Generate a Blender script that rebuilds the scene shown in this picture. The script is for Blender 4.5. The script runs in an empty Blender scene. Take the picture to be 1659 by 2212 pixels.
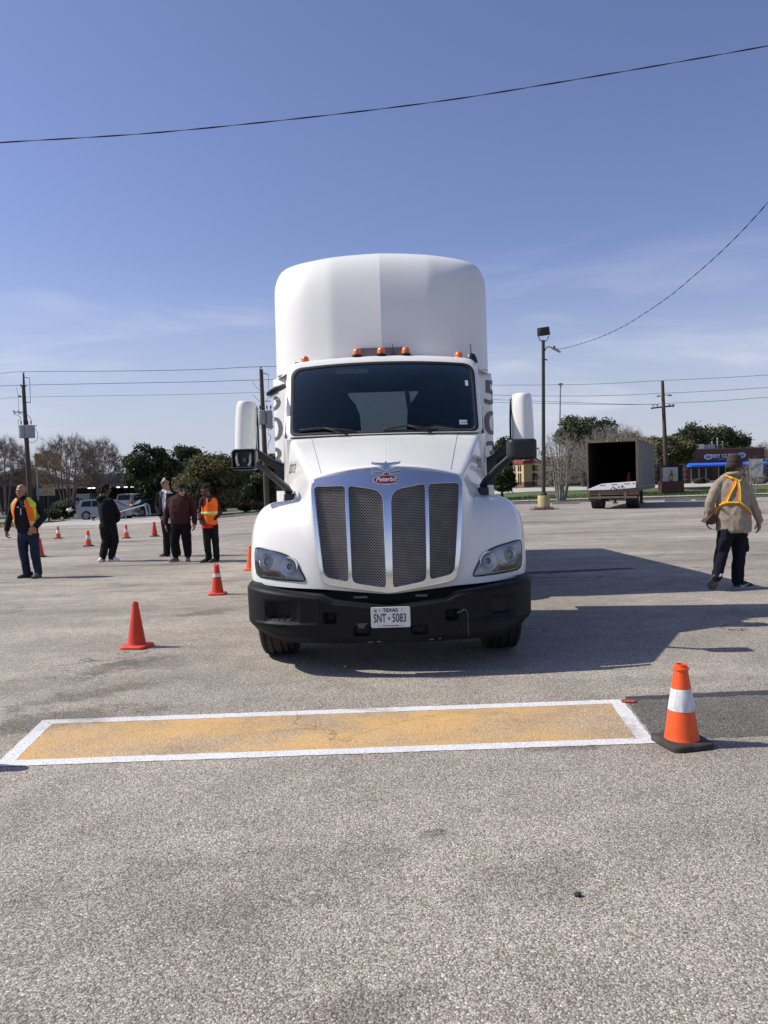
import bpy, bmesh, math, random
import numpy as np
from mathutils import Vector, Matrix, noise
from mathutils.bvhtree import BVHTree
R = math.radians
scene = bpy.context.scene
col = scene.collection
random.seed(7)

# ---------------------------------------------------------------- camera, sky, sun, exposure
EYE = 1.57
PITCH, ROLL = R(2.1), R(1.65)
cam_d = bpy.data.cameras.new("camera")
cam = bpy.data.objects.new("camera", cam_d)
col.objects.link(cam)
cam.location = (0, 0, EYE)
cam.rotation_euler = (Matrix.Rotation(R(90) - PITCH, 4, 'X') @ Matrix.Rotation(-ROLL, 4, 'Z')).to_euler()
cam_d.sensor_fit = 'HORIZONTAL'
cam_d.sensor_width = 36.0
cam_d.lens = 36.0 * 1660.0 / 1659.0
cam_d.clip_start = 0.05
cam_d.clip_end = 6000
scene.camera = cam

SUN_EL, SUN_AZ = R(46), R(83.5)          # azimuth: degrees to the left of the view axis (+Y)
sun_dir = Vector((-math.sin(SUN_AZ) * math.cos(SUN_EL), math.cos(SUN_AZ) * math.cos(SUN_EL), math.sin(SUN_EL)))
sun_d = bpy.data.lights.new("sun", 'SUN')
sun_d.energy = 5.0
sun_d.angle = R(0.53)
sun_d.color = (1.0, 0.945, 0.845)
sun = bpy.data.objects.new("sun", sun_d)
col.objects.link(sun)
sun.rotation_euler = sun_dir.to_track_quat('Z', 'Y').to_euler()

world = bpy.data.worlds.new("World")
scene.world = world
world.use_nodes = True
wn, wl = world.node_tree.nodes, world.node_tree.links
wn.clear()
w_out = wn.new('ShaderNodeOutputWorld')
w_bg = wn.new('ShaderNodeBackground')
w_bg.inputs['Strength'].default_value = 0.108
sky = wn.new('ShaderNodeTexSky')
sky.sky_type = 'NISHITA'
sky.sun_disc = False
sky.sun_elevation = SUN_EL
sky.sun_rotation = -SUN_AZ
sky.altitude = 0
sky.air_density = 1.0
sky.dust_density = 0.7
sky.ozone_density = 2.6
# thin cirrus streaks mixed into the sky
tc = wn.new('ShaderNodeTexCoord')
mp = wn.new('ShaderNodeMapping'); mp.inputs['Scale'].default_value = (2.2, 2.2, 11.0); mp.inputs['Location'].default_value = (3.4, 1.8, 4.6); mp.inputs['Rotation'].default_value = (0.10, -0.16, 0.2)
nz = wn.new('ShaderNodeTexNoise'); nz.inputs['Scale'].default_value = 1.5; nz.inputs['Detail'].default_value = 7; nz.inputs['Roughness'].default_value = 0.55
nz.inputs['Distortion'].default_value = 0.6
cr = wn.new('ShaderNodeMapRange'); cr.interpolation_type = 'SMOOTHSTEP'
cr.inputs[1].default_value = 0.47; cr.inputs[2].default_value = 0.78; cr.inputs[3].default_value = 0; cr.inputs[4].default_value = 0.52
sep = wn.new('ShaderNodeSeparateXYZ')
hz = wn.new('ShaderNodeMapRange'); hz.interpolation_type = 'SMOOTHSTEP'
hz.inputs[1].default_value = 0.32; hz.inputs[2].default_value = 0.14; hz.inputs[3].default_value = 0; hz.inputs[4].default_value = 1
mul = wn.new('ShaderNodeMath'); mul.operation = 'MULTIPLY'
mixc = wn.new('ShaderNodeMix'); mixc.data_type = 'RGBA'
mixc.inputs['B'].default_value = (7.2, 7.5, 8.4, 1)
hs = wn.new('ShaderNodeHueSaturation'); hs.inputs['Hue'].default_value = 0.5; hs.inputs['Saturation'].default_value = 0.95; hs.inputs['Value'].default_value = 1.0
wl.new(tc.outputs['Generated'], mp.inputs['Vector']); wl.new(mp.outputs[0], nz.inputs['Vector'])
wl.new(nz.outputs['Fac'], cr.inputs[0]); wl.new(tc.outputs['Generated'], sep.inputs[0]); wl.new(sep.outputs['Z'], hz.inputs[0])
wl.new(cr.outputs[0], mul.inputs[0]); wl.new(hz.outputs[0], mul.inputs[1]); wl.new(mul.outputs[0], mixc.inputs['Factor'])
tin = wn.new('ShaderNodeMix'); tin.data_type = 'RGBA'; tin.blend_type = 'MULTIPLY'; tin.inputs['Factor'].default_value = 1.0
tin.inputs['B'].default_value = (1.07, 0.98, 1.20, 1)
hzm = wn.new('ShaderNodeMix'); hzm.data_type = 'RGBA'; hzm.inputs['B'].default_value = (5.1, 5.55, 6.5, 1)
hzr = wn.new('ShaderNodeMapRange'); hzr.interpolation_type = 'SMOOTHSTEP'
for i_, v_ in enumerate((0.30, -0.04, 0.0, 0.92)): hzr.inputs[i_ + 1].default_value = v_
wl.new(sep.outputs['Z'], hzr.inputs[0]); wl.new(hzr.outputs[0], hzm.inputs['Factor'])
wl.new(sky.outputs[0], hs.inputs['Color']); wl.new(hs.outputs[0], tin.inputs['A']); wl.new(tin.outputs['Result'], hzm.inputs['A']); wl.new(hzm.outputs['Result'], mixc.inputs['A'])
wl.new(mixc.outputs['Result'], w_bg.inputs['Color'])
wl.new(w_bg.outputs[0], w_out.inputs[0])

scene.view_settings.view_transform = 'Standard'
scene.view_settings.look = 'None'
scene.view_settings.exposure = 0.0
scene.view_settings.gamma = 1.0
scene.view_settings.use_curve_mapping = False
scene.cycles.use_denoising = True
scene.cycles.max_bounces = 8
scene.cycles.transparent_max_bounces = 12
scene.cycles.caustics_reflective = False
scene.cycles.caustics_refractive = False

# ---------------------------------------------------------------- measuring helpers
def ray(px, py):
    """Direction in the world through a point of the photograph (1659 x 2212 measuring grid)."""
    u, v = px - 829.5, 1106.0 - py
    c, s = math.cos(ROLL), math.sin(ROLL)
    x, y = (u * c + v * s) / 1660.0, (-u * s + v * c) / 1660.0
    cp, sp = math.cos(PITCH), math.sin(PITCH)
    return Vector((x, cp + sp * y, -sp + cp * y))
def W(px, py, Y):
    d = ray(px, py)
    return Vector((0, 0, EYE)) + d * (Y / d.y)
def GR(px, py, z=0.0):
    d = ray(px, py)
    return Vector((0, 0, EYE)) + d * ((z - EYE) / d.z)
def ss(a, b, x):
    t = min(1, max(0, (x - a) / (b - a)))
    return t * t * (3 - 2 * t)
def G(x, y):
    """Height of the terrain: the lot dips towards the back left and the verge rises at the back right."""
    return (-0.55 * ss(-3, -16, x) * ss(22, 48, y) * (1 - ss(62, 100, y)) + 0.70 * ss(4, 13, x) * ss(50, 76, y))
def lerp(a, b, t): return a + (b - a) * t
def clamp(v, a, b): return max(a, min(b, v))

# ---------------------------------------------------------------- mesh building
class MB:
    def __init__(self): self.v, self.f, self.m = [], [], []
    def add(self, vs, fs, mi=0):
        o = len(self.v)
        self.v += [tuple(p) for p in vs]
        self.f += [tuple(i + o for i in f) for f in fs]
        self.m += [mi] * len(fs)
        return self
    def box(self, c, s, rot=None, mi=0):
        hx, hy, hz_ = s[0] / 2, s[1] / 2, s[2] / 2
        vs = [Vector((x, y, z)) for z in (-hz_, hz_) for y in (-hy, hy) for x in (-hx, hx)]
        if rot is not None: vs = [rot @ p for p in vs]
        c = Vector(c)
        return self.add([p + c for p in vs], [(0, 2, 3, 1), (4, 5, 7, 6), (0, 1, 5, 4), (2, 6, 7, 3), (0, 4, 6, 2), (1, 3, 7, 5)], mi)
    def rings(self, rings, cap0=True, cap1=True, mi=0, closed=True):
        n = len(rings[0]); vs = [p for r_ in rings for p in r_]; fs = []
        for i in range(len(rings) - 1):
            for j in range(n if closed else n - 1):
                k = (j + 1) % n
                fs.append((i * n + j, i * n + k, (i + 1) * n + k, (i + 1) * n + j))
        if cap0: fs.append(tuple(reversed(range(n))))
        if cap1: fs.append(tuple(range((len(rings) - 1) * n, len(rings) * n)))
        return self.add(vs, fs, mi)
    def cyl(self, p0, p1, r0, r1=None, n=12, mi=0, caps=True):
        r1 = r0 if r1 is None else r1
        return self.tube([p0, p1], [r0, r1], n, mi, caps)
    def tube(self, pts, r, n=8, mi=0, caps=True):
        pts = [Vector(p) for p in pts]
        rs = r if isinstance(r, (list, tuple)) else [r] * len(pts)
        rings = []; up = None
        for i, p in enumerate(pts):
            t = (pts[min(i + 1, len(pts) - 1)] - pts[max(i - 1, 0)]).normalized()
            if up is None:
                up = Vector((0, 0, 1)) if abs(t.z) < 0.9 else Vector((0, 1, 0))
            a = (up - t * up.dot(t))
            if a.length < 1e-5: a = t.orthogonal()
            a.normalize(); b = t.cross(a); up = a
            rings.append([p + (a * math.cos(2 * math.pi * k / n) + b * math.sin(2 * math.pi * k / n)) * rs[i] for k in range(n)])
        return self.rings(rings, caps, caps, mi)
    def lathe(self, prof, n=24, M=None, mi=0, caps=True):
        """prof: (radius, height) pairs round the local Z axis."""
        rings = [[Vector((r_ * math.cos(2 * math.pi * k / n), r_ * math.sin(2 * math.pi * k / n), h)) for k in range(n)] for r_, h in prof]
        if M is not None: rings = [[M @ p for p in r_] for r_ in rings]
        return self.rings(rings, caps, caps, mi)
    def prism(self, poly, d, M=None, mi=0):
        """poly in local XY, extruded along local Z from 0 to d."""
        a = [Vector((x, y, 0)) for x, y in poly]; b = [Vector((x, y, d)) for x, y in poly]
        if M is not None: a = [M @ p for p in a]; b = [M @ p for p in b]
        return self.rings([a, b], True, True, mi)
    def ell(self, c, r, nu=16, nv=10, rot=None, mi=0):
        rings = []
        c = Vector(c)
        for i in range(1, nv):
            th = math.pi * i / nv
            ring = [Vector((r[0] * math.sin(th) * math.cos(2 * math.pi * k / nu), r[1] * math.sin(th) * math.sin(2 * math.pi * k / nu), -r[2] * math.cos(th))) for k in range(nu)]
            if rot is not None: ring = [rot @ p for p in ring]
            rings.append([p + c for p in ring])
        o = len(self.v)
        self.rings(rings, False, False, mi)
        b = Vector((0, 0, -r[2])); t = Vector((0, 0, r[2]))
        if rot is not None: b, t = rot @ b, rot @ t
        nb = len(self.v); self.v += [tuple(b + c), tuple(t + c)]
        last = o + (nv - 2) * nu
        for k in range(nu):
            self.f.append((nb, o + (k + 1) % nu, o + k)); self.m.append(mi)
            self.f.append((nb + 1, last + k, last + (k + 1) % nu)); self.m.append(mi)
        return self
    def cap(self, p0, r0, p1, r1, n=14):
        """tapered capsule"""
        p0, p1 = Vector(p0), Vector(p1)
        t = p1 - p0; L = max(t.length, 1e-4); t.normalize()
        M = Matrix.Translation(p0) @ t.to_track_quat('Z', 'Y').to_matrix().to_4x4()
        prof = [(max(r0 * math.cos(a), 1e-4), r0 * math.sin(a)) for a in [R(x) for x in (-90, -60, -30, 0)]]
        prof += [(max(r1 * math.cos(a), 1e-4), L + r1 * math.sin(a)) for a in [R(x) for x in (0, 30, 60, 90)]]
        return self.lathe(prof, n, M)
    def grid(self, fn, nu, nv, mi=0, flip=False):
        vs = [fn(i / nu, j / nv) for j in range(nv + 1) for i in range(nu + 1)]
        fs = []
        for j in range(nv):
            for i in range(nu):
                a = j * (nu + 1) + i
                q = (a, a + 1, a + nu + 2, a + nu + 1)
                fs.append(tuple(reversed(q)) if flip else q)
        return self.add(vs, fs, mi)
    def mesh(self, name="mesh"):
        me = bpy.data.meshes.new(name)
        me.from_pydata(self.v, [], self.f)
        me.update()
        return me
    def build(self, name, mats, parent=None, smooth=None, bevel=0, seg=2, fix=True, loc=None):
        me = self.mesh(name)
        mats = mats if isinstance(mats, (list, tuple)) else [mats]
        for m in mats: me.materials.append(m)
        if len(mats) > 1: me.polygons.foreach_set('material_index', self.m)
        if fix:
            bm = bmesh.new(); bm.from_mesh(me)
            bmesh.ops.recalc_face_normals(bm, faces=bm.faces[:])
            bm.to_mesh(me); bm.free()
        if smooth is not None:
            me.shade_smooth()
            if smooth < 179: me.set_sharp_from_angle(angle=R(smooth))
        return link(name, me, parent, bevel, seg, loc)
def link(name, me, parent=None, bevel=0, seg=2, loc=None):
    o = bpy.data.objects.new(name, me)
    col.objects.link(o)
    if parent is not None: o.parent = parent
    if loc is not None: o.location = loc
    if bevel:
        b = o.modifiers.new("bevel", 'BEVEL'); b.width = bevel; b.segments = seg; b.limit_method = 'ANGLE'; b.angle_limit = R(35)
        b.harden_normals = False
    return o
def tag(o, label=None, cat=None, group=None, kind=None):
    if label: o['label'] = label
    if cat: o['category'] = cat
    if group: o['group'] = group
    if kind: o['kind'] = kind
    return o
def empty(name, loc=(0, 0, 0), rz=0.0, label=None, cat=None, group=None):
    o = bpy.data.objects.new(name, None); col.objects.link(o)
    o.empty_display_size = 0.2
    o.location = loc; o.rotation_euler = (0, 0, rz)
    return tag(o, label, cat, group)
def copy_tree(o, parent=None):
    c = o.copy(); col.objects.link(c); c.parent = parent
    for ch in list(o.children): copy_tree(ch, c)
    return c
def evaluate(o):
    dg = bpy.context.evaluated_depsgraph_get(); dg.update()
    return bpy.data.meshes.new_from_object(o.evaluated_get(dg))
def swap(o, me):
    old = o.data
    o.modifiers.clear(); o.data = me
    bpy.data.meshes.remove(old)
def text_mesh(body, size, extrude=0.0, shear=0.0, align='CENTER', offset=0.0, spacing=1.0):
    c = bpy.data.curves.new("lettering", 'FONT')
    c.body = body; c.size = size; c.extrude = extrude; c.shear = shear; c.align_x = align; c.align_y = 'CENTER'; c.offset = offset
    c.space_character = spacing
    c.resolution_u = 3
    o = bpy.data.objects.new("lettering", c); col.objects.link(o)
    me = evaluate(o)
    bpy.data.objects.remove(o); bpy.data.curves.remove(c)
    return me
def text(name, body, size, M, mat, parent=None, extrude=0.002, shear=0.0, align='CENTER', sx=1.0, offset=0.0, spacing=1.0):
    me = text_mesh(body, size, extrude, shear, align, offset, spacing)
    me.transform(M @ Matrix.Diagonal((sx, 1, 1, 1)))
    me.materials.clear(); me.materials.append(mat)
    return link(name, me, parent)
FRONT = Matrix.Rotation(R(90), 4, 'X')        # text in XZ, readable from -Y
def frame(o, x, z):                           # matrix: local XY -> given axes
    x, z = Vector(x).normalized(), Vector(z).normalized()
    y = z.cross(x)
    return Matrix(((x.x, y.x, z.x, o[0]), (x.y, y.y, z.y, o[1]), (x.z, y.z, z.z, o[2]), (0, 0, 0, 1)))

# ---------------------------------------------------------------- materials
def new_mat(name):
    m = bpy.data.materials.new(name); m.use_nodes = True
    return m, m.node_tree.nodes, m.node_tree.links, m.node_tree.nodes['Principled BSDF']
def mat(name, c, rough=0.6, metal=0.0, var=0.12, scale=8.0, bump=0.0, bscale=60.0, spec=0.5, coat=0.0, stretch=(1, 1, 1), emit=None, dirt=0.0):
    m, n, l, b = new_mat(name)
    b.inputs['Roughness'].default_value = rough
    b.inputs['Metallic'].default_value = metal
    b.inputs['Specular IOR Level'].default_value = spec
    if coat: b.inputs['Coat Weight'].default_value = coat; b.inputs['Coat Roughness'].default_value = 0.05
    t = n.new('ShaderNodeTexCoord'); mp_ = n.new('ShaderNodeMapping'); mp_.inputs['Scale'].default_value = stretch
    l.new(t.outputs['Object'], mp_.inputs['Vector'])
    nz_ = n.new('ShaderNodeTexNoise'); nz_.inputs['Scale'].default_value = scale; nz_.inputs['Detail'].default_value = 6; nz_.inputs['Roughness'].default_value = 0.6
    l.new(mp_.outputs[0], nz_.inputs['Vector'])
    r_ = n.new('ShaderNodeMapRange'); r_.inputs[1].default_value = 0.3; r_.inputs[2].default_value = 0.7
    r_.inputs[3].default_value = 1 - var; r_.inputs[4].default_value = 1 + var
    l.new(nz_.outputs['Fac'], r_.inputs[0])
    mx = n.new('ShaderNodeVectorMath'); mx.operation = 'SCALE'; mx.inputs[0].default_value = c[:3]
    l.new(r_.outputs[0], mx.inputs['Scale'])
    last = mx.outputs[0]
    if dirt:
        nd = n.new('ShaderNodeTexNoise'); nd.inputs['Scale'].default_value = scale * 0.6; nd.inputs['Detail'].default_value = 8; nd.inputs['Roughness'].default_value = 0.7
        l.new(t.outputs['Object'], nd.inputs['Vector'])
        rd = n.new('ShaderNodeMapRange'); rd.inputs[1].default_value = 0.52; rd.inputs[2].default_value = 0.75; rd.inputs[3].default_value = 0; rd.inputs[4].default_value = dirt
        l.new(nd.outputs['Fac'], rd.inputs[0])
        md = n.new('ShaderNodeMix'); md.data_type = 'RGBA'; md.inputs['B'].default_value = (0.16, 0.13, 0.10, 1)
        l.new(rd.outputs[0], md.inputs['Factor']); l.new(last, md.inputs['A']); last = md.outputs['Result']
    l.new(last, b.inputs['Base Color'])
    if bump:
        nb = n.new('ShaderNodeTexNoise'); nb.inputs['Scale'].default_value = bscale; nb.inputs['Detail'].default_value = 4
        l.new(mp_.outputs[0], nb.inputs['Vector'])
        bp = n.new('ShaderNodeBump'); bp.inputs['Strength'].default_value = bump; bp.inputs['Distance'].default_value = 0.01
        l.new(nb.outputs['Fac'], bp.inputs['Height']); l.new(bp.outputs[0], b.inputs['Normal'])
    if emit:
        b.inputs['Emission Color'].default_value = (*emit[:3], 1); b.inputs['Emission Strength'].default_value = emit[3]
    return m
def glass(name, tint, rough=0.0, mixw=0.0, refl=1.0):
    """thin pane: tinted see-through plus fresnel reflection"""
    m, n, l, b = new_mat(name)
    n.remove(b)
    out = n['Material Output']
    tr = n.new('ShaderNodeBsdfTransparent'); tr.inputs[0].default_value = (*tint, 1)
    gl = n.new('ShaderNodeBsdfGlossy'); gl.inputs['Roughness'].default_value = rough; gl.inputs['Color'].default_value = (refl * .72, refl * .95, refl * .92, 1)
    fr = n.new('ShaderNodeFresnel'); fr.inputs['IOR'].default_value = 1.5
    ad = n.new('ShaderNodeMath'); ad.operation = 'ADD'; ad.inputs[1].default_value = mixw; ad.use_clamp = True
    mx = n.new('ShaderNodeMixShader')
    l.new(fr.outputs[0], ad.inputs[0]); l.new(ad.outputs[0], mx.inputs[0]); l.new(tr.outputs[0], mx.inputs[1]); l.new(gl.outputs[0], mx.inputs[2])
    l.new(mx.outputs[0], out.inputs['Surface'])
    return m
M = {}
M['truck_white'] = mat('truck_white', (0.81, 0.81, 0.765), 0.28, var=0.03, scale=1.6, coat=0.5, dirt=0.15)
M['fairing_white'] = mat('fairing_white', (0.81, 0.81, 0.77), 0.42, var=0.02, scale=1.2, coat=0.15, dirt=0.05)
M['black_plastic'] = mat('black_plastic', (0.014, 0.015, 0.018), 0.42, var=0.25, scale=6, bump=0.08, bscale=300)
M['bumper_plastic'] = mat('bumper_plastic', (0.0105, 0.0115, 0.014), 0.55, var=0.30, scale=3.5, bump=0.12, bscale=220, dirt=0.04, spec=.18)
M['dark'] = mat('dark', (0.010, 0.010, 0.011), 0.8, var=0.2)
M['rubber'] = mat('rubber', (0.016, 0.016, 0.017), 0.72, var=0.3, scale=20, bump=0.1)
M['tyre'] = mat('tyre', (0.020, 0.020, 0.021), 0.75, var=0.35, scale=14, bump=0.2, bscale=90, dirt=0.25)
M['chrome'] = mat('chrome', (0.80, 0.81, 0.82), 0.10, 1.0, var=0.05, scale=5)
M['grille_wire'] = mat('grille_wire', (0.46, 0.44, 0.415), 0.42, 1.0, var=0.15, scale=9)
M['steel'] = mat('steel', (0.30, 0.30, 0.31), 0.45, 0.8, var=0.2, dirt=0.3)
M['amber'] = mat('amber', (0.75, 0.17, 0.02), 0.18, var=0.1, coat=0.8)
M['red_badge'] = mat('red_badge', (0.30, 0.012, 0.03), 0.25, coat=0.6, var=0.1)
M['seat_dark'] = mat('seat_dark', (0.018, 0.019, 0.022), 0.9)
M['dash'] = mat('dash', (0.20, 0.18, 0.13), 0.7)
M['windshield'] = glass('windshield', (0.50, 0.60, 0.60), 0.0, -0.015, 0.42)
M['rear_glass'] = glass('rear_glass', (0.85, 0.92, 0.92), 0.0, 0.0, .6)
M['pane_dark'] = mat('pane_dark', (0.012, 0.015, 0.018), 0.06, var=0.1, spec=0.7)
M['lens'] = glass('lens', (0.93, 0.94, 0.95), 0.06, 0.0, .75)
M['bezel'] = mat('bezel', (0.17, 0.17, 0.18), 0.35)
M['silver'] = mat('silver', (0.86, 0.86, 0.87), 0.25, 0.1, coat=.5)
M['lens_haze'] = mat('lens_haze', (0.72, 0.73, 0.74), 0.30, 0.15, var=0.25, scale=6)
M['reflector'] = mat('reflector', (0.66, 0.67, 0.69), 0.22, .35, var=0.08)
M['bulb_dark'] = mat('bulb_dark', (0.30, 0.30, 0.31), 0.2, 0.5)
M['amber_dull'] = mat('amber_dull', (0.28, 0.10, 0.07), 0.3)
M['plate_white'] = mat('plate_white', (0.70, 0.71, 0.72), 0.35, var=0.05)
M['ink'] = mat('ink', (0.010, 0.010, 0.013), 0.5, var=0.05)
M['decal_grey'] = mat('decal_grey', (0.11, 0.11, 0.125), 0.4, var=0.08)
M['sticker'] = mat('sticker', (0.62, 0.66, 0.68), 0.5, var=0.05)
def rpoly(pts, rad, n=6):
    out = []
    N = len(pts)
    rad = rad if isinstance(rad, (list, tuple)) else [rad] * N
    for i in range(N):
        p = Vector(pts[i]).to_2d(); a = Vector(pts[i - 1]).to_2d(); c = Vector(pts[(i + 1) % N]).to_2d()
        r_ = min(rad[i], (a - p).length * .49, (c - p).length * .49)
        s = p + (a - p).normalized() * r_; e = p + (c - p).normalized() * r_
        for k in range(n + 1):
            t = k / n
            out.append(s * (1 - t) ** 2 + p * 2 * t * (1 - t) + e * t * t)
    return out
def dens(poly, d=0.03):
    out = []
    for i in range(len(poly)):
        a, b_ = poly[i], poly[(i + 1) % len(poly)]
        n = max(1, int((b_ - a).length / d))
        for k in range(n): out.append(a.lerp(b_, k / n))
    return out
# ---------------------------------------------------------------- ground materials
def math_(n, l, op, a, b_=None, c=None, clampit=False):
    m = n.new('ShaderNodeMath'); m.operation = op; m.use_clamp = clampit
    for i, v in enumerate((a, b_, c)):
        if v is None: continue
        if isinstance(v, (int, float)): m.inputs[i].default_value = v
        else: l.new(v, m.inputs[i])
    return m.outputs[0]
def noise_(n, l, vec, scale, detail=5, rough=.55, dist=0.0):
    z = n.new('ShaderNodeTexNoise'); z.inputs['Scale'].default_value = scale; z.inputs['Detail'].default_value = detail; z.inputs['Roughness'].default_value = rough; z.inputs['Distortion'].default_value = dist
    l.new(vec, z.inputs['Vector']); return z.outputs['Fac']
def rng(n, l, v, a, b_, c, d, smooth=True):
    r_ = n.new('ShaderNodeMapRange'); r_.interpolation_type = 'SMOOTHSTEP' if smooth else 'LINEAR'
    for i, x in enumerate((a, b_, c, d)): r_.inputs[i + 1].default_value = x
    l.new(v, r_.inputs[0]); return r_.outputs[0]
def mixc_(n, l, f, a, b_):
    m = n.new('ShaderNodeMix'); m.data_type = 'RGBA'
    if isinstance(f, (int, float)): m.inputs['Factor'].default_value = f
    else: l.new(f, m.inputs['Factor'])
    for k, v in (('A', a), ('B', b_)):
        if isinstance(v, tuple): m.inputs[k].default_value = (*v[:3], 1)
        else: l.new(v, m.inputs[k])
    return m.outputs['Result']
def mapped(n, l, vec, scale=(1, 1, 1), rot=0.0, loc=(0, 0, 0)):
    m = n.new('ShaderNodeMapping'); m.inputs['Scale'].default_value = scale; m.inputs['Rotation'].default_value = (0, 0, rot); m.inputs['Location'].default_value = loc
    l.new(vec, m.inputs['Vector']); return m.outputs[0]
STAINS = []                                  # (x, y, rx, ry, angle, strength): old oil and tar stains on the lot
def aggregate(name, base, paint=None, wear=(.45, .62), contrast=1.0, dark=False, stains=True):
    """weathered asphalt with exposed pebbles; optional layer of worn paint over it"""
    m, n, l, b = new_mat(name)
    geo = n.new('ShaderNodeNewGeometry'); pos = geo.outputs['Position']
    warp = n.new('ShaderNodeTexNoise'); warp.inputs['Scale'].default_value = 60; warp.inputs['Detail'].default_value = 2; l.new(pos, warp.inputs['Vector'])
    wv = n.new('ShaderNodeVectorMath'); wv.operation = 'SCALE'; wv.inputs['Scale'].default_value = 0.010; l.new(warp.outputs['Color'], wv.inputs[0])
    wa = n.new('ShaderNodeVectorMath'); wa.operation = 'ADD'; l.new(pos, wa.inputs[0]); l.new(wv.outputs[0], wa.inputs[1])
    vo = n.new('ShaderNodeTexVoronoi'); vo.inputs['Scale'].default_value = 132; l.new(wa.outputs[0], vo.inputs['Vector'])
    vo2 = n.new('ShaderNodeTexVoronoi'); vo2.inputs['Scale'].default_value = 260; l.new(wa.outputs[0], vo2.inputs['Vector'])
    sc = n.new('ShaderNodeSeparateColor'); l.new(vo.outputs['Color'], sc.inputs[0])
    sc2 = n.new('ShaderNodeSeparateColor'); l.new(vo2.outputs['Color'], sc2.inputs[0])
    # pebble brightness, dark binder between the stones
    peb = rng(n, l, sc.outputs[0], 0, 1, 1 - .43 * contrast, 1 + .54 * contrast, False)
    peb2 = rng(n, l, sc2.outputs[1], 0, 1, 1 - .22 * contrast, 1 + .22 * contrast, False)
    gap = rng(n, l, vo.outputs['Distance'], .42, .72, 1.0, .58)
    chip = rng(n, l, sc.outputs[2], .86, .93, 1.0, 1.45); pit = rng(n, l, sc2.outputs[0], .90, .95, 1.0, .55)
    v = math_(n, l, 'MULTIPLY', math_(n, l, 'MULTIPLY', peb, peb2), gap)
    v = math_(n, l, 'MULTIPLY', math_(n, l, 'MULTIPLY', v, chip), pit)
    # patches of wear, streaks along x
    big = noise_(n, l, mapped(n, l, pos, (.22, .45, 1)), 1.0, 6, .6, .4)
    v = math_(n, l, 'MULTIPLY', v, rng(n, l, big, .3, .7, .80, 1.18))
    mid = noise_(n, l, pos, 2.6, 5, .6)
    v = math_(n, l, 'MULTIPLY', v, rng(n, l, mid, .3, .7, .90, 1.10))
    stre = noise_(n, l, mapped(n, l, pos, (.20, .95, 1), R(-3)), 1.0, 8, .72, .9)
    sep_ = n.new('ShaderNodeSeparateXYZ'); l.new(pos, sep_.inputs[0])
    far = rng(n, l, sep_.outputs['Y'], 6, 13, 0, 1)
    sdark = rng(n, l, stre, .50, .68, 0, .52)
    v = math_(n, l, 'MULTIPLY', v, math_(n, l, 'SUBTRACT', 1.0, math_(n, l, 'MULTIPLY', sdark, far)))
    slight = rng(n, l, stre, .45, .25, 0, .34)
    v = math_(n, l, 'MULTIPLY', v, math_(n, l, 'ADD', 1.0, math_(n, l, 'MULTIPLY', slight, far)))
    if stains:
        dn = noise_(n, l, pos, 4.5, 9, .75)
        for (sx, sy, rx, ry, an, st) in STAINS:
            mm = mapped(n, l, pos, (1, 1, 0), 0, (-sx, -sy, 0))
            mr_ = n.new('ShaderNodeVectorRotate'); mr_.rotation_type = 'Z_AXIS'; mr_.inputs['Angle'].default_value = -an; l.new(mm, mr_.inputs['Vector'])
            m2 = mapped(n, l, mr_.outputs[0], (1 / rx, 1 / ry, 0))
            ln = n.new('ShaderNodeVectorMath'); ln.operation = 'LENGTH'; l.new(m2, ln.inputs[0])
            dd = math_(n, l, 'ADD', ln.outputs['Value'], rng(n, l, dn, .3, .7, -.75, .75, False))
            v = math_(n, l, 'MULTIPLY', v, rng(n, l, dd, .45, 1.05, 1 - st, 1.0))
    # hairline cracks
    ck_ = n.new('ShaderNodeTexVoronoi'); ck_.feature = 'DISTANCE_TO_EDGE'; ck_.inputs['Scale'].default_value = .32
    wob = n.new('ShaderNodeTexNoise'); wob.inputs['Scale'].default_value = 1.3; wob.inputs['Detail'].default_value = 6; l.new(pos, wob.inputs['Vector'])
    wo2 = n.new('ShaderNodeVectorMath'); wo2.operation = 'SCALE'; wo2.inputs['Scale'].default_value = 1.6; l.new(wob.outputs['Color'], wo2.inputs[0])
    wo3 = n.new('ShaderNodeVectorMath'); wo3.operation = 'ADD'; l.new(pos, wo3.inputs[0]); l.new(wo2.outputs[0], wo3.inputs[1]); l.new(wo3.outputs[0], ck_.inputs['Vector'])
    ckm = math_(n, l, 'MULTIPLY', rng(n, l, ck_.outputs['Distance'], 0.0012, 0.0055, .65, 0), rng(n, l, noise_(n, l, pos, .35, 3), .47, .56, 0, 1))
    v = math_(n, l, 'MULTIPLY', v, math_(n, l, 'SUBTRACT', 1.0, ckm))
    colr = n.new('ShaderNodeVectorMath'); colr.operation = 'SCALE'
    tint = mixc_(n, l, sc2.outputs[2], tuple(c * f for c, f in zip(base, (1.05, 1.0, .93))), tuple(c * f for c, f in zip(base, (.97, 1.0, 1.02))))
    l.new(tint, colr.inputs[0]); l.new(v, colr.inputs['Scale'])
    last = colr.outputs[0]
    if paint:
        hole = noise_(n, l, pos, 7.0, 8, .7)
        blot = noise_(n, l, mapped(n, l, pos, (.9, 1.2, 1)), 1.3, 5, .6)
        cover = math_(n, l, 'MULTIPLY', rng(n, l, hole, wear[0] - .12, wear[0] + .10, .25, 1.0), rng(n, l, math_(n, l, 'MULTIPLY', gap, peb2), .45, .85, .80, 1.0))
        cover = math_(n, l, 'MULTIPLY', cover, rng(n, l, blot, .30, wear[1], .35, 1.0), clampit=True)
        pv = n.new('ShaderNodeVectorMath'); pv.operation = 'SCALE'; pv.inputs[0].default_value = paint
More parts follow.
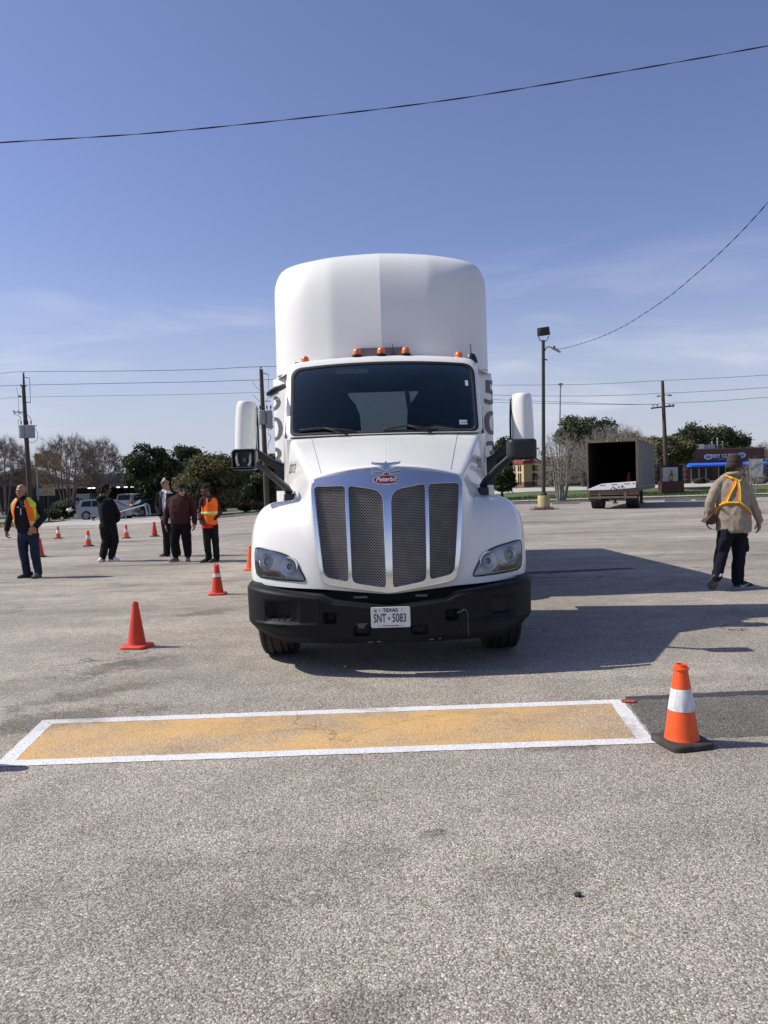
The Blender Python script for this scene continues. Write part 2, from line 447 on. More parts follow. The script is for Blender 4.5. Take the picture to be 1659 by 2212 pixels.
        l.new(rng(n, l, v, .3, 1.4, .74, 1.12, False), pv.inputs['Scale'])
        last = mixc_(n, l, cover, last, pv.outputs[0])
    l.new(last, b.inputs['Base Color'])
    b.inputs['Roughness'].default_value = .88; b.inputs['Specular IOR Level'].default_value = .25
    hgt = math_(n, l, 'SUBTRACT', math_(n, l, 'ADD', math_(n, l, 'MULTIPLY', sc.outputs[1], .5), .5), math_(n, l, 'MULTIPLY', vo.outputs['Distance'], 1.2))
    bp = n.new('ShaderNodeBump'); bp.inputs['Strength'].default_value = .55 if not paint else .4; bp.inputs['Distance'].default_value = .006
    l.new(hgt, bp.inputs['Height']); l.new(bp.outputs[0], b.inputs['Normal'])
    return m
for px, py, rx, ry, an, st in ((250, 1440, .55, .22, .9, .42), (190, 1500, .7, .20, .7, .36), (100, 1560, .8, .28, .5, .38), (60, 1480, .7, .35, .2, .22), (330, 1430, .5, .4, 0, .20), (440, 1325, .45, .25, .6, .36), (370, 1330, .5, .18, 0, .20),
                               (240, 1345, .9, .3, 0, .15), (400, 1620, .2, .1, 0, .2), (940, 1800, .10, .06, .3, .35), (1150, 1900, .35, .25, .3, .16), (700, 1880, .5, .3, 0, .16), (360, 1960, .6, .4, 0, .12), (760, 2190, .3, .12, .5, .22),
                               (1230, 1615, .25, .06, .1, .35), (1420, 1470, .5, .2, 0, .12)):
    g_ = GR(px, py); STAINS.append((g_.x, g_.y, rx, ry, an, st))
LOT = (.364, .331, .287)
M['asphalt'] = aggregate('asphalt', LOT)
M['paint_white'] = aggregate('paint_white', LOT, (.74, .74, .74), (.26, .42))
M['paint_ochre'] = aggregate('paint_ochre', LOT, (.66, .415, .165), (.38, .66), .7)
M['asphalt_patch'] = aggregate('asphalt_patch', (.165, .155, .143), None, contrast=1.1, stains=False)
M['tar'] = mat('tar', (.045, .045, .047), .8, var=.4, scale=20, bump=.2, bscale=150)
M['concrete'] = mat('concrete', (.42, .40, .365), .85, var=.16, scale=.8, bump=.1, bscale=20)
M['grass_ground'] = mat('grass_ground', (.075, .105, .030), .95, var=.45, scale=1.1)
M['kerb'] = mat('kerb', (.34, .325, .29), .85, var=.2, scale=2)

def sheet(name, xs, ys, off, m, kind='structure', clipf=None):
    b = MB()
    def at_(i, j): return (xs[i], ys[j], G(xs[i], ys[j]) + off)
    vs = [at_(i, j) for j in range(len(ys)) for i in range(len(xs))]; n_ = len(xs)
    b.add(vs, [(j * n_ + i, j * n_ + i + 1, (j + 1) * n_ + i + 1, (j + 1) * n_ + i) for j in range(len(ys) - 1) for i in range(n_ - 1)])
    return tag(b.build(name, m, None, 180), kind=kind)
fx = [-2500, -1200, -600, -300, -150, -100] + [x for x in np.arange(-80, 81, 2.0)] + [100, 150, 300, 600, 1200, 2500]
fx = [float(x) for x in fx]
fy = [-300.0, -100.0, -40.0] + [float(y) for y in np.arange(-16, 110, 2.0)] + [120., 150., 220., 400., 800., 1600., 3000.]
tag(sheet('ground', fx, fy, -.06, M['grass_ground']), label='grassy terrain reaching to the horizon around the lot')
EDGE = 50.0
lx = [float(x) for x in np.arange(-90, 91, 2.0)]
ly = [float(y) for y in list(np.arange(-20, 48.1, 2.0))] + [EDGE]
tag(sheet('parking_lot', lx, ly, 0, M['asphalt']), label='weathered pebbly asphalt of the open parking lot')
# verge: kerb of the lot, footpath strip, street, aprons of the businesses
b = MB()
for i in range(len(lx) - 1):
    x0, x1 = lx[i], lx[i + 1]
    if x0 > -25.5 and x1 < -13.5: continue                     # driveway opening on the left
    for (a_, c_) in (((x0, EDGE + .005), (x1, EDGE + .155)),):
        z0, z1 = G(x0, EDGE), G(x1, EDGE)
        b.add([(x0, EDGE, z0 - .05), (x1, EDGE, z1 - .05), (x1, EDGE + .15, z1 - .05), (x0, EDGE + .15, z0 - .05), (x0, EDGE + .01, z0 + .12), (x1, EDGE + .01, z1 + .12), (x1, EDGE + .15, z1 + .12), (x0, EDGE + .15, z0 + .12)],
              [(0, 1, 5, 4), (4, 5, 6, 7), (3, 7, 6, 2)])
tag(b.build('kerb', M['kerb']), kind='structure')
def rect(name, x0, x1, y0, y1, off, m, step=2.0):
    xs = [float(x) for x in np.linspace(x0, x1, max(2, int((x1 - x0) / step) + 1))]; ys = [float(y) for y in np.linspace(y0, y1, max(2, int((y1 - y0) / step) + 1))]
    return sheet(name, xs, ys, off, m)
rect('footpath', -90, -24.4, 55.2, 56.4, -.01, M['concrete']); rect('footpath', -13.4, 90, 55.2, 56.4, -.01, M['concrete'])
M['street'] = mat('street', (.235, .225, .21), .9, var=.15, scale=.6)
M['old_asphalt'] = mat('old_asphalt', (.13, .125, .118), .9, var=.2, scale=.5)
rect('road', -90, 3, 60.0, 67.0, -.04, M['street'])
rect('driveway', -24.4, -13.4, 50.15, 60.2, -.025, M['concrete'])
rect('pavement', 3, 90, 68.0, 84.0, -.03, M['concrete'])
rect('forecourt', -60, -8, 71.0, 90.0, -.03, M['old_asphalt'])

# ---------------------------------------------------------------- painted box on the asphalt
BL, TL, TR, BR = (GR(-4, 1657), GR(92, 1556), GR(1343, 1511), GR(1417, 1606))
BL, TL, TR, BR = [Vector((p.x, p.y)) for p in (BL, TL, TR, BR)]
def quad2(a, b_, c, d): return [a, b_, c, d]
def ragged(poly, z, m, name, d=.05, amp=.006, label=None):
    pts = dens([Vector(p) for p in poly], d)
    pts = [p + Vector((random.uniform(-amp, amp), random.uniform(-amp, amp))) for p in pts]
    b = MB(); b.add([(p.x, p.y, z) for p in pts], [tuple(range(len(pts)))])
    o = b.build(name, m, None)
    return tag(o, label=label, kind='structure')
def inset(a, b_, c, d, w):
    P = [a, b_, c, d]; out = []
    for i in range(4):
        p0, p1, p2 = P[i - 1], P[i], P[(i + 1) % 4]
        e0 = (p1 - p0).normalized(); e1 = (p2 - p1).normalized()
        n0 = Vector((e0.y, -e0.x)); n1 = Vector((e1.y, -e1.x))
        bis = (n0 + n1) / (1 + n0.dot(n1)); out.append(p1 + bis * w)
    return out
BL2 = BL + (BL - BR).normalized() * .03
ins = inset(BL2, TL, TR, BR, .095)
ragged(ins, .0014, M['paint_ochre'], 'painted_box', .05, .006, 'worn ochre paint filling the white outlined box')
Q = [BL2, TL, TR, BR]; I = ins
for k, nm in ((0, 'left'), (1, 'far'), (2, 'right'), (3, 'near')):
    a, b_ = Q[k], Q[(k + 1) % 4]; c, d = I[(k + 1) % 4], I[k]
    w0 = .0
    if k in (1, 3):                                     # the long sides show narrower lines
        c = b_.lerp(c, 1.03); d = a.lerp(d, 1.03)
    ragged([a, b_, c, d], .0024 + .0003 * k, M['paint_white'], 'painted_line', .04, .0035, {0: 'white painted line on the left side of the ochre box', 1: 'white painted line along the far side of the ochre box', 2: 'white painted line on the right side of the ochre box', 3: 'white painted line along the near side of the ochre box'}[k])
# newer dark repair patch to the right of the box
pt = [GR(1352, 1512), GR(1480, 1505), GR(1660, 1497), GR(1900, 1488), GR(1900, 1584), GR(1660, 1591), GR(1540, 1594), GR(1408, 1588)]
ragged([Vector((p.x, p.y)) for p in pt], .0012, M['asphalt_patch'], 'asphalt_patch', .06, .012, 'darker asphalt repair patch beside the painted box')
sl = [GR(1352, 1506), GR(1480, 1499), GR(1660, 1491), GR(1900, 1482), GR(1900, 1490), GR(1660, 1500), GR(1480, 1508), GR(1352, 1513)]
ragged([Vector((p.x, p.y)) for p in sl], .0024, M['tar'], 'crack_seal', .05, .010, 'black tar seam along the far edge of the repair patch')
sl = [GR(1080, 1238), GR(1200, 1233), GR(1365, 1226), GR(1375, 1229), GR(1200, 1238.5), GR(1080, 1243)]
ragged([Vector((p.x, p.y)) for p in sl], .0016, M['tar'], 'crack_seal', .08, .03, 'black tar seam lying in the shadow of the trailer')
# faint old white stripe across the lot
sl = [GR(0, 1497), GR(330, 1488), GR(560, 1478), GR(560, 1480.5), GR(330, 1491), GR(0, 1500)]
# red scrap beside the box corner
b = MB(); c_ = GR(1357, 1516); b.prism(rpoly([Vector((-.055, -.03)), Vector((.03, -.045)), Vector((.06, .015)), Vector((-.04, .035))], .008), .006, Matrix.Translation((c_.x, c_.y, .004)))
tag(b.build('plastic_scrap', mat('scrap_red', (.34, .07, .05), .6), None, bevel=.001), 'flat red plastic scrap by the far right corner of the painted box', 'scrap')
b = MB(); c_ = GR(1248, 1936); b.ell((c_.x, c_.y, .008), (.016, .012, .010), 8, 6); tag(b.build('stone', M['tar'], None, 180), 'small dark stone lying alone on the near asphalt', 'stone')

# ---------------------------------------------------------------- traffic cones
M['cone_orange'] = mat('cone_orange', (.88, .105, .018), .45, var=.08, scale=5, dirt=.12)
M['cone_red'] = mat('cone_red', (.68, .050, .026), .55, var=.12, scale=6, dirt=.30)
M['cone_base'] = mat('cone_base', (.040, .037, .029), .8, var=.35, scale=12, dirt=.35)
M['reflective'] = mat('reflective', (.64, .64, .65), .45, var=.42, scale=26, stretch=(1, 1, .07), dirt=.5)
M['reflective_clean'] = mat('reflective_clean', (.78, .78, .77), .4, var=.06)
def cone(name, loc, label, h=.46, kind='band', red=False, blackbase=True, tilt=0.0, rz=None, nband=1, r0=.094, r1=.034):
    e = empty(name, loc, random.uniform(0, 1.5) if rz is None else rz, label, 'traffic cone', 'traffic cones on the lot')
    s = h / .46
    body = M['cone_red'] if red else M['cone_orange']
    b = MB(); wb = .134 * s
    o8 = rpoly([Vector((-wb, -wb)), Vector((wb, -wb)), Vector((wb, wb)), Vector((-wb, wb))], .05 * s, 5)
    b.rings([[(p.x, p.y, .0) for p in o8], [(p.x, p.y, .022 * s) for p in o8], [(p.x * .95, p.y * .95, .030 * s) for p in o8], [(p.x * .72, p.y * .72, .034 * s) for p in o8]], True, True)
    b.build('base', M['cone_base'] if blackbase else body, e, 50)
    b = MB()
    r0, r1 = r0 * s, r1 * s
    prof = [(r0 * 1.06, .030 * s), (r0 * 1.0, .045 * s)]
    z0, z1 = .045 * s, h
    def rad(z): return lerp(r0, r1, (z - z0) / (z1 - z0))
    prof += [(rad(z), z) for z in np.linspace(z0 + .02, h * .93, 14)]
    prof += [(r1 * 1.32, h * .935), (r1 * 1.30, h * .955), (r1 * 1.02, h * .96), (r1 * .98, h), (r1 * .72, h), (r1 * .7, h * .93)]
    b.lathe(prof, 32, None, caps=False); b.build('body', body, e, 40)
    if kind == 'band':
        b = MB(); a_, c_ = (.43 * h, .70 * h) if nband == 1 else (.52 * h, .70 * h)
        b.lathe([(rad(a_) + .0002, a_), (rad(a_) + .002, a_ + .002), (rad(c_) + .002, c_ - .002), (rad(c_) + .0002, c_)], 32, None, caps=False)
        b.build('reflective_band', M['reflective'] if h > .455 and nband == 1 else M['reflective_clean'], e, 40)
    if kind == 'small':
        b = MB(); b.lathe([(rad(.60 * h) + .002, .60 * h), (rad(.72 * h) + .002, .72 * h)], 32, None, caps=False)
        b.build('reflective_band', M['reflective'], e, 40)
        b = MB(); b.tube([(r1 * .8 * math.cos(t), 0, h + .035 * math.sin(t)) for t in np.linspace(0, math.pi, 9)], .006, 6); b.build('carry_loop', body, e, 180)
    return e
c_ = GR(1473, 1607); cone('traffic_cone', (c_.x, c_.y, .004), 'orange cone with grimy white band at the near corner of the painted box', .468, rz=R(12))
c_ = GR(296, 1398); cone('traffic_cone', (c_.x, c_.y, 0), 'all red cone without a band, alone on the lot left of the truck', .46, 'none', True, False, rz=R(-8), r0=.088, r1=.026)
c_ = GR(470, 1284); cone('traffic_cone', (c_.x, c_.y, 0), 'red cone with carry loop and small band beside the front bumper', .44, 'small', True, False, rz=R(3))
c_ = GR(543, 1231); cone('traffic_cone', (c_.x, c_.y, 0), 'bright orange cone half hidden behind the white fender', .46, 'none', False, False, rz=R(0))
c_ = GR(126, 1164, -.05); cone('traffic_cone', (c_.x, c_.y, G(c_.x, c_.y)), 'cone with white band just right of the bald man in the orange vest', .44, rz=R(5))
c_ = GR(191, 1180, 0); cone('traffic_cone', (c_.x, c_.y, G(c_.x, c_.y)), 'banded cone nearest to the man in the black hood, on his left', .46, rz=R(9))
c_ = GR(273, 1164, -.03); cone('traffic_cone', (c_.x, c_.y, G(c_.x, c_.y)), 'banded cone between the black hooded man and the man in the white shirt', .46, rz=R(2))
c_ = GR(334, 1160, -.03); cone('traffic_cone', (c_.x, c_.y, G(c_.x, c_.y)), 'dull red cone mostly hidden behind the legs of the man in the white shirt', .50, 'none', True, True)
c_ = GR(87, 1203); cone('traffic_cone', (c_.x, c_.y, 0), 'dull red cone hidden behind the jeans of the bald man in the vest', .46, 'none', True)
c_ = GR(-95, 1660); cone('traffic_cone', (c_.x - .05, c_.y + .015, .004), 'cone outside the frame whose shadow touches the near left corner of the box', .468)
# ================================================================ TRUCK
TX, TY = 0.028, 6.2
truck = empty('semi_truck', (TX, TY, 0), 0, 'white day cab semi truck with chrome mesh grille and tall roof fairing', 'truck')
def L(px, py, Y):                        # photograph point at world depth Y, in the truck's own coordinates
    p = W(px, py, Y); return Vector((p.x - TX, p.y - TY, p.z))

# ---- hood and fenders: one control cage, subdivided
rows = [
 [(0,.115,.645),(.30,.135,.675),(.56,.20,.700),(.70,.26,.705),(.95,.38,.708),(1.185,.56,.725),(1.245,.76,.745)],
 [(0,.125,.78),(.31,.145,.79),(.58,.215,.80),(.705,.275,.80),(.95,.39,.80),(1.20,.57,.80),(1.25,.77,.81)],
 [(0,.14,.95),(.32,.165,.95),(.60,.24,.95),(.71,.30,.95),(.95,.41,.95),(1.207,.58,.94),(1.252,.78,.93)],
 [(0,.165,1.18),(.33,.19,1.18),(.625,.275,1.17),(.725,.36,1.16),(.96,.46,1.16),(1.205,.63,1.14),(1.255,.85,1.08)],
 [(0,.205,1.44),(.33,.235,1.43),(.648,.325,1.39),(.735,.45,1.34),(.96,.58,1.355),(1.185,.74,1.325),(1.255,.95,1.20)],
 [(0,.265,1.665),(.33,.285,1.65),(.655,.36,1.575),(.765,.66,1.425),(.95,.76,1.44),(1.145,.88,1.41),(1.25,1.07,1.27)],
 [(0,.33,1.725),(.34,.35,1.712),(.66,.42,1.635),(.79,.80,1.43),(.96,.90,1.445),(1.13,1.0,1.42),(1.245,1.15,1.29)],
 [(0,.85,1.885),(.38,.87,1.87),(.78,.92,1.80),(.90,1.10,1.45),(1.02,1.18,1.43),(1.125,1.25,1.39),(1.24,1.36,1.24)],
 [(0,1.54,2.06),(.48,1.57,2.06),(.975,1.72,2.055),(1.03,1.72,1.55),(1.06,1.66,1.37),(1.12,1.64,1.28),(1.23,1.66,1.09)],
]
nc = 13
for i in range(0, 6):
    for j, k in ((0, .085), (1, .07), (2, .03)):
        x, y, z = rows[i][j]; rows[i][j] = (x, y + k, z)
hv, hf = [], []
for r_ in rows:
    full = [(-x, y, z) for x, y, z in reversed(r_[1:])] + r_
    hv += full
for i in range(len(rows) - 1):
    for j in range(nc - 1):
        a = i * nc + j
        hf.append((a, a + 1, a + nc + 1, a + nc))
hm = MB(); hm.add(hv, hf)
hood = hm.build('hood', M['truck_white'], truck)
me = hood.data
cre = me.attributes.new('crease_edge', 'FLOAT', 'EDGE')
def ekey(i, j, i2, j2): return tuple(sorted((i * nc + j, i2 * nc + j2)))
ck = {}
for i in range(5, 8):
    for j in (4, 8): ck[ekey(i, j, i + 1, j)] = 0.8
for j in range(4, 8): ck[ekey(6, j, 6, j + 1)] = 0.5
for i in range(0, 8):
    ck[ekey(i, 6, i + 1, 6)] = 0.35
for i in range(0, 6):
    for j in (4, 8): ck[ekey(i, j, i + 1, j)] = 0.6
for i in range(3, 7):
    for j in (3, 9): ck[ekey(i, j, i + 1, j)] = 0.35
for e in me.edges:
    k = tuple(sorted(e.vertices))
    if k in ck: cre.data[e.index].value = ck[k]
s_ = hood.modifiers.new('sub', 'SUBSURF'); s_.levels = 4; s_.render_levels = 4
sm_ = hood.modifiers.new('sol', 'SOLIDIFY'); sm_.thickness = 0.012; sm_.offset = -1
swap(hood, evaluate(hood)); hood.data.shade_smooth(); hood.data.set_sharp_from_angle(angle=R(50))
bmh = bmesh.new(); bmh.from_mesh(hood.data); hood_bvh = BVHTree.FromBMesh(bmh); bmh.free()
def on_hood(x, z, off=0.0):
    h = hood_bvh.ray_cast(Vector((x, -1.5, z)), Vector((0, 1, 0)), 3.5)
    if h[0] is None:
        h = hood_bvh.find_nearest(Vector((x, 0.3, z)))
        return Vector((x, h[0].y - off, z))
    return Vector((x, h[0].y - off, z))

# hood panel lines (thin dark gaps running from the windscreen to the grille)
def on_top(x, y, off=0.0):
    h = hood_bvh.ray_cast(Vector((x, y, 3)), Vector((0, 0, -1)), 3)
    return Vector((x, y, (h[0].z if h[0] else 1.7) + off))
for s in (-1, 1):
    b = MB(); b.tube([on_top(s * lerp(.74, .56, t), lerp(1.62, .44, t), 0.0005) for t in [i / 24 for i in range(25)]], 0.0022, 5)
    b.build('panel_gap', M['decal_grey'], hood)
b = MB(); b.tube([on_top(0, lerp(1.5, .42, t), -0.0005) for t in [i / 20 for i in range(21)]], 0.003, 5)
b.build('centre_ridge', M['truck_white'], hood, 180)

# ---- grille: chrome surround with four openings, wire mesh behind
g_out = [(-.643, 1.555), (-.622, 1.628), (-.33, 1.676), (0, 1.692), (.33, 1.676), (.622, 1.628), (.643, 1.555), (.60, .95), (.553, .752), (.28, .710), (0, .672), (-.28, .710), (-.553, .752), (-.60, .95)]
outer = dens(rpoly(g_out, [.04, .07, .12, .12, .12, .07, .04, .2, .06, .1, .02, .1, .06, .2]))
# the four openings, given for the right half, mirrored
op1 = [(.036, 1.515), (.318, 1.560), (.304, .768), (.030, .722)]
op2 = [(.350, 1.560), (.612, 1.560), (.540, .815), (.336, .776)]
openings = []
for s in (-1, 1):
    for op, rr in ((op1, [.10, .03, .05, .03]), (op2, [.03, .03, .06, .03])):
        q = [(s * x, z) for x, z in op]
        openings.append((s, q, rr))
def gy(x, z, off=0.0): return .085 + .26 * x * x + .145 * clamp((z - .67) / 1.02, 0, 1.1) ** 1.9 + .75 * max(0, z - 1.40) ** 2 - off
cu = bpy.data.curves.new('grille', 'CURVE'); cu.dimensions = '2D'; cu.fill_mode = 'BOTH'
def spl(pts):
    sp = cu.splines.new('POLY'); sp.points.add(len(pts) - 1); sp.use_cyclic_u = True
    for i, p in enumerate(pts): sp.points[i].co = (p[0], p[1], 0, 1)
spl(outer)
op_polys = []
for s, q, rr in openings:
    pl = dens(rpoly([Vector(p) for p in q], rr)); op_polys.append(pl); spl(pl)
cu.extrude = 0.016; cu.bevel_depth = 0.004; cu.bevel_resolution = 3; cu.offset = -0.005
co = bpy.data.objects.new('grille', cu); col.objects.link(co)
gme = evaluate(co); bpy.data.objects.remove(co); bpy.data.curves.remove(cu)
bm = bmesh.new(); bm.from_mesh(gme); bmesh.ops.triangulate(bm, faces=bm.faces[:])
for _ in range(4):
    le = [e for e in bm.edges if e.calc_length() > .07]
    if not le: break
    bmesh.ops.subdivide_edges(bm, edges=le, cuts=1); bmesh.ops.triangulate(bm, faces=[f for f in bm.faces if len(f.verts) > 3])
bm.to_mesh(gme); bm.free()
for v in gme.vertices:
    x, z, d = v.co
    v.co = (x, gy(x, z) - d, z)
gme.materials.clear(); gme.materials.append(M['chrome'])
bm = bmesh.new(); bm.from_mesh(gme); bmesh.ops.recalc_face_normals(bm, faces=bm.faces[:]); bm.to_mesh(gme); bm.free()
gme.shade_smooth(); gme.set_sharp_from_angle(angle=R(38))
grille = link('grille_surround', gme, truck)
def inside(poly, x, z):
    c = False; j = len(poly) - 1
    for i in range(len(poly)):
        a, b_ = poly[i], poly[j]
        if (a[1] > z) != (b_[1] > z) and x < (b_[0] - a[0]) * (z - a[1]) / (b_[1] - a[1]) + a[0]: c = not c
        j = i
    return c
# woven screen: staggered rows of oval openings, real holes
PX, PZ = 0.0235, 0.0132
for pl in op_polys:
    xs = [p[0] for p in pl]; zs = [p[1] for p in pl]
    big = pl
    b = MB(); row = 0
    z = min(zs) - PZ
    back = MB()
    while z < max(zs) + PZ:
        x = min(xs) - PX + (PX / 2 if row % 2 else 0)
        while x < max(xs) + PX:
            cx, cz = x + PX / 2, z + PZ / 2
            if inside(big, cx, cz) or inside(big, cx - PX * .6, cz) or inside(big, cx + PX * .6, cz) or inside(big, cx, cz + PZ * .7) or inside(big, cx, cz - PZ * .7):
                y0 = gy(cx, cz, -.012)
                o8 = [(-1, -1), (0, -1), (1, -1), (1, 0), (1, 1), (0, 1), (-1, 1), (-1, 0)]
                h8 = [(-.62, -.62), (0, -.72), (.62, -.62), (.80, 0), (.62, .62), (0, .72), (-.62, .62), (-.80, 0)]
                vo = [(cx + a * PX / 2, y0 + .002, cz + c * PZ / 2) for a, c in o8]
                vh = [(cx + a * PX / 2, y0, cz + c * PZ / 2) for a, c in h8]
                vb = [(cx + a * PX / 2 * .92, y0 + .008, cz + c * PZ / 2 * .92) for a, c in h8]
                b.rings([vo, vh, vb], False, False)
            x += PX
        z += PZ; row += 1
    tag(b.build('mesh_screen', M['grille_wire'], truck, fix=False), kind='stuff')
    bk = MB(); bk.rings([[Vector((p[0], gy(p[0], p[1], -.026), p[1])) for p in big]], True, False)
    bk.build('radiator_screen', M['dark'], truck)

# badge and ornament
bc = Vector((0, gy(0, 1.603) - .026, 1.603))
b = MB()
el = [(0.107 * math.cos(a), 0.036 * math.sin(a)) for a in [2 * math.pi * i / 40 for i in range(40)]]
Mb = Matrix.Translation(bc) @ Matrix.Rotation(R(-14), 4, 'X') @ FRONT
b.prism(el, 0.010, Mb)
badge = b.build('badge', M['red_badge'], truck, 30, bevel=0.003)
rim = MB(); rim.tube([Mb @ Vector((p[0] * 1.02, p[1] * 1.04, 0.008)) for p in el + el[:1]], 0.003, 6)
rim.build('rim', M['chrome'], badge, 180)
text('lettering', 'Peterbilt', 0.052, Mb @ Matrix.Translation((0, 0.001, 0.0115)), M['plate_white'], badge, extrude=0.001, shear=0.35, offset=.0012)
orn = MB()
oc = Vector((0, .235, 1.70))
wsc = lambda L_: [(x, z * .72 + .012) for x, z in L_]
wing = [(-.128, .052), (-.10, .046), (-.03, .038), (.03, .038), (.10, .046), (.128, .052), (.118, .036), (.07, .018), (.028, -.004), (.022, -.055), (-.022, -.055), (-.028, -.004), (-.07, .018), (-.118, .036)]
orn.prism(wsc(wing), 0.03, Matrix.Translation(oc) @ Matrix.Rotation(R(-18), 4, 'X') @ FRONT)
orn.cyl(oc + Vector((0, .0, .0)), oc + Vector((0, .16, .055)), .018, .010, 10)
orn.build('hood_ornament', M['chrome'], truck, 30, bevel=0.004, seg=3)
for s in (-1, 1):
    ob = MB(); ob.prism(wsc([(s * .03, -.055), (s * .124, -.045), (s * .126, .0), (s * .06, .008), (s * .03, -.01)]), 0.008, Matrix.Translation(oc + Vector((0, .02, -.004))) @ Matrix.Rotation(R(-18), 4, 'X') @ FRONT)
    ob.build('ornament_base', M['chrome'], truck, 30, bevel=0.002)

# ---- headlights
HL = [(215,170),(255,160),(330,172),(420,195),(500,214),(560,232),(640,265),(705,305),(760,360),(800,420),(838,490),(870,550),(892,605),(884,628),(800,624),(690,610),(590,600),(480,585),(370,568),(300,556),(262,536),(242,510),(226,430),(216,340),(210,250)]
def zl(zx, zy):
    px, py = 518.5 + zx * .15625, 1157.9 + zy * .15625
    x = L(px, py, 6.62).x; x = L(px, py, lerp(6.42, 6.82, clamp((-x - .68) / .5, 0, 1))).x
    p = L(px, py, lerp(6.42, 6.82, clamp((-x - .68) / .5, 0, 1)))
    return (p.x, p.z)
hl_pts = [zl(*p) for p in HL]
def fan_patch(poly, off, s, shrink=1.0, dome=0.0):
    """sheet that follows the fender: a centre point and rings towards the outline"""
    c = Vector((sum(p[0] for p in poly) / len(poly), sum(p[1] for p in poly) / len(poly)))
    b = MB(); rings = []
    for k in range(1, 8):
        t = k / 7 * shrink
        rings.append([on_hood(s * (c.x + (p[0] - c.x) * t) * 1, c.y + (p[1] - c.y) * t, off + dome * (1 - (k / 7) ** 4)) for p in poly])
    b.rings(rings, True, False)
    return b
def zdisc(zx, zy, r):
    x, z = zl(zx, zy)
    return x, z, r
for s in (1, -1):
    q = -s                                # hl_pts are for the side with negative x
    hroot = fan_patch(hl_pts, 0.004, s, 0.99).build('headlight', M['lens_haze'], truck, 180)
    rim = MB(); rim.tube([on_hood(s * p[0], p[1], 0.004) for p in hl_pts + hl_pts[:1]], 0.0065, 6)
    rim.build('gasket', M['black_plastic'], hroot, 180)
    # bowls: dim reflector cups with a bulb shield, and an amber bar below
    for (zx, zy, r_, br) in ((385, 345, .066, .040), (690, 425, .083, .030)):
        x, z = zl(zx, zy); c = on_hood(s * x, z, 0.0); e_ = r_ * .8
        tx = on_hood(s * x + e_, z) - on_hood(s * x - e_, z); tz = on_hood(s * x, z + e_) - on_hood(s * x, z - e_)
        nn = tx.cross(tz).normalized()
        if nn.y > 0: nn = -nn
        A = frame(c + nn * .014, tx, nn)
        lb = MB(); lb.lathe([(r_ * 1.02, -.014), (r_ * 1.02, .0), (r_ * .97, .001), (r_ * .7, -.008), (r_ * .5, -.011), (.001, -.012)], 28, A, caps=False)
        lb.build('reflector_bowl', M['reflector'], hroot, 40)
        lb = MB(); lb.lathe([(br, -.02), (br, -.009), (br * .8, -.004), (.001, -.001)], 20, A, caps=False)
        lb.build('bulb_shield', M['bulb_dark'], hroot, 40)
    pan = [zl(*p) for p in ((232, 190), (300, 184), (420, 205), (520, 235), (600, 270), (560, 350), (520, 430), (470, 445), (380, 440), (310, 415), (285, 350), (250, 260))]
    fan_patch(pan, 0.0065, s, 1.0).build('reflector_panel', M['silver'], hroot, 180)
    pan = [zl(*p) for p in ((225, 330), (270, 350), (290, 410), (320, 450), (316, 545), (262, 525), (240, 490), (228, 420))]
    fan_patch(pan, 0.0065, s, 1.0).build('bezel', M['bezel'], hroot, 180)
    bar = [zl(*p) for p in ((318, 470), (420, 486), (540, 500), (600, 556), (500, 552), (400, 540), (320, 522))]
    fan_patch(bar, 0.013, s, 1.0).build('turn_signal', M['amber_dull'], hroot, 180)
    ln = [zl(*p) for p in ((285, 330), (300, 400), (330, 440), (420, 470), (540, 490), (580, 540), (620, 562))]
    tb = MB(); tb.tube([on_hood(s * p[0], p[1], 0.016) for p in ln], 0.007, 6)
    tb.build('trim_line', M['reflector'], hroot, 180)
    fan_patch(hl_pts, 0.010, s, 0.985, 0.022).build('lens', M['lens'], hroot, 180)

# ---- bumper: wrap-around moulding with recesses
arc = []
for i in range(121):
    x = lerp(-1.19, 1.19, i / 120); arc.append((x, .115 * x * x + .22 * (abs(x) / 1.2) ** 8))
y1 = arc[-1][1]
corner = [(1.215, y1 + .05), (1.235, y1 + .12), (1.243, y1 + .22), (1.245, y1 + .35)]
arc = [(-x, y) for x, y in reversed(corner)] + arc + corner
def b_top(x):
    a = abs(x)
    return lerp(.572, .620, a / .44) if a < .44 else lerp(.620, .672, ss(.44, .60, a)) if a < .60 else lerp(.672, .735, (a - .60) / .65)
def b_bot(x): return .262 + .012 * abs(x) + .07 * ss(.85, 1.24, abs(x))
holes = [(-.935, .540, .105, .068, .09, .035), (.935, .540, .105, .068, .05, .035), (-.495, .487, .046, .040, .08, .012), (.505, .487, .046, .040, .08, .012),
         (-.235, .375, .065, .034, .05, .012), (.235, .375, .065, .034, .05, .012)]
def b_rec(x, z):
    d = 0
    for cx, cz, hw, hh, dep, rad in holes:
        qx, qz = abs(x - cx) - hw + rad, abs(z - cz) - hh + rad
        sd = math.hypot(max(qx, 0), max(qz, 0)) + min(max(qx, qz), 0) - rad
        d = max(d, dep * (1 - ss(-.014, .010, sd)))
    # scooped ledge below and beside the fog lamp openings
    for cx in (-.90, .90):
        qx, qz = abs(x - cx) - .14, abs(z - .535) - .085
        sd = math.hypot(max(qx, 0), max(qz, 0)) + min(max(qx, qz), 0)
        d = max(d, .014 * (1 - ss(-.02, .02, sd)))
    return d
b = MB(); NV = 64
fine = []
for i in range(len(arc) - 1):
    for k in range(2): fine.append((lerp(arc[i][0], arc[i + 1][0], k / 2), lerp(arc[i][1], arc[i + 1][1], k / 2)))
fine.append(arc[-1])
cols_ = []
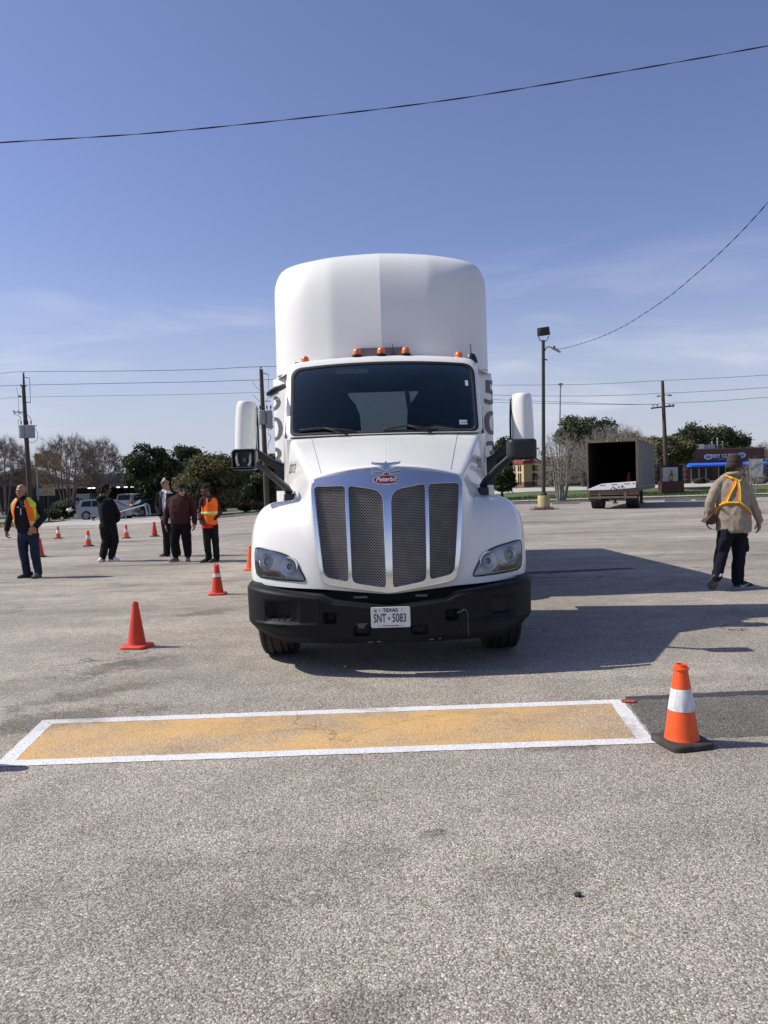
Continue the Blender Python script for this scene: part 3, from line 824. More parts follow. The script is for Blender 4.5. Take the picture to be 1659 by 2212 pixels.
for i, (x, y) in enumerate(fine):
    p0, p1 = fine[max(i - 1, 0)], fine[min(i + 1, len(fine) - 1)]
    t = Vector((p1[0] - p0[0], p1[1] - p0[1])).normalized(); nrm = Vector((t.y, -t.x))
    zt, zb = b_top(x), b_bot(x); c_ = []
    for j in range(NV + 1):
        z = lerp(zb, zt, j / NV)
        d = b_rec(x, z) + .055 * ss(zb + .075, zb - .01, z) + .018 * ss(zt - .03, zt, z) - .010 * math.exp(-((z - .43) / .012) ** 2) * (1 if abs(x) > .6 and abs(x) < 1.15 else 0)
        d += .02 * (.48 - z)
        c_.append((x - nrm.x * d, y - nrm.y * d, z))
    c_.append((x - nrm.x * .12, y - nrm.y * .12, zt + .002))
    cols_.append(c_)
b.rings(cols_, False, False, closed=False)
b.m = []
for f in b.f:
    cx = sum(b.v[i][0] for i in f) / 4; cz = sum(b.v[i][2] for i in f) / 4
    b.m.append(1 if any(abs(cx - h[0]) < h[2] - .006 and abs(cz - h[1]) < h[3] - .006 for h in holes) else 0)  # faces inside the recesses coloured near-black to deepen their shade
bumper = b.build('bumper', [M['bumper_plastic'], M['dark']], truck, 45)
def on_bump(x, z, off=0):
    return Vector((x, .115 * x * x + .22 * (abs(x) / 1.2) ** 8 + .02 * (.48 - z) - off, z))
for s in (-1, 1):                          # mould split lines
    g = MB(); g.tube([on_bump(s * .60, z, .0005) for z in (.31, .4, .5, .6, .665)], .0022, 5); g.build('mould_line', M['dark'], bumper)
g = MB()                                   # torn pale tape and scuffs
g.prism([(-.276, .442), (-.185, .444), (-.205, .428), (-.215, .402), (-.262, .404), (-.268, .43)], .004, Matrix.Translation((0, .006, 0)) @ FRONT)
g.build('torn_tape', mat('tape', (.09, .085, .08), .7), bumper)
g = MB()
pts = [(.545, .505), (.575, .512), (.600, .528), (.622, .52), (.632, .48), (.634, .42), (.632, .36), (.636, .31)]
g.tube([on_bump(x, z, .004 + .003 * (i % 2)) for i, (x, z) in enumerate(pts)], [.005, .003, .006, .003, .002, .0026, .002, .002], 6)
g.build('hanging_cord', mat('cord', (.17, .17, .17), .8), bumper)
for x, z, w in ((-.17, .285, .05), (-.10, .287, .04), (.33, .292, .05), (.40, .296, .025)):
    g = MB(); g.ell(on_bump(x, z, -.012), (w / 2, .004, .005), 10, 6); g.build('scuff', mat('scuff', (.16, .155, .15), .8), bumper)

# dark chassis volume behind the bumper and under the hood
b = MB()
b.box((0, .62, .80), (1.5, .5, .30)); b.box((0, 1.3, .75), (1.2, 1.3, .55))
b.build('engine_bay', M['dark'], truck)
b = MB(); b.box((0, .40, .62), (1.9, .16, .09)); bb_ = b.build('bumper_bracket', M['dark'], truck)
for x_, w_b in ((-.25, .12), (.27, .10)):
    b = MB(); b.box((x_, .30, .615), (w_b, .03, .018)); b.build('clip', M['steel'], bb_)

# ---- licence plate
pl = empty('licence_plate', (0.0015, -.022, .4915)); pl.parent = truck
b = MB(); b.prism(rpoly([Vector((-.159, -.084)), Vector((.159, -.084)), Vector((.159, .084)), Vector((-.159, .084))], .016), .004, FRONT)
b.build('plate', M['plate_white'], pl, 30, bevel=.001)
b = MB()
o_ = rpoly([Vector((-.156, -.081)), Vector((.156, -.081)), Vector((.156, .081)), Vector((-.156, .081))], .015)
b.tube([(p[0], -.0045, p[1]) for p in o_ + o_[:1]], .0018, 5); b.build('edge_bead', M['plate_white'], pl, 180)
F2 = Matrix.Translation((0, -.0052, 0)) @ FRONT
text('state_lettering', 'TEXAS', .038, F2 @ Matrix.Translation((-.002, .056, 0)), M['ink'], pl, .0006, offset=.0012, sx=1.08)
text('serial_lettering', 'SNT', .098, F2 @ Matrix.Translation((-.088, -.010, 0)), M['ink'], pl, .0006, sx=.56, offset=.0012)
text('serial_lettering', '5083', .098, F2 @ Matrix.Translation((.070, -.010, 0)), M['ink'], pl, .0006, sx=.60, offset=.0012)
text('motto_lettering', 'The Lone Star State', .0165, F2 @ Matrix.Translation((0, -.068, 0)), M['ink'], pl, .0005, offset=.0004)
st = []
for i in range(10):
    a = math.pi / 2 + i * math.pi / 5; r_ = .018 if i % 2 == 0 else .006
    st.append((-.122 + r_ * math.cos(a), .052 + r_ * math.sin(a)))
b = MB(); b.prism(st, .0008, F2); b.build('star_emblem', M['decal_grey'], pl)
b = MB(); b.prism([(-.022, .004), (-.016, .004), (-.016, .010), (-.010, .010), (-.010, .002), (-.002, .000), (-.001, -.006), (-.008, -.014), (-.012, -.008), (-.017, -.008)], .0008, F2 @ Matrix.Translation((-.002, -.008, 0)))
b.build('state_emblem', M['ink'], pl)
for x, z in ((-.09, .06), (.093, .06), (-.094, -.07), (.09, -.07)):
    b = MB(); b.lathe([(.005, 0), (.005, .002), (.001, .003)], 10, F2 @ Matrix.Translation((x, z, 0))); b.build('screw', M['steel'], pl)
text('sticker_lettering', 'DHT5083', .009, F2 @ Matrix.Translation((.127, -.070, 0)), M['ink'], pl, .0004) if False else None

# ---- cab
def WS(x, z, off=0.0):                      # windscreen surface
    t = (z - 2.083)
    return Vector((x, 1.55 + .155 * (x / .968) ** 2 + t * (.64 - .07 * (x / .968) ** 2) - off, z))
ws = [Vector((-.970, 2.080)), Vector((.970, 2.080)), Vector((.985, 2.835)), Vector((.5, 2.868)), (Vector((0, 2.876))), Vector((-.5, 2.868)), Vector((-.985, 2.835))]
ws_o = dens(rpoly(ws, [.07, .07, .13, .3, .3, .3, .13], 10), .05)
cx_, cz_ = 0.0, 2.47
def scale_to(p, kx, kzt, kzb):
    x, z = p
    return (x * kx, cz_ + (z - cz_) * (kzt if z > cz_ else kzb))
N_ = len(ws_o)
loops = []
loops.append([WS(p[0], p[1], -.01) for p in ws_o])
loops.append([WS(p[0], p[1], .012) for p in ws_o])
l1 = [scale_to(p, 1.035, 1.14, 1.02) for p in ws_o]
loops.append([WS(x, z, .004) + Vector((0, 0, 0)) for x, z in l1])
l2 = [scale_to(p, 1.052, 1.20, 1.03) for p in ws_o]
loops.append([WS(x, z) + Vector((0, .06, 0)) for x, z in l2])
l3 = [scale_to(p, 1.062, 1.235, 1.06) for p in ws_o]
loops.append([WS(x, z) + Vector((0, .16, 0)) for x, z in l3])
def back_pt(p, y, kx, zt, zb):
    x, z = p
    zz = cz_ + (z - cz_) * ((zt - cz_) / (2.876 - cz_) if z > cz_ else (zb - cz_) / (2.08 - cz_))
    return Vector((clamp(x * kx, -1.045, 1.045), y, zz))
loops.append([back_pt(p, max(2.35, loops[-1][i].y + .02), 1.066, 2.965, 1.45) for i, p in enumerate(ws_o)])
loops.append([back_pt(p, 3.02, 1.066, 2.985, 1.30) for p in ws_o])
b = MB(); b.rings(loops, False, False)
cab = b.build('cab', M['truck_white'], truck, 40)
b = MB(); b.rings([[Vector((s_x * 1.0, 1.68, z)) for s_x, z in ((-1, 1.25), (1, 1.25), (1, 2.05), (-1, 2.05))], [Vector((s_x * 1.043, 1.80, z)) for s_x, z in ((-1, 1.22), (1, 1.22), (1, 2.07), (-1, 2.07))], [Vector((s_x * 1.043, 2.5, z)) for s_x, z in ((-1, 1.22), (1, 1.22), (1, 2.07), (-1, 2.07))]], True, False)
b.build('cowl', M['truck_white'], truck, 30)
# rear wall with its window
rw = rpoly([Vector((-.52, 2.08)), Vector((.52, 2.08)), Vector((.50, 2.665)), Vector((-.50, 2.665))], [.1, .1, .1, .1], 10)
rwd = dens(rw, .05)
def resample(poly, n):
    P = [Vector(p) for p in poly]; ln_ = [0]
    for i in range(len(P)): ln_.append(ln_[-1] + (P[(i + 1) % len(P)] - P[i]).length)
    out = []
    for k in range(n):
        d = ln_[-1] * k / n
        for i in range(len(P)):
            if ln_[i + 1] >= d: break
        out.append(P[i].lerp(P[(i + 1) % len(P)], (d - ln_[i]) / max(ln_[i + 1] - ln_[i], 1e-6)))
    return out
b = MB()
ang = lambda p, c: math.atan2(p[1] - c[1], p[0] - c[0])
outl = [(p.x, p.z) for p in loops[-1]]
inl = []
for p in outl:                              # cast from the window centre to pair the loops by angle
    a = ang(p, (0, 2.35)); best = None
    for k in range(len(rwd)):
        q0, q1 = rwd[k], rwd[(k + 1) % len(rwd)]
        d0 = Vector((math.cos(a), math.sin(a)))
        e = q1 - q0; r0 = q0 - Vector((0, 2.35)); den = d0.x * e.y - d0.y * e.x
        if abs(den) < 1e-9: continue
        t = (r0.x * e.y - r0.y * e.x) / den; u = (r0.x * d0.y - r0.y * d0.x) / den
        if t > 0 and -1e-6 <= u <= 1 + 1e-6: best = (d0.x * t, 2.35 + d0.y * t)
    inl.append(best or (0, 2.35))
b.rings([[(x, 3.02, z) for x, z in outl], [(x, 3.025, z) for x, z in inl], [(x, 2.99, z) for x, z in inl]], False, False)
b.build('rear_wall', M['seat_dark'], truck)
b = MB(); b.add([(x, 3.005, z) for x, z in rwd], [tuple(range(len(rwd)))]); b.build('rear_window', M['rear_glass'], truck)
# windscreen with rubber frame
b = MB(); rr_ = []
for k in (.0, .2, .4, .6, .8, 1.0):
    rr_.append([WS(p[0] * max(k, .02) * .985, cz_ + (p[1] - cz_) * max(k, .02) * .985, .004) for p in ws_o])
b.rings(rr_, True, False)
wind = b.build('windscreen', M['windshield'], truck, 180)
b = MB()
b.rings([[WS(p[0], p[1], .010) for p in ws_o], [WS(p[0] * .985, cz_ + (p[1] - cz_) * .972, .022) for p in ws_o], [WS(p[0] * .960, cz_ + (p[1] - cz_) * .925, .012) for p in ws_o], [WS(p[0] * .958, cz_ + (p[1] - cz_) * .92, -.004) for p in ws_o]], False, False)
b.build('window_rubber', M['rubber'], truck, 60)
# inspection sticker and toll tag behind the glass
def ws_frame(x, z, off):
    o = WS(x, z, off); dx = (WS(x + .02, z) - WS(x - .02, z)).normalized(); dz = (WS(x, z + .02) - WS(x, z - .02)).normalized()
    n_ = dx.cross(dz).normalized()
    return Matrix(((dx.x, dz.x, n_.x, o.x), (dx.y, dz.y, n_.y, o.y), (dx.z, dz.z, n_.z, o.z), (0, 0, 0, 1)))
q = ws_frame(.812, 2.178, .010)
b = MB(); b.prism([(-.042, -.027), (.042, -.027), (.042, .027), (-.042, .027)], .001, q); stk = b.build('inspection_sticker', M['sticker'], truck)
text('lettering', '12-24', .034, q @ Matrix.Translation((0, 0, .0025)), M['ink'], stk, .0004)
q = ws_frame(.885, 2.61, .010)
b = MB(); b.prism([(-.016, -.035), (.016, -.035), (.016, .035), (-.016, .035)], .001, q); b.build('toll_tag', M['sticker'], truck)
# wipers
for pts in ((L(648, 930, 7.93), L(700, 924, 7.80), L(770, 932, 7.76)), (L(827, 928, 7.76), L(880, 919, 7.78), L(945, 929, 7.84))):
    b = MB(); pts2 = [WS(p.x, p.z, .032) for p in pts]
    dense = [pts2[0].lerp(pts2[1], t / 4) for t in range(4)] + [pts2[1].lerp(pts2[2], t / 4) for t in range(5)]
    b.tube([WS(p.x, p.z, .030) for p in dense], .009, 6)
    w_ = b.build('wiper_blade', M['rubber'], truck, 180)
    a = MB(); m_ = pts2[1]; foot = WS(m_.x + .24, 2.075, .03)
    a.tube([m_ + Vector((0, -.006, 0)), m_.lerp(foot, .5) + Vector((0, -.02, 0)), foot], [.007, .008, .011], 6)
    a.build('arm', M['rubber'], w_, 180)
# interior
b = MB(); b.box((0, 2.42, 1.62), (1.9, 1.15, .3)); b.build('cab_floor', M['seat_dark'], truck)
b = MB()
dsh = [(-.95, 2.02), (-.5, 2.11), (-.1, 2.125), (.15, 2.12), (.3, 2.14), (.55, 2.20), (.75, 2.17), (.95, 2.02)]
b.rings([[(x, 1.78 + .12 * (x / .95) ** 2, z - .06) for x, z in dsh] + [(x, 1.8, 1.8) for x, z in reversed(dsh)], [(x, 2.15, z) for x, z in dsh] + [(x, 2.15, 1.8) for x, z in reversed(dsh)]], True, True)
b.build('dashboard', M['dash'], truck, 50)
for x in (-.57, .57):
    s = MB()
    prof = [(.24, 2.0), (.245, 2.2), (.235, 2.38), (.20, 2.5), (.16, 2.56), (.13, 2.62), (.135, 2.70), (.12, 2.78), (.06, 2.81)]
    rings = [[Vector((x + hw * math.cos(a) * 1.25, 2.72 + .09 * math.sin(a) + (z - 2) * .12, z)) for a in [2 * math.pi * k / 20 for k in range(20)]] for hw, z in prof]
    s.rings(rings); s.build('seat', M['seat_dark'], truck, 60)
b = MB(); b.tube([(.56 + .23 * math.cos(a), 2.30 + .08 * math.sin(a), 2.10 + .17 * math.sin(a)) for a in [2 * math.pi * k / 28 for k in range(29)]], .016, 8)
b.build('steering_wheel', M['black_plastic'], truck, 180)
b = MB(); b.box((.31, 2.8, 2.35), (.05, .03, .60), Matrix.Rotation(R(-6), 3, 'Y')); b.build('grab_bar', M['black_plastic'], truck)
b = MB(); b.box((0, 2.60, 2.90), (1.9, .75, .04)); b.build('headliner', M['seat_dark'], truck)
b = MB(); b.box((-.33, 2.12, 2.79), (.34, .012, .05)); b.build('sun_visor', mat('visor_cloth', (.20, .22, .21), .8), truck)
# doors with dark side panes
for s in (-1, 1):
    d = MB()
    prof = [(1.78, 1.35), (2.90, 1.30), (2.90, 2.80), (2.35, 2.82), (1.86, 2.06)]
    d.prism(prof, .012, frame((s * 1.044, 0, 0), (0, 1, 0), (s, 0, 0)) if s > 0 else Matrix(((0, 0, -1, -1.044), (1, 0, 0, 0), (0, 1, 0, 0), (0, 0, 0, 1))))
    door = d.build('door', M['truck_white'], truck, bevel=.006)
    g = MB(); g.prism([(1.98, 2.10), (2.85, 2.10), (2.85, 2.74), (2.38, 2.76)], .004, Matrix(((0, 0, s, s * 1.0575), (1, 0, 0, 0), (0, 1, 0, 0), (0, 0, 0, 1))))
    g.build('side_window', M['pane_dark'], door)
    g = MB(); g.box((s * 1.07, 2.75, 1.95), (.03, .16, .04)); g.build('door_handle', M['black_plastic'], door, bevel=.006)

# roof marker lamps, backing plate, aerials
def roof_z(x): return 2.958 - .055 * (abs(x) / .9) ** 2.5
for i, x in enumerate((-.845, -.272, -.008, .258, .838)):
    z = roof_z(x) + (.004 if abs(x) < .5 else -.006); y = 2.20 + .10 * (x / .9) ** 2
    b = MB(); Ml = Matrix.Translation((x, y, z))
    b.lathe([(.056, 0), (.056, .012), (.05, .016)], 20, Ml @ Matrix.Diagonal((1, 1.5, 1, 1)))
    lm = b.build('marker_lamp', M['black_plastic'], truck, 40)
    b = MB(); b.lathe([(.048, .014), (.046, .05), (.040, .072), (.026, .086), (.001, .092)], 20, Ml @ Matrix.Diagonal((1, 1.3, 1, 1)), caps=False)
    b.build('amber_lens', M['amber'], lm, 60)
b = MB(); b.prism(rpoly([Vector((-.325, 0)), Vector((.31, 0)), Vector((.285, .125)), Vector((-.285, .125))], [.01, .01, .06, .06]), .02, Matrix.Translation((0, 2.335, 2.945)) @ FRONT)
b.build('lamp_backing', mat('backing_grey', (.16, .16, .17), .5), truck, 30, bevel=.004)
b = MB(); b.box((.125, 2.27, 2.972), (.065, .05, .025)); b.cyl((.125, 2.27, 2.98), (.118, 2.27, 3.10), .006, .004, 6); b.build('aerial', M['black_plastic'], truck, 40)
b = MB(); b.lathe([(.075, -.02), (.06, .04), (.04, .075), (.01, .085)], 12, Matrix.Translation((.985, 2.36, 2.90))); b.cyl((.985, 2.36, 2.97), (.98, 2.36, 3.09), .007, .005, 6); b.build('aerial', M['black_plastic'], truck, 40)
b = MB(); b.tube([(x, 2.325 + .10 * (x / .9) ** 2, roof_z(x) + .012) for x in [lerp(-.86, .86, i / 30) for i in range(31)]], .014, 6); b.build('roof_seam', M['rubber'], truck, 180)

# ---- roof fairing
def zt(x): return 4.290 - .075 * (x / .95) ** 2 - .15 * (abs(x) / 1.250) ** 22
def yb(x):
    a = abs(x)
    return 2.34 + .10 * a + .20 * max(0, a - .56) + .34 * (a / 1.250) ** 9
def fair(u, v):
    # u: across, v: 0 base .. 1 back of the roof
    a = abs(u - .5) * 2; sgn = 1 if u >= .5 else -1
    x = sgn * 1.250 * (1 - (1 - a) ** 1.35) if a < 1 else sgn * 1.250
    zb = 2.93 - .10 * ss(.85, 1.250, abs(x))
    y0 = yb(x); top = zt(x)
    bow = .10 * (1 - (x / 1.250) ** 2)
    P = [(y0, zb), (y0 + .10 + bow * .3, lerp(zb, top, .97)), (y0 + .22 + bow, top + .01), (3.30, top - .01)]
    t = v
    k = [(1 - t) ** 3, 3 * t * (1 - t) ** 2, 3 * t * t * (1 - t), t ** 3]
    wdt = 1.0 + .012 * ss(.0, .6, v)
    return Vector((x * wdt, sum(k[i] * P[i][0] for i in range(4)), sum(k[i] * P[i][1] for i in range(4))))
b = MB(); b.grid(fair, 64, 40)
fairing = b.build('roof_fairing', M['fairing_white'], truck, 30, fix=True)
me = fairing.data
se = {}
for e in me.edges:                          # crisp seam down the middle
    if all(abs(me.vertices[i].co.x) < 1e-4 for i in e.vertices): e.use_edge_sharp = True
# closing sides of the fairing, underside lip
for s in (-1, 1):
    b = MB()
    edge = [fair(0 if s < 0 else 1, j / 40) for j in range(41)]
    b.rings([[p for p in edge], [Vector((p.x * 1.004, max(3.30, p.y) , p.z)) for p in edge]], False, False, closed=False)
    b.build('fairing_side', M['fairing_white'], truck, 60)
    # side extender below, flaring outwards to its rubber trailing edge, with the unit number stacked on it
    zs = [1.02, 1.3, 1.8, 2.3, 2.7, 2.86]
    def ext(u, v, s=s):
        z = lerp(1.02, 2.84, v)
        return Vector((s * (lerp(1.07, 1.285, ss(0, .55, u)) + .02 * u), lerp(2.72, 3.26, u), z))
    b = MB(); b.grid(ext, 64, 24)
    se_ = b.build('side_extender', M['truck_white'], truck, 60)
    so = se_.modifiers.new('sol', 'SOLIDIFY'); so.thickness = .012; so.offset = -1 if s > 0 else 1
    for k, ch in enumerate('503'):
        tm = text_mesh(ch, .40, 0.0, 0, 'CENTER', .004)
        zc = 2.60 - .36 * k
        bm = bmesh.new(); bm.from_mesh(tm)
        bmesh.ops.triangulate(bm, faces=bm.faces[:]); bmesh.ops.subdivide_edges(bm, edges=bm.edges[:], cuts=1)
        for _ in range(4):
            le = [e for e in bm.edges if e.calc_length() > .035]
            if not le: break
            bmesh.ops.subdivide_edges(bm, edges=le, cuts=1); bmesh.ops.triangulate(bm, faces=[f for f in bm.faces if len(f.verts) > 3])
        for v in bm.verts:
            uu = clamp(.46 + (v.co.x * 1.15 if s > 0 else -v.co.x * 1.15) / .54 * 1.0, .02, .99)
            p = ext(uu, (zc + v.co.y - 1.02) / 1.82)
            v.co = p + Vector((s * .010, -.010, 0)) if uu < .5 else p + Vector((s * .014, -.002, 0))
        bm.to_mesh(tm); bm.free()
        tm.materials.clear(); tm.materials.append(M['decal_grey'])
        link('unit_number', tm, se_)
    b = MB()
    b.tube([(s * 1.318, 3.28, z) for z in [lerp(1.02, 2.84, t / 10) for t in range(11)]], .022, 6)
    b.tube([(s * 1.262, 3.32, z) for z in [lerp(2.90, 3.95, t / 10) for t in range(11)]], .018, 6)
    b.build('edge_rubber', M['rubber'], truck, 180)
    b = MB(); b.rings([[(s * .93, 2.55, 2.90), (s * 1.225, 2.80, 2.86), (s * 1.25, 3.28, 2.85), (s * .93, 3.1, 2.93)]], True, False); b.build('fairing_lip', M['fairing_white'], truck)
# small stain on the lip
# ---- mirrors on the doors
for s in (-1, 1):
    mroot = None
    m = MB(); rings = []
    # plan section: outer back, outer front, ridge, inner front, inner back (x measured outwards from the inner edge)
    for z, k, dy in ((1.855, .80, .02), (1.875, .93, .005), (1.93, .99, 0), (2.1, 1.0, 0), (2.3, .99, .0), (2.43, .95, .005), (2.475, .88, .018), (2.495, .74, .04)):
        cxm = 1.472; tilt = .022 * (z - 2.1) / .4
        sec = [(1.590, .14), (1.592, .02), (1.565, -.055), (1.50, -.095) if s < 0 else (1.475, -.095), (1.42, -.065), (1.362, .0), (1.358, .14)]
        rings.append([Vector((s * (cxm + (x - cxm) * k - tilt * (1 if s < 0 else .4)), 1.95 + (y + dy) * (k ** .5), z + (.02 * (1.59 - x) * (-1 if z > 2.4 else 0)))) for x, y in sec])
    m.rings(rings); mr = m.build('door_mirror', M['truck_white'], truck, 70)
    sb = mr.modifiers.new('sub', 'SUBSURF'); sb.levels = 2; sb.render_levels = 2
    swap(mr, evaluate(mr)); mr.data.shade_smooth()
    g = MB(); g.box((s * 1.475, 2.105, 2.18), (.20, .012, .56)); g.build('mirror_glass', M['pane_dark'], mr, bevel=.004)
    g = MB(); g.tube([(s * 1.350, 2.05, 1.87), (s * 1.352, 2.06, 2.2), (s * 1.362, 2.06, 2.44)], .012, 6); g.build('edge_strip', M['black_plastic'], mr, 180)
    a = MB()
    # triangular bracket with an oval opening: two limbs and a mounting plate
    a.tube([(s * 1.44, 2.0, 1.93), (s * 1.37, 2.0, 1.935), (s * 1.22, 2.0, 1.84), (s * 1.07, 2.0, 1.76)], [.05, .05, .043, .05], 8)
    a.tube([(s * 1.34, 2.0, 1.80), (s * 1.22, 2.0, 1.70), (s * 1.07, 2.0, 1.58)], [.03, .036, .05], 8)
    a.box((s * 1.10, 2.0, 1.66), (.14, .08, .27)); a.box((s * 1.062, 2.0, 1.66), (.03, .11, .36))
    a.box((s * 1.395, 1.98, 1.90), (.10, .12, .09))
    a.build('mirror_bracket', M['black_plastic'], truck, 40, bevel=.010)
    # hood-mounted mirror: base on the hood flank, swept arm, square head
    arm = MB()
    if s < 0:
        P_ = [L(627, 1098, 7.25), L(626, 1066, 7.25), L(618, 1053, 7.22), L(590, 1030, 7.12), L(562, 1008, 7.05), L(545, 1000, 7.0)]
    else:
        P_ = [L(1043, 1085, 7.25), L(1043, 1052, 7.25), L(1049, 1040, 7.22), L(1075, 1010, 7.12), L(1098, 990, 7.05), L(1115, 978, 7.0)]
    arm.tube(P_[1:], [.040, .036, .030, .028, .034], 10)
    p0, p1 = P_[0], P_[1]
    arm.rings([[Vector((p0.x + dx * .052, p0.y + dy * .10, p0.z)) for dx, dy in ((-1, -.8), (-.8, -1), (.8, -1), (1, -.8), (1, 1.6), (-1, 1.6))],
               [Vector((p1.x + dx * .047, p1.y + dy * .08, p1.z)) for dx, dy in ((-1, -.8), (-.8, -1), (.8, -1), (1, -.8), (1, 1.6), (-1, 1.6))]])
    arm.build('hood_mirror_arm', M['black_plastic'], truck, 50, bevel=.006)
    hd = MB()
    if s < 0:
        c = (L(503, 970, 7.0) + L(553, 1016, 7.0)) / 2; w_, h_ = .222, .195
    else:
        c = (L(1097, 948, 7.0) + L(1158, 993, 7.0)) / 2; w_, h_ = .262, .192
    rr2 = rpoly([Vector((-w_ / 2, -h_ / 2)), Vector((w_ / 2, -h_ / 2)), Vector((w_ / 2, h_ / 2)), Vector((-w_ / 2, h_ / 2))], .035, 6)
    if s > 0:
        prof = [(.55, -.075), (.86, -.066), (.97, -.04), (1.0, 0), (.98, .10)]
    else:
        prof = [(.80, .01), (.84, -.045), (.90, -.055), (.97, -.045), (1.0, -.01), (.98, .10)]
    hd.rings([[c + Vector((p[0] * k, y, p[1] * k)) for p in rr2] for k, y in prof])
    hdo = hd.build('hood_mirror', M['black_plastic'], truck, 60)
    if s < 0:                                # open back: two pale brackets and a pivot in the cavity
        for dx in (-.062, .062):
            t_ = MB(); t_.tube([c + Vector((dx, -.03, .06)), c + Vector((dx * 1.0, -.05, .02)), c + Vector((dx * .95, -.05, -.03)), c + Vector((dx * .75 if dx < 0 else dx * .7, -.045, -.055))], [.010, .012, .011, .014], 8)
            t_.build('support_rod', mat('rod_grey', (.42, .42, .40), .5), hdo, 180)
        t_ = MB(); t_.lathe([(.022, 0), (.020, .012), (.008, .016), (.001, .016)], 16, Matrix.Translation(c + Vector((.004, -.004, -.002))) @ FRONT); t_.build('pivot', M['decal_grey'], hdo, 40)
        t_ = MB(); t_.prism([(-.10, -.074), (.095, -.074), (.095, -.066), (-.10, -.066)], .02, Matrix.Translation(c + Vector((0, -.03, 0))) @ FRONT); t_.build('ledge', M['decal_grey'], hdo)
# visor arm sticking out at the top of the left door
b = MB()
va, vb = L(578, 852, 8.05), L(614, 834, 8.3)
b.tube([va, va.lerp(vb, .25), va.lerp(vb, .7), vb], [.018, .034, .030, .028], 8); vz = b.build('door_deflector', M['black_plastic'], truck, 60)
b = MB(); b.tube([va + Vector((.015, 0, -.035)), va.lerp(vb, .6) + Vector((0, 0, -.04))], [.012, .016], 6); b.build('deflector_underside', M['truck_white'], vz, 60)
# small rotated lettering on the hood flanks
for s, body in ((-1, 'USDOT 20'), (1, 'USDOT')):
    tm = text_mesh(body, .085, 0, .2, 'CENTER', .001)
    bm = bmesh.new(); bm.from_mesh(tm); bmesh.ops.triangulate(bm, faces=bm.faces[:])
    bmesh.ops.subdivide_edges(bm, edges=bm.edges[:], cuts=1)
    for v in bm.verts:
        y = 1.34 + v.co.y; z = 1.78 - v.co.x * .75 
        y, z = 1.36 + v.co.x * (1 if s > 0 else -1), 1.74 + v.co.y * 1.5 
        h = hood_bvh.ray_cast(Vector((s * 2, y, z)), Vector((-s, 0, 0)), 3)
        v.co = Vector(((h[0].x if h[0] else s * .9) + s * .003, y, z))
    bm.to_mesh(tm); bm.free(); tm.materials.clear(); tm.materials.append(M['decal_grey'])
    link('hood_lettering', tm, truck)

# ---- wheels, frame, tanks
def tyre_mesh():
    b = MB(); prof = []
    w = .160
    prof += [(.30, -w + .02), (.36, -w), (.44, -w - .006), (.485, -w + .006), (.512, -w + .022)]
    for g_ in (-.10, -.04, .04, .10):
        prof += [(.520, g_ - .012), (.506, g_ - .008), (.506, g_ + .008), (.520, g_ + .012)]
    prof += [(.512, w - .022), (.485, w - .006), (.44, w + .006), (.36, w), (.30, w - .02)]
    b.lathe(prof, 48, Matrix.Rotation(R(90), 4, 'Y'), caps=False)
    return b
def rim_mesh(spikes=True):
    b = MB()
    b.lathe([(.30, -.12), (.31, -.125), (.285, -.10), (.26, -.03), (.16, -.06), (.14, -.15), (.06, -.17), (.001, -.17)], 32, Matrix.Rotation(R(-90), 4, 'Y') @ Matrix.Scale(-1, 4, (0, 0, 1)) if False else Matrix.Rotation(R(90), 4, 'Y'), caps=False)
    for k in range(10):
        a = 2 * math.pi * k / 10
        if spikes: b.cyl((-.05, .18 * math.sin(a), .18 * math.cos(a)), (-.255, .18 * math.sin(a), .18 * math.cos(a)), .018, .003, 8)
    return b
def wheel(x, y, s, dual=False):
    e = empty('wheel', (x, y, .52)); e.parent = truck
    if s > 0: e.rotation_euler = (0, 0, math.pi)
    tyre_mesh().build('tyre', M['tyre'], e, 40)
    rim_mesh().build('rim', M['chrome'], e, 40)
    if dual:
        tyre_mesh().build('inner_tyre', M['tyre'], e, 40, loc=(.34, 0, 0))
for s in (-1, 1):
    wheel(s * 1.02, 1.03, s)
    wheel(s * 1.07, 4.30, s, True); wheel(s * 1.07, 5.60, s, True)
    b = MB(); b.cyl((s * .82, 1.95, .62), (s * .82, 3.0, .62), .31, .31, 28); tk = b.build('fuel_tank', M['chrome'], truck, 40)
    b = MB(); b.box((s * .82, 2.5, .965), (.5, .9, .03)); b.build('step', M['steel'], truck)
    b = MB(); b.box((s * .42, 3.5, .88), (.09, 5.6, .26)); b.build('frame_rail', M['dark'], truck)
b = MB(); b.cyl((-.9, 1.03, .52), (.9, 1.03, .52), .07, .07, 10); b.build('axle', M['dark'], truck, 60)
for y in (4.30, 5.60):
    b = MB(); b.cyl((-.95, y, .52), (.95, y, .52), .09, .09, 10); b.ell((0, y, .52), (.24, .24, .24), 14, 8); b.build('axle', M['dark'], truck, 60)
b = MB(); b.box((0, 4.95, 1.08), (.9, .9, .10)); b.build('fifth_wheel', M['steel'], truck)

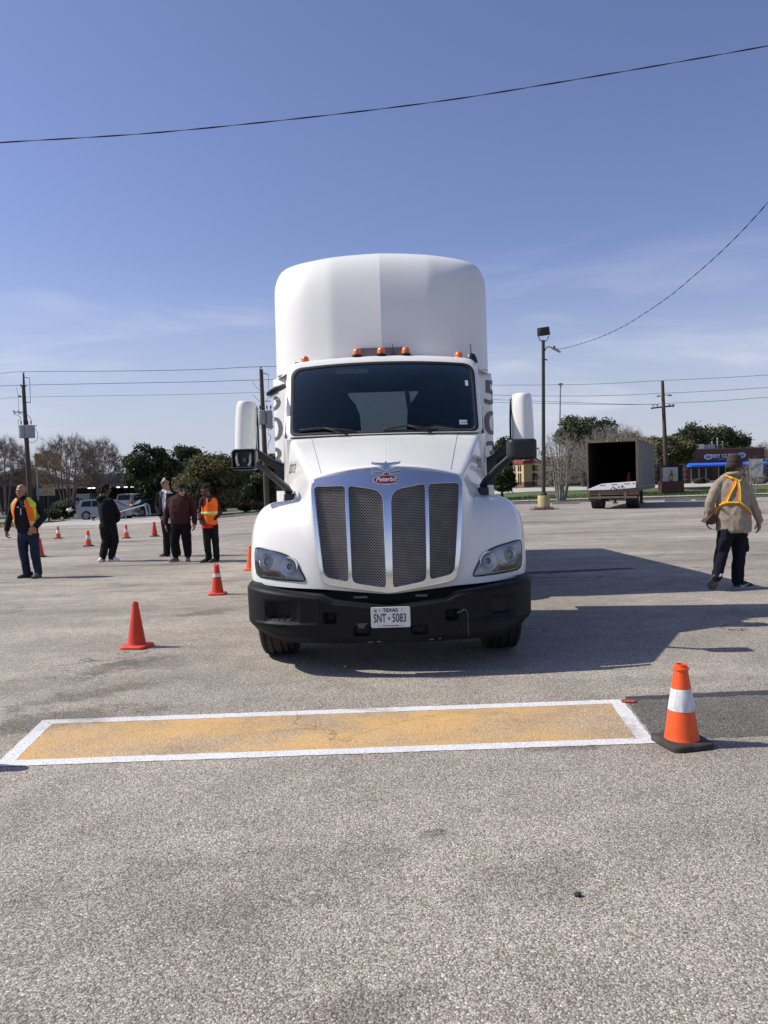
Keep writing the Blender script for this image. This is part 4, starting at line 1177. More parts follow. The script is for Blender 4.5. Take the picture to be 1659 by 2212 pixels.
# ================================================================ box trailers
def dual_set(b_, x, y, s):
    pass
def box_trailer(name, label, Lg, open_back, mats, group=None, w=2.6, z0=1.18, z1=4.02, ws=1.0):
    """local frame: y = 0 at the rear sill, +y towards the nose; x centred"""
    t = empty(name, (0, 0, 0), 0, label, 'trailer', group)
    th = .05
    for s in (-1, 1):
        sd = MB(); n = int(Lg / .3)
        sd.box((s * (w / 2 - th / 2), Lg / 2, (z0 + z1) / 2), (th, Lg, z1 - z0))
        side = sd.build('side_wall', mats[0], t)
        ribs = MB()
        for k in range(n): ribs.box((s * (w / 2 + .009), .2 + k * (Lg - .4) / (n - 1), (z0 + z1) / 2), (.018, .05, z1 - z0 - .2))
        tag(ribs.build('side_rib', mats[0], side), kind='stuff') if n > 60 else ribs.build('side_rib', mats[0], side)
        rl = MB(); rl.box((s * (w / 2 + .006), Lg / 2, z1 - .03), (.03, Lg, .10)); rl.box((s * (w / 2 + .006), Lg / 2, z0 - .02), (.03, Lg, .14)); rl.build('rail', mats[1], side)
        ps = MB(); ps.box((s * (w / 2 - .045), -.03, (z0 + z1) / 2 - .02), (.085, .08, z1 - z0 + .10)); ps.build('corner_post', mats[1], t, bevel=.008)
    f = MB(); f.box((0, Lg / 2, z0 - .03), (w - .12, Lg, .10)); f.build('deck', mats[2], t)
    f = MB(); f.box((0, Lg / 2, z1 + .006), (w - .02, Lg, .03)); f.build('roof', mats[0], t)
    f = MB(); f.box((0, Lg - .02, (z0 + z1) / 2), (w - .11, .05, z1 - z0 - .02)); f.build('front_wall', mats[0], t)
    f = MB(); f.box((0, -.03, z1 - .02), (w - .20, .09, .13)); hdr = f.build('header', mats[1], t, bevel=.008)
    for x in (-.22, .28):
        g = MB(); g.cyl((x, -.10, z1 - .02), (x, -.06, z1 - .02), .035, .035, 10); g.build('clearance_lamp', mats[3], hdr)
    f = MB(); f.box((0, -.02, z0 - .14), (w, .10, .28)); sill = f.build('rear_sill', mats[1], t, bevel=.008)
    for s in (-1, 1):
        for k in range(2):
            g = MB(); g.box((s * (w / 2 - .22 - .22 * k), -.078, z0 - .14), (.17, .02, .09)); g.build('tail_lamp', mats[4], sill, bevel=.008)
        g = MB(); g.box((s * .62, -.06, (z0 + .36) / 2), (.10, .08, z0 - .64)); g.build('guard_post', mats[1], t)
    g = MB(); g.box((0, -.06, .60), (2.35, .09, .10)); g.build('guard_bar', mats[1], t)
    g = MB(); g.box((0, .05, z0 - .32), (1.1, .06, .28)); g.box((0, 1.6, z0 - .24), (.9, 2.6, .12)); g.build('bogie_frame', M['dark'], t)
    for s in (-1, 1):
        e = empty('wheel', (s * 1.07 * w / 2.6, 1.05, .52 * ws)); e.parent = t; e.scale = (ws, ws, ws)
        if s > 0: e.rotation_euler = (0, 0, math.pi)
        tyre_mesh().build('tyre', M['tyre'], e, 40); rim_mesh(False).build('rim', M['plate_white'], e, 40)
        tyre_mesh().build('inner_tyre', M['tyre'], e, 40, loc=(.34, 0, 0))
        g = MB(); g.box((s * .93 * w / 2.6, .38, .64), (.62, .02, .50)); g.build('mud_flap', M['rubber'], t)
        g = MB(); g.box((s * .72, Lg - 2.4, z0 / 2 + .06), (.12, .12, z0 - .12)); g.box((s * .72, Lg - 2.4, .12), (.28, .28, .06)); g.tube([(s * .72, Lg - 2.4, .5), (s * .72, Lg - 3.1, 1.1)], .03, 6)
        g.build('landing_leg', M['dark'], t)
    g = MB(); g.cyl((-.95, 1.05, .52), (.95, 1.05, .52), .07, .07, 10); g.build('axle', M['dark'], t)
    g = MB(); g.box((-.28, .02, .55), (.18, .10, .22)); g.box((-.28, -.02, .42), (.26, .16, .05)); g.build('coupler', M['dark'], t)
    if not open_back:
        for s in (-1, 1):
            g = MB(); g.box((s * .60, -.02, (z0 + z1) / 2), (1.18, .05, z1 - z0 - .1)); g.build('door', mats[0], t)
    return t
mt_white = [M['plate_white'], M['steel'], mat('deck_wood', (.10, .08, .06), .9), M['amber'], mat('tail_red', (.30, .02, .02), .3)]
ang_t = R(3.5)
yk = 5.7 + TY
tr1 = box_trailer('box_trailer', 'white box trailer coupled behind the truck, seen through its rear window', 6.6, False, mt_white, None)
# nose 0.75 m behind the cab; the trailer trails slightly to the left
nose = Vector((TX, TY + 4.50, 0)); ax = Vector((-math.sin(ang_t), math.cos(ang_t), 0))
tr1.location = nose + ax * 6.6; tr1.rotation_euler = (0, 0, ang_t + math.pi)
# landing legs of the coupled trailer are wound up
for ch in tr1.children:
    if ch.name.startswith('landing_leg'): ch.location.z = .32
# ================================================================ BACKGROUND
M['wood_pole'] = mat('wood_pole', (.085, .062, .048), .9, var=.3, scale=3, stretch=(1, 1, .1), bump=.3, bscale=12)
M['wire'] = mat('wire', (.020, .020, .024), .7, var=.1)
M['galv'] = mat('galv', (.36, .37, .39), .55, .4, var=.15)
M['trans_grey'] = mat('trans_grey', (.30, .32, .34), .5, .2, var=.1, dirt=.2)
M['bark'] = mat('bark', (.20, .160, .132), .95, var=.35, scale=4, bump=.3)
M['bark_pale'] = mat('bark_pale', (.30, .265, .225), .9, var=.3, scale=3)
M['bark_dark'] = mat('bark_dark', (.055, .045, .038), .95, var=.3, scale=3)
def leaf_mat(name, c, var=.5):
    m, n, l, b = new_mat(name)
    at_ = n.new('ShaderNodeAttribute'); at_.attribute_name = 'tone'
    r_ = rng(n, l, at_.outputs['Fac'], 0, 1, 1 - var, 1 + var, False)
    hue = mixc_(n, l, at_.outputs['Fac'], tuple(x * f for x, f in zip(c, (.85, 1.0, 1.05))), tuple(x * f for x, f in zip(c, (1.2, 1.0, .8))))
    sc_ = n.new('ShaderNodeVectorMath'); sc_.operation = 'SCALE'; l.new(hue, sc_.inputs[0]); l.new(r_, sc_.inputs['Scale'])
    l.new(sc_.outputs[0], b.inputs['Base Color']); b.inputs['Roughness'].default_value = .6; b.inputs['Specular IOR Level'].default_value = .3
    tl = n.new('ShaderNodeBsdfTranslucent'); l.new(sc_.outputs[0], tl.inputs[0])
    mx = n.new('ShaderNodeMixShader'); mx.inputs[0].default_value = .25
    l.new(b.outputs[0], mx.inputs[1]); l.new(tl.outputs[0], mx.inputs[2]); l.new(mx.outputs[0], n['Material Output'].inputs['Surface'])
    return m
M['leaf_dark'] = leaf_mat('leaf_dark', (.060, .078, .037))
M['leaf_olive'] = leaf_mat('leaf_olive', (.115, .118, .056))
M['leaf_green'] = leaf_mat('leaf_green', (.066, .088, .036))
M['twig_haze'] = leaf_mat('twig_haze', (.15, .115, .09))
rs = np.random.RandomState(5)
def leaves_mesh(name, centres, radii, count, size, m, seed=0, flat=.75, zcut=None):
    """leaf clumps: small bent quads spread through ragged lobes"""
    rg = np.random.RandomState(seed)
    C = np.array(centres); Rr = np.array(radii)
    wts = (Rr ** 2).sum(1); wts = wts / wts.sum()
    k = rg.choice(len(C), count, p=wts)
    d = rg.normal(size=(count, 3)); d /= np.linalg.norm(d, axis=1)[:, None]
    rad = rg.uniform(.25, 1.0, count) ** .45 * (1 + .17 * np.abs(rg.normal(size=count)) * rg.choice([-.6, 1], count))
    # clumping: drop parts where a coarse random field is low
    P = C[k] + d * Rr[k] * rad[:, None]
    f = np.array([noise.noise(Vector(p * .8)) + .65 * noise.noise(Vector(p * 2.0)) for p in P])
    keep = f > -.36
    P, d, f, k = P[keep], d[keep], f[keep], k[keep]
    n_ = len(P)
    nrm = d * .6 + rg.normal(size=(n_, 3)) * .7; nrm[:, 2] += .35; nrm /= np.linalg.norm(nrm, axis=1)[:, None]
    a = np.cross(nrm, rg.normal(size=(n_, 3))); a /= np.linalg.norm(a, axis=1)[:, None]
    b_ = np.cross(nrm, a)
    s = size * rg.uniform(.55, 1.35, n_)[:, None]
    v = np.empty((n_ * 4, 3))
    v[0::4] = P - a * s; v[1::4] = P - b_ * s * .55 + nrm * s * .2; v[2::4] = P + a * s; v[3::4] = P + b_ * s * .55 + nrm * s * .2
    me = bpy.data.meshes.new(name)
    me.vertices.add(n_ * 4); me.vertices.foreach_set('co', v.ravel())
    me.loops.add(n_ * 4); me.loops.foreach_set('vertex_index', np.arange(n_ * 4, dtype=np.int32))
    me.polygons.add(n_); me.polygons.foreach_set('loop_start', np.arange(0, n_ * 4, 4, dtype=np.int32))
    tone = me.attributes.new('tone', 'FLOAT', 'FACE')
    lob = rg.uniform(.15, .85, len(C))
    t = np.clip(lob[k] + rg.normal(size=n_) * .16 + .2 * f, 0, 1); tone.data.foreach_set('value', t.astype(np.float32))
    me.materials.append(m); me.update(); me.validate()
    return me
def lobes(w, h0, h1, n_, seed, dep=None):
    rg = np.random.RandomState(seed); dep = dep or w * .9
    out, rr = [], []
    H = h1 - h0
    for i in range(n_):
        z = h0 + H * (.12 + .76 * rg.uniform()); zz = (z - h0) / H
        R_ = math.sqrt(max(.08, 1 - ((zz - .42) / .62) ** 2))
        a = rg.uniform(0, 2 * math.pi); q = math.sqrt(rg.uniform(.05, 1)) * .72
        r0 = w * .5 * rg.uniform(.22, .46)
        out.append((w * .5 * R_ * q * math.cos(a), dep * .5 * R_ * q * math.sin(a), min(z, h1 - r0 * .7))); rr.append((r0, r0 * .95, r0 * rg.uniform(.6, .85)))
    return out, rr
def trunk_mesh(name, h, r, cents, m, seed, lean=0.0):
    b = MB(); rg = random.Random(seed)
    top = Vector((lean, 0, h))
    b.tube([(0, 0, -.3), (0, 0, .1), (lean * .4, .0, h * .5), top], [r * 1.5, r * 1.15, r * .85, r * .7], 9)
    for c in cents:
        c = Vector(c) * .92; mid = top.lerp(c, .5) + Vector((rg.uniform(-.3, .3), rg.uniform(-.3, .3), rg.uniform(-.1, .3)))
        b.tube([top - Vector((0, 0, .25)), mid, c], [r * .5, r * .3, r * .1], 6)
    me = b.mesh(name); me.materials.append(m); me.shade_smooth()
    return me
def oak(px, base_d, wpx, top_py, label, leaf, h0=1.6, n_leaf=5200, seed=1, lob=15, size=None, trunk_h=None, group='evergreen oaks beyond the street', name='oak_tree', trunkpx=None):
    p = W(px, 1040, base_d); gz = G(p.x, base_d)
    top = W(px, top_py, base_d).z - gz; w = wpx / 1660.0 * base_d
    e = empty(name, (p.x, base_d, gz), 0, label, 'tree', group)
    h0 = h0 * .45; lob = int(lob * 2.2); n_leaf = int(n_leaf * 4.2)
    C, Rr = lobes(w, h0, top, lob, seed)
    tp = (W(trunkpx, 1040, base_d).x - p.x) if trunkpx else 0
    link('crown', leaves_mesh('crown', C, Rr, n_leaf, size or .0018 * base_d, leaf, seed), e)
    tm = trunk_mesh('trunk', trunk_h or max(h0 * 1.1, top * .3), top * .035, C[:9], M['bark_dark'], seed, 0)
    link('trunk', tm, e)
    return e
oak(325, 70, 132, 957, 'rounded dark oak crown at the left end of the trees left of the truck', M['leaf_dark'], .4, 6500, 11)
oak(408, 77, 92, 956, 'taller dark oak behind the olive green one, second from the left', M['leaf_dark'], 1.0, 4200, 12, 11)
oak(455, 62, 172, 980, 'wide olive green oak standing behind the man in the orange vest', M['leaf_olive'], .7, 8500, 13, 19)
oak(555, 71, 150, 978, 'dark oak hidden partly by the left truck mirror', M['leaf_green'], .6, 6000, 14, 14)
oak(690, 82, 200, 965, 'dark oak crown hidden behind the truck hood', M['leaf_dark'], 1.0, 3000, 15, 12)
oak(1084, 60, 66, 985, 'low leafy oak beside the yellow building, behind the right mirror arm', M['leaf_dark'], .9, 3400, 16, 11, trunkpx=1092)
oak(1075, 118, 80, 938, 'distant dark oak just right of the truck cab', M['leaf_dark'], 2, 2500, 17, 10)
oak(1262, 80, 140, 888, 'tallest dark oak, rising behind the bare tree and the lamp post', M['leaf_dark'], 1.6, 7500, 18, 17)
oak(1355, 84, 120, 930, 'dark oak behind the bare twigs above the open trailer', M['leaf_dark'], 1.5, 4200, 19, 12)
oak(1440, 66, 116, 943, 'olive green oak whose trunk stands by the pole right of the open trailer', M['leaf_olive'], 5.2, 5000, 20, 14, trunk_h=2.8)
oak(1478, 96, 120, 916, 'dark oak behind the brick shop, left of the widest crown', M['leaf_dark'], 2, 4200, 21, 12)
oak(1552, 100, 140, 914, 'wide dark oak crown rising above the dry cleaning shop roof', M['leaf_green'], 2, 5200, 22, 14)
oak(1612, 135, 48, 940, 'small round topped tree far behind the shop at the right edge', M['leaf_dark'], 3.5, 1300, 23, 6, group='far trees')

# bare winter trees: many stems fanning out into fine twigs
def bare_mesh(name, H, Wd, seed, stems=9, m=None, rad=.10, thin=.012, twigs=4200, low=.34, flat=.46):
    """many stems; every branch order reaches for points spread through a domed crown"""
    rg = np.random.RandomState(seed); b = MB()
    def pts(n_, r0, r1):
        out = []
        while len(out) < n_:
            d = rg.normal(size=3); d /= np.linalg.norm(d); r_ = rg.uniform(r0 ** 2, r1 ** 2) ** .5 * (1 + .06 * rg.normal())
            q = np.array((d[0] * Wd / 2 * r_, d[1] * Wd / 2 * r_, H * (1 - flat) + d[2] * H * flat * r_))
            if q[2] > H * low + .12 * H * (1 - min(1, math.hypot(q[0], q[1]) / (Wd / 2))): out.append(q)
        return out
    def curve(p0, p1, up, n_=4):
        p0, p1 = Vector(p0), Vector(p1); L_ = (p1 - p0).length; c = p0.lerp(p1, .5) + Vector((0, 0, up * L_)) + Vector(rg.normal(size=3) * .05 * L_)
        return [p0 * (1 - t) ** 2 + c * 2 * t * (1 - t) + p1 * t * t for t in [k / n_ for k in range(n_ + 1)]]
    levels = []
    cur = []
    for k in range(stems):
        a = 2 * math.pi * k / stems + rg.uniform(-.25, .25); rr_ = rg.uniform(.18, .52)
        q = (Wd / 2 * rr_ * math.cos(a), Wd / 2 * rr_ * math.sin(a), H * rg.uniform(.62, .80))
        c = curve((.22 * math.cos(a), .22 * math.sin(a), -.15), q, -.10 * rr_ * 2, 7); r0 = rad * rg.uniform(.65, 1.0)
        b.tube(c, [lerp(r0, r0 * .30, t / 7) for t in range(8)], 6, caps=False); cur.append((c, r0 * .5))
    for n_, r0, r1, rr_, ns in ((stems * 6, .35, .80, .42, 4), (stems * 32, .48, .95, .30, 3), (stems * 110, .60, 1.0, .21, 3)):
        nxt = []
        P_ = np.array([[tuple(p) for p in c[0][len(c[0]) // 3:]][k] for c in cur for k in range(len(c[0]) - len(c[0]) // 3)])
        own = [(ci, k) for ci, c in enumerate(cur) for k in range(len(c[0]) - len(c[0]) // 3)]
        for q in pts(n_, r0, r1):
            d2 = ((P_ - q) ** 2 * (1, 1, .8)).sum(1) + np.where(P_[:, 2] > q[2] - .1, 1.5, 0) * H * .08
            ci, k = own[int(np.argmin(d2))]; c, r_ = cur[ci]; st = c[len(c) // 3 + k]
            cc = curve(st, q, -.08 if q[2] > st.z else .05, ns); ra = max(r_ * .62, thin)
            b.tube(cc, [lerp(ra, max(ra * .45, thin * .6), t / ns) for t in range(ns + 1)], 3 if ra < .03 else 5, caps=False); nxt.append((cc, ra * .7))
        cur = nxt
    for k in range(twigs):
        c, r_ = cur[rg.randint(len(cur))]; o_ = c[rg.randint(1, len(c))]
        out = Vector((o_.x, o_.y, (o_.z - H * .45) * 1.2)).normalized()
        d = (out * .7 + Vector(rg.normal(size=3)) * .6 + Vector((0, 0, .35))).normalized(); L_ = H * rg.uniform(.035, .085)
        e_ = o_ + d * L_; sd_ = d.cross(Vector(rg.normal(size=3))).normalized() * thin * .62
        b.add([o_ - sd_, o_ + sd_, e_], [(0, 1, 2)])
    me = b.mesh(name); me.materials.append(m or M['bark']); me.shade_smooth()
    return me
def bare(px, d, wpx, top_py, label, seed, stems=9, m=None, rad=.09, thin=.012, twigs=4200, low=.34, flat=.46, name='bare_tree', group='bare winter trees'):
    p = W(px, 1040, d); gz = G(p.x, d)
    H = W(px, top_py, d).z - gz
    e = empty(name, (p.x, d, gz), 0, label, 'tree', group)
    link('trunk', bare_mesh('trunk', H, wpx / 1660.0 * d, seed, stems, m, rad, thin, twigs, low, flat), e)
    return e
bare(148, 67, 150, 938, 'bare many stemmed tree with a domed crown left of the black hooded man', 31, 11, M['bark'], .10, .014, 17000)
bare(222, 75, 96, 946, 'lower bare tree right behind the domed bare tree', 32, 9, M['bark'], .08, .014, 11000)
bare(8, 76, 130, 945, 'bare domed tree cut by the left edge, left of the utility pole', 33, 11, M['bark'], .10, .015, 15000)
bare(-75, 70, 120, 950, 'bare tree mostly beyond the left edge of the view', 34, 8, M['bark'], .10, .013, 2500)
bare(1211, 53, 120, 928, 'pale bare tree with forking stems between the lamp post and the open trailer', 35, 9, M['bark_pale'], .12, .009, 4000, .20, .60)
bare(1330, 61, 180, 916, 'pale bare tree whose twigs rise above the open trailer', 36, 11, M['bark_pale'], .10, .011, 9000, .30, .5)
bare(1626, 54, 56, 985, 'small thin bare tree at the right edge beside the walking man', 37, 4, M['bark_pale'], .05, .009, 500, .25, .55)
bare(1600, 112, 74, 957, 'brown bare tree behind the shop near the right edge', 38, 8, M['bark'], .12, .02, 2500)
bare(1652, 118, 80, 953, 'brown bare tree at the far right edge of the view', 39, 8, M['bark'], .12, .02, 2500)
bare(1105, 125, 60, 962, 'bare brown tree far behind the yellow building', 40, 7, M['bark'], .12, .02, 1500)

# shrubs
def shrub(px, d, wpx, hpx, label, leaf, seed, n_=900, name='shrub', group='shrubs on the verge', py0=None):
    p = W(px, 1040, d); gz = G(p.x, d)
    w, h = wpx / 1660. * d, hpx / 1660. * d
    e = empty(name, (p.x, d, gz), 0, label, 'shrub', group)
    rg = np.random.RandomState(seed)
    C = [(w * .34 * rg.uniform(-1, 1), w * .2 * rg.uniform(-1, 1), h * rg.uniform(.3, .6)) for _ in range(6)]
    Rr = [(w * .24, w * .24, h * .42)] * 6
    link('foliage', leaves_mesh('foliage', C, Rr, n_ * 3, .0011 * d, leaf, seed), e)
    b = MB(); [b.tube([(0, 0, -.1), tuple(c)], [.05, .02], 5) for c in C]; b.build('stem', M['bark_dark'], e)
shrub(140, 64, 58, 42, 'dark bushy shrub under the domed bare tree', M['leaf_dark'], 51, 1500)
shrub(190, 65, 50, 36, 'dark low shrub behind the silver wagon roof', M['leaf_dark'], 52, 1300)
shrub(112, 63, 40, 26, 'low dark shrub left of the bushy one under the bare tree', M['leaf_dark'], 53, 900)
shrub(527, 64, 26, 16, 'small low shrub on the verge right of the orange vested man', M['leaf_green'], 54, 500)
shrub(556, 62, 34, 20, 'scrubby twiggy shrub by the foot of the utility pole near the left mirror', M['leaf_olive'], 55, 500)
shrub(600, 62, 30, 24, 'shrub between the utility pole and the truck cab', M['leaf_green'], 56, 500)
shrub(1516, 77, 44, 12, 'clipped low hedge in front of the dry cleaning shop window', M['leaf_green'], 57, 1200, 'hedge', 'hedges')
shrub(1640, 70, 40, 16, 'dark hedge at the right edge below the bright banner', M['leaf_dark'], 58, 800, 'hedge', 'hedges')
# dry weeds round the lamp base
b = MB(); lb = GR(1175, 1101)
for i in range(260):
    a = random.uniform(0, 6.28); r_ = abs(random.gauss(.42, .14)); x, y = lb.x + r_ * math.cos(a), lb.y + r_ * math.sin(a)
    hh = random.uniform(.05, .22); dx, dy = random.uniform(-.12, .12), random.uniform(-.12, .12)
    b.add([(x - .012, y, 0), (x + .012, y, 0), (x + dx, y + dy, hh)], [(0, 1, 2)])
tag(b.build('weeds', mat('dry_weeds', (.16, .115, .06), .95, var=.4, scale=9), None, fix=False), 'dry brown weeds round the concrete foot of the lamp post', 'weeds', kind='stuff')
# grass blades along the verge
def grass_patch(name, x0, x1, y0, y1, n_, label):
    rg = np.random.RandomState(abs(int(x0 * 7 + y0)) + 3); b = MB()
    X = rg.uniform(x0, x1, n_); Y = rg.uniform(y0, y1, n_)
    for x, y in zip(X, Y):
        z = G(x, y) - .06; h_ = rg.uniform(.0, .06); w_ = rg.uniform(.015, .04); a = rg.uniform(0, 3.14); dx, dy = rg.uniform(-.06, .06, 2)
        b.add([(x - w_ * math.cos(a), y - w_ * math.sin(a), z), (x + w_ * math.cos(a), y + w_ * math.sin(a), z), (x + dx, y + dy, z + .06 + h_)], [(0, 1, 2)])
    return tag(b.build(name, mat('grass_blade', (.085, .125, .030), .8, var=.5, scale=.8), None, fix=False), label, 'grass', kind='stuff')
grass_patch('grass', -13.3, 36, 50.2, 55.2, 26000, 'green grass of the verge along the far edge of the lot')
grass_patch('grass', -13.3, 36, 56.4, 62, 16000, 'green grass strip beyond the footpath')
grass_patch('grass', -36, -24.5, 50.2, 60, 8000, 'green grass at the left edge of the lot')

# far woods closing the horizon
C, Rr = [], []
rg = np.random.RandomState(77)
for i in range(150):
    x = -170 + 340 * (i + rg.uniform(-.4, .4)) / 150; h_ = 4.6 + 1.6 * rg.uniform(-1, 1) + (1.5 if x > 20 else 0)
    C.append((x, 165 + rg.uniform(-6, 6), h_ * .45)); Rr.append((3.2, 2.5, h_ * .55))
fw = link('far_woods', leaves_mesh('far_woods', C, Rr, 48000, .48, M['leaf_dark'], 78)); tag(fw, 'low band of far trees along the horizon', 'woods', kind='stuff')

# ---------------------------------------------------------------- utility poles and lines
def pole(px0, py0, px1, py1, d, label, r=.15, group='wooden utility poles'):
    base = W(px0, py0, d); base.z = G(base.x, d); top = W(px1, py1, d)
    e = empty('utility_pole', base, 0, label, 'utility pole', group)
    t = top - base
    b = MB(); b.tube([(0, 0, -.4), t * .5, t], [r * 1.2, r, r * .75], 12); b.build('shaft', M['wood_pole'], e, 60)
    return e, base, t
def rel(px, py, d, base): return W(px, py, d) - base
def insulator(e, p0, p1, m='galv'):
    b = MB(); d = (p1 - p0)
    b.tube([p0, p1], .03, 6)
    for k in (.6, .75, .9): 
        c = p0.lerp(p1, k); b.tube([c - d.normalized() * .02, c + d.normalized() * .02], .075, 8)
    b.build('insulator', M[m], e, 60)
def can(e, c, h=.75, r=.24):
    b = MB(); b.lathe([(r * .9, -h / 2 - .03), (r, -h / 2), (r, h / 2), (r * 1.05, h / 2), (r * 1.05, h / 2 + .04), (r * .6, h / 2 + .08)], 16, Matrix.Translation(c)); t_ = b.build('transformer', M['trans_grey'], e, 40)
    for dx in (-.1, .1):
        g = MB(); g.tube([c + Vector((dx, 0, h / 2)), c + Vector((dx * 1.3, 0, h / 2 + .45))], .025, 6); g.tube([c + Vector((dx * 1.2, 0, h / 2 + .2)), c + Vector((dx * 1.25, 0, h / 2 + .36))], .05, 8); g.build('bushing', M['wire'], t_)
def lead(e, pts, r=.018):
    b = MB(); P = [Vector(p) for p in pts]; out = []
    for i in range(len(P) - 1):
        p0, p1, p2, p3 = P[max(i - 1, 0)], P[i], P[i + 1], P[min(i + 2, len(P) - 1)]
        for k in range(6):
            t = k / 6; out.append(.5 * ((2 * p1) + (p2 - p0) * t + (2 * p0 - 5 * p1 + 4 * p2 - p3) * t * t + (3 * p1 - p0 - 3 * p2 + p3) * t ** 3))
    out.append(P[-1]); b.tube(out, r, 5); b.build('lead_wire', M['wire'], e, 180)
dA = 58
eA, bA, tA = pole(66, 1092, 50.5, 833, dA, 'leaning wooden utility pole with transformers at the left edge', .17)
zA = lambda zx, zy: rel(zx / 1609 * 160 / 1.1573, (900 + zy / 2212 * 220) / 1.1573, dA, bA)
b = MB(); b.tube([zA(620, 1000), zA(600, 640), zA(590, 320)], [.11, .09, .06], 8); b.build('top_extension', M['wood_pole'], eA, 60)
insulator(eA, zA(590, 400), zA(588, 310)); insulator(eA, zA(560, 690), zA(510, 620)); insulator(eA, zA(620, 700), zA(650, 630)); insulator(eA, zA(570, 930), zA(460, 900))
b = MB(); b.tube([zA(590, 1310), zA(330, 1310)], .045, 6); b.build('cross_arm', M['galv'], eA)
for x in (335, 455):
    b = MB(); b.tube([zA(x - 20, 1280), zA(x + 15, 1265), zA(x + 40, 1340), zA(x + 5, 1365)], .035, 6); b.build('cutout_fuse', M['galv'], eA)
for q in ((600, 430, 745, 455), (630, 1065, 765, 1070), (760, 1640, 930, 1655)):
    b = MB(); b.tube([zA(q[0], q[1]), zA(q[2], q[3])], .03, 6); b.build('standoff', M['galv'], eA)
can(eA, zA(620, 1815) + Vector((0, -.25, 0)), .85, .30); can(eA, zA(780, 1810) + Vector((0, -.2, 0)), .85, .36)
lead(eA, [zA(745, 460), zA(755, 800), zA(765, 1070)]); lead(eA, [zA(340, 1360), zA(460, 1400), zA(520, 1460), zA(450, 1560), zA(500, 1660)])
lead(eA, [zA(480, 1355), zA(680, 1380), zA(770, 1480), zA(790, 1600)]); lead(eA, [zA(880, 1720), zA(950, 1850), zA(930, 2000), zA(820, 2080), zA(720, 2040)]); lead(eA, [zA(400, 680), zA(450, 860), zA(470, 1250)], .012)
dB = 50
eB, bB, tB = pole(577, 1092, 564, 798, dB, 'wooden utility pole with transformers seen just left of the truck cab', .16)
zB = lambda zx, zy: rel((560 + zx / 1248 * 220) / 1.1573, (900 + zy / 2212 * 390) / 1.1573, dB, bB)
insulator(eB, zB(522, 140), zB(518, 92))
for q in ((555, 185, 630, 205), (580, 583, 660, 583)):
    b = MB(); b.tube([zB(q[0], q[1]), zB(q[2], q[3])], .03, 6); b.build('standoff', M['galv'], eB)
can(eB, zB(555, 825) + Vector((-.02, -.2, 0)), .80, .24); can(eB, zB(645, 850) + Vector((0, -.1, 0)), 1.05, .22)
b = MB(); b.tube([zB(520, 770), zB(690, 775)], .04, 6); b.build('cross_arm', M['galv'], eB)
lead(eB, [zB(555, 670), zB(480, 690), zB(500, 720), zB(530, 740)]); lead(eB, [zB(680, 790), zB(735, 860), zB(690, 960), zB(620, 1000)]); lead(eB, [zB(520, 800), zB(500, 900), zB(530, 980), zB(590, 1030)])
lead(eB, [zB(620, 1030), zB(665, 1100), zB(630, 1180), zB(625, 1260)]); lead(eB, [zB(630, 210), zB(628, 400), zB(600, 620)], .012); lead(eB, [zB(405, 300), zB(460, 390), zB(530, 440)], .012); lead(eB, [zB(415, 490), zB(470, 560), zB(540, 600)], .012)
dC = 62
eC, bC, tC = pole(1441, 1075, 1431, 823, dC, 'wooden utility pole behind and right of the open trailer', .16)
zC = lambda zx, zy: rel((1200 + zx / 1659 * 720) / 1.1573, (780 + zy / 1244 * 540) / 1.1573, dC, bC)
insulator(eC, zC(1051, 420), zC(1051, 396)); insulator(eC, zC(1060, 478), zC(1105, 480)); insulator(eC, zC(1055, 480), zC(1018, 486)); 
b = MB(); b.tube([zC(985, 555), zC(1060, 545), zC(1120, 540)], .06, 6); b.build('cross_arm', M['wood_pole'], eC)
for x in (995, 1020, 1090, 1112): insulator(eC, zC(x, 550), zC(x + 2, 530))
def wire(name, pts, label, r=.012, twist=False, group='overhead lines'):
    """pts: (px, py, depth); the cable hangs smoothly through them"""
    P = [W(*p) for p in pts]; out = []
    for i in range(len(P) - 1):
        p0, p1, p2, p3 = P[max(i - 1, 0)], P[i], P[i + 1], P[min(i + 2, len(P) - 1)]
        for k in range(10):
            t = k / 10; out.append(.5 * ((2 * p1) + (p2 - p0) * t + (2 * p0 - 5 * p1 + 4 * p2 - p3) * t * t + (3 * p1 - p0 - 3 * p2 + p3) * t ** 3))
    out.append(P[-1])
    b = MB(); b.tube(out, r, 6)
    o = b.build(name, M['wire'], None, 180, fix=False)
    tag(o, label, 'cable', group)
    if twist:                                # a service drop: two conductors wound round the carrier
        L_ = [0]
        for i in range(1, len(out)): L_.append(L_[-1] + (out[i] - out[i - 1]).length)
        for ph in (0, math.pi):
            b = MB(); q = []; n_ = int(L_[-1] / .10); j = 0
            for s in range(n_ + 1):
                dd = L_[-1] * s / n_
                while j < len(out) - 2 and L_[j + 1] < dd: j += 1
                c = out[j].lerp(out[j + 1], (dd - L_[j]) / max(L_[j + 1] - L_[j], 1e-6)); t = (out[j + 1] - out[j]).normalized()
                a = t.cross(Vector((0, 0, 1))).normalized(); u = a.cross(t)
                w_ = dd / twist * 2 * math.pi + ph
                q.append(c + (a * math.cos(w_) + u * math.sin(w_)) * r * 1.35)
            b.tube(q, r * .9, 5); b.build('conductor', M['wire'], o, 180, fix=False)
    return o
wire('overhead_cable', [(-120, 318, 15), (0, 308, 15), (300, 289.5, 15), (555, 265.5, 15), (800, 238, 15), (1000, 211.5, 15), (1200, 179, 15), (1430, 140, 15), (1659, 99, 15), (1800, 72, 15)], 'dark twisted cable slanting across the upper sky', .0062, 1.9)
wl_ = []
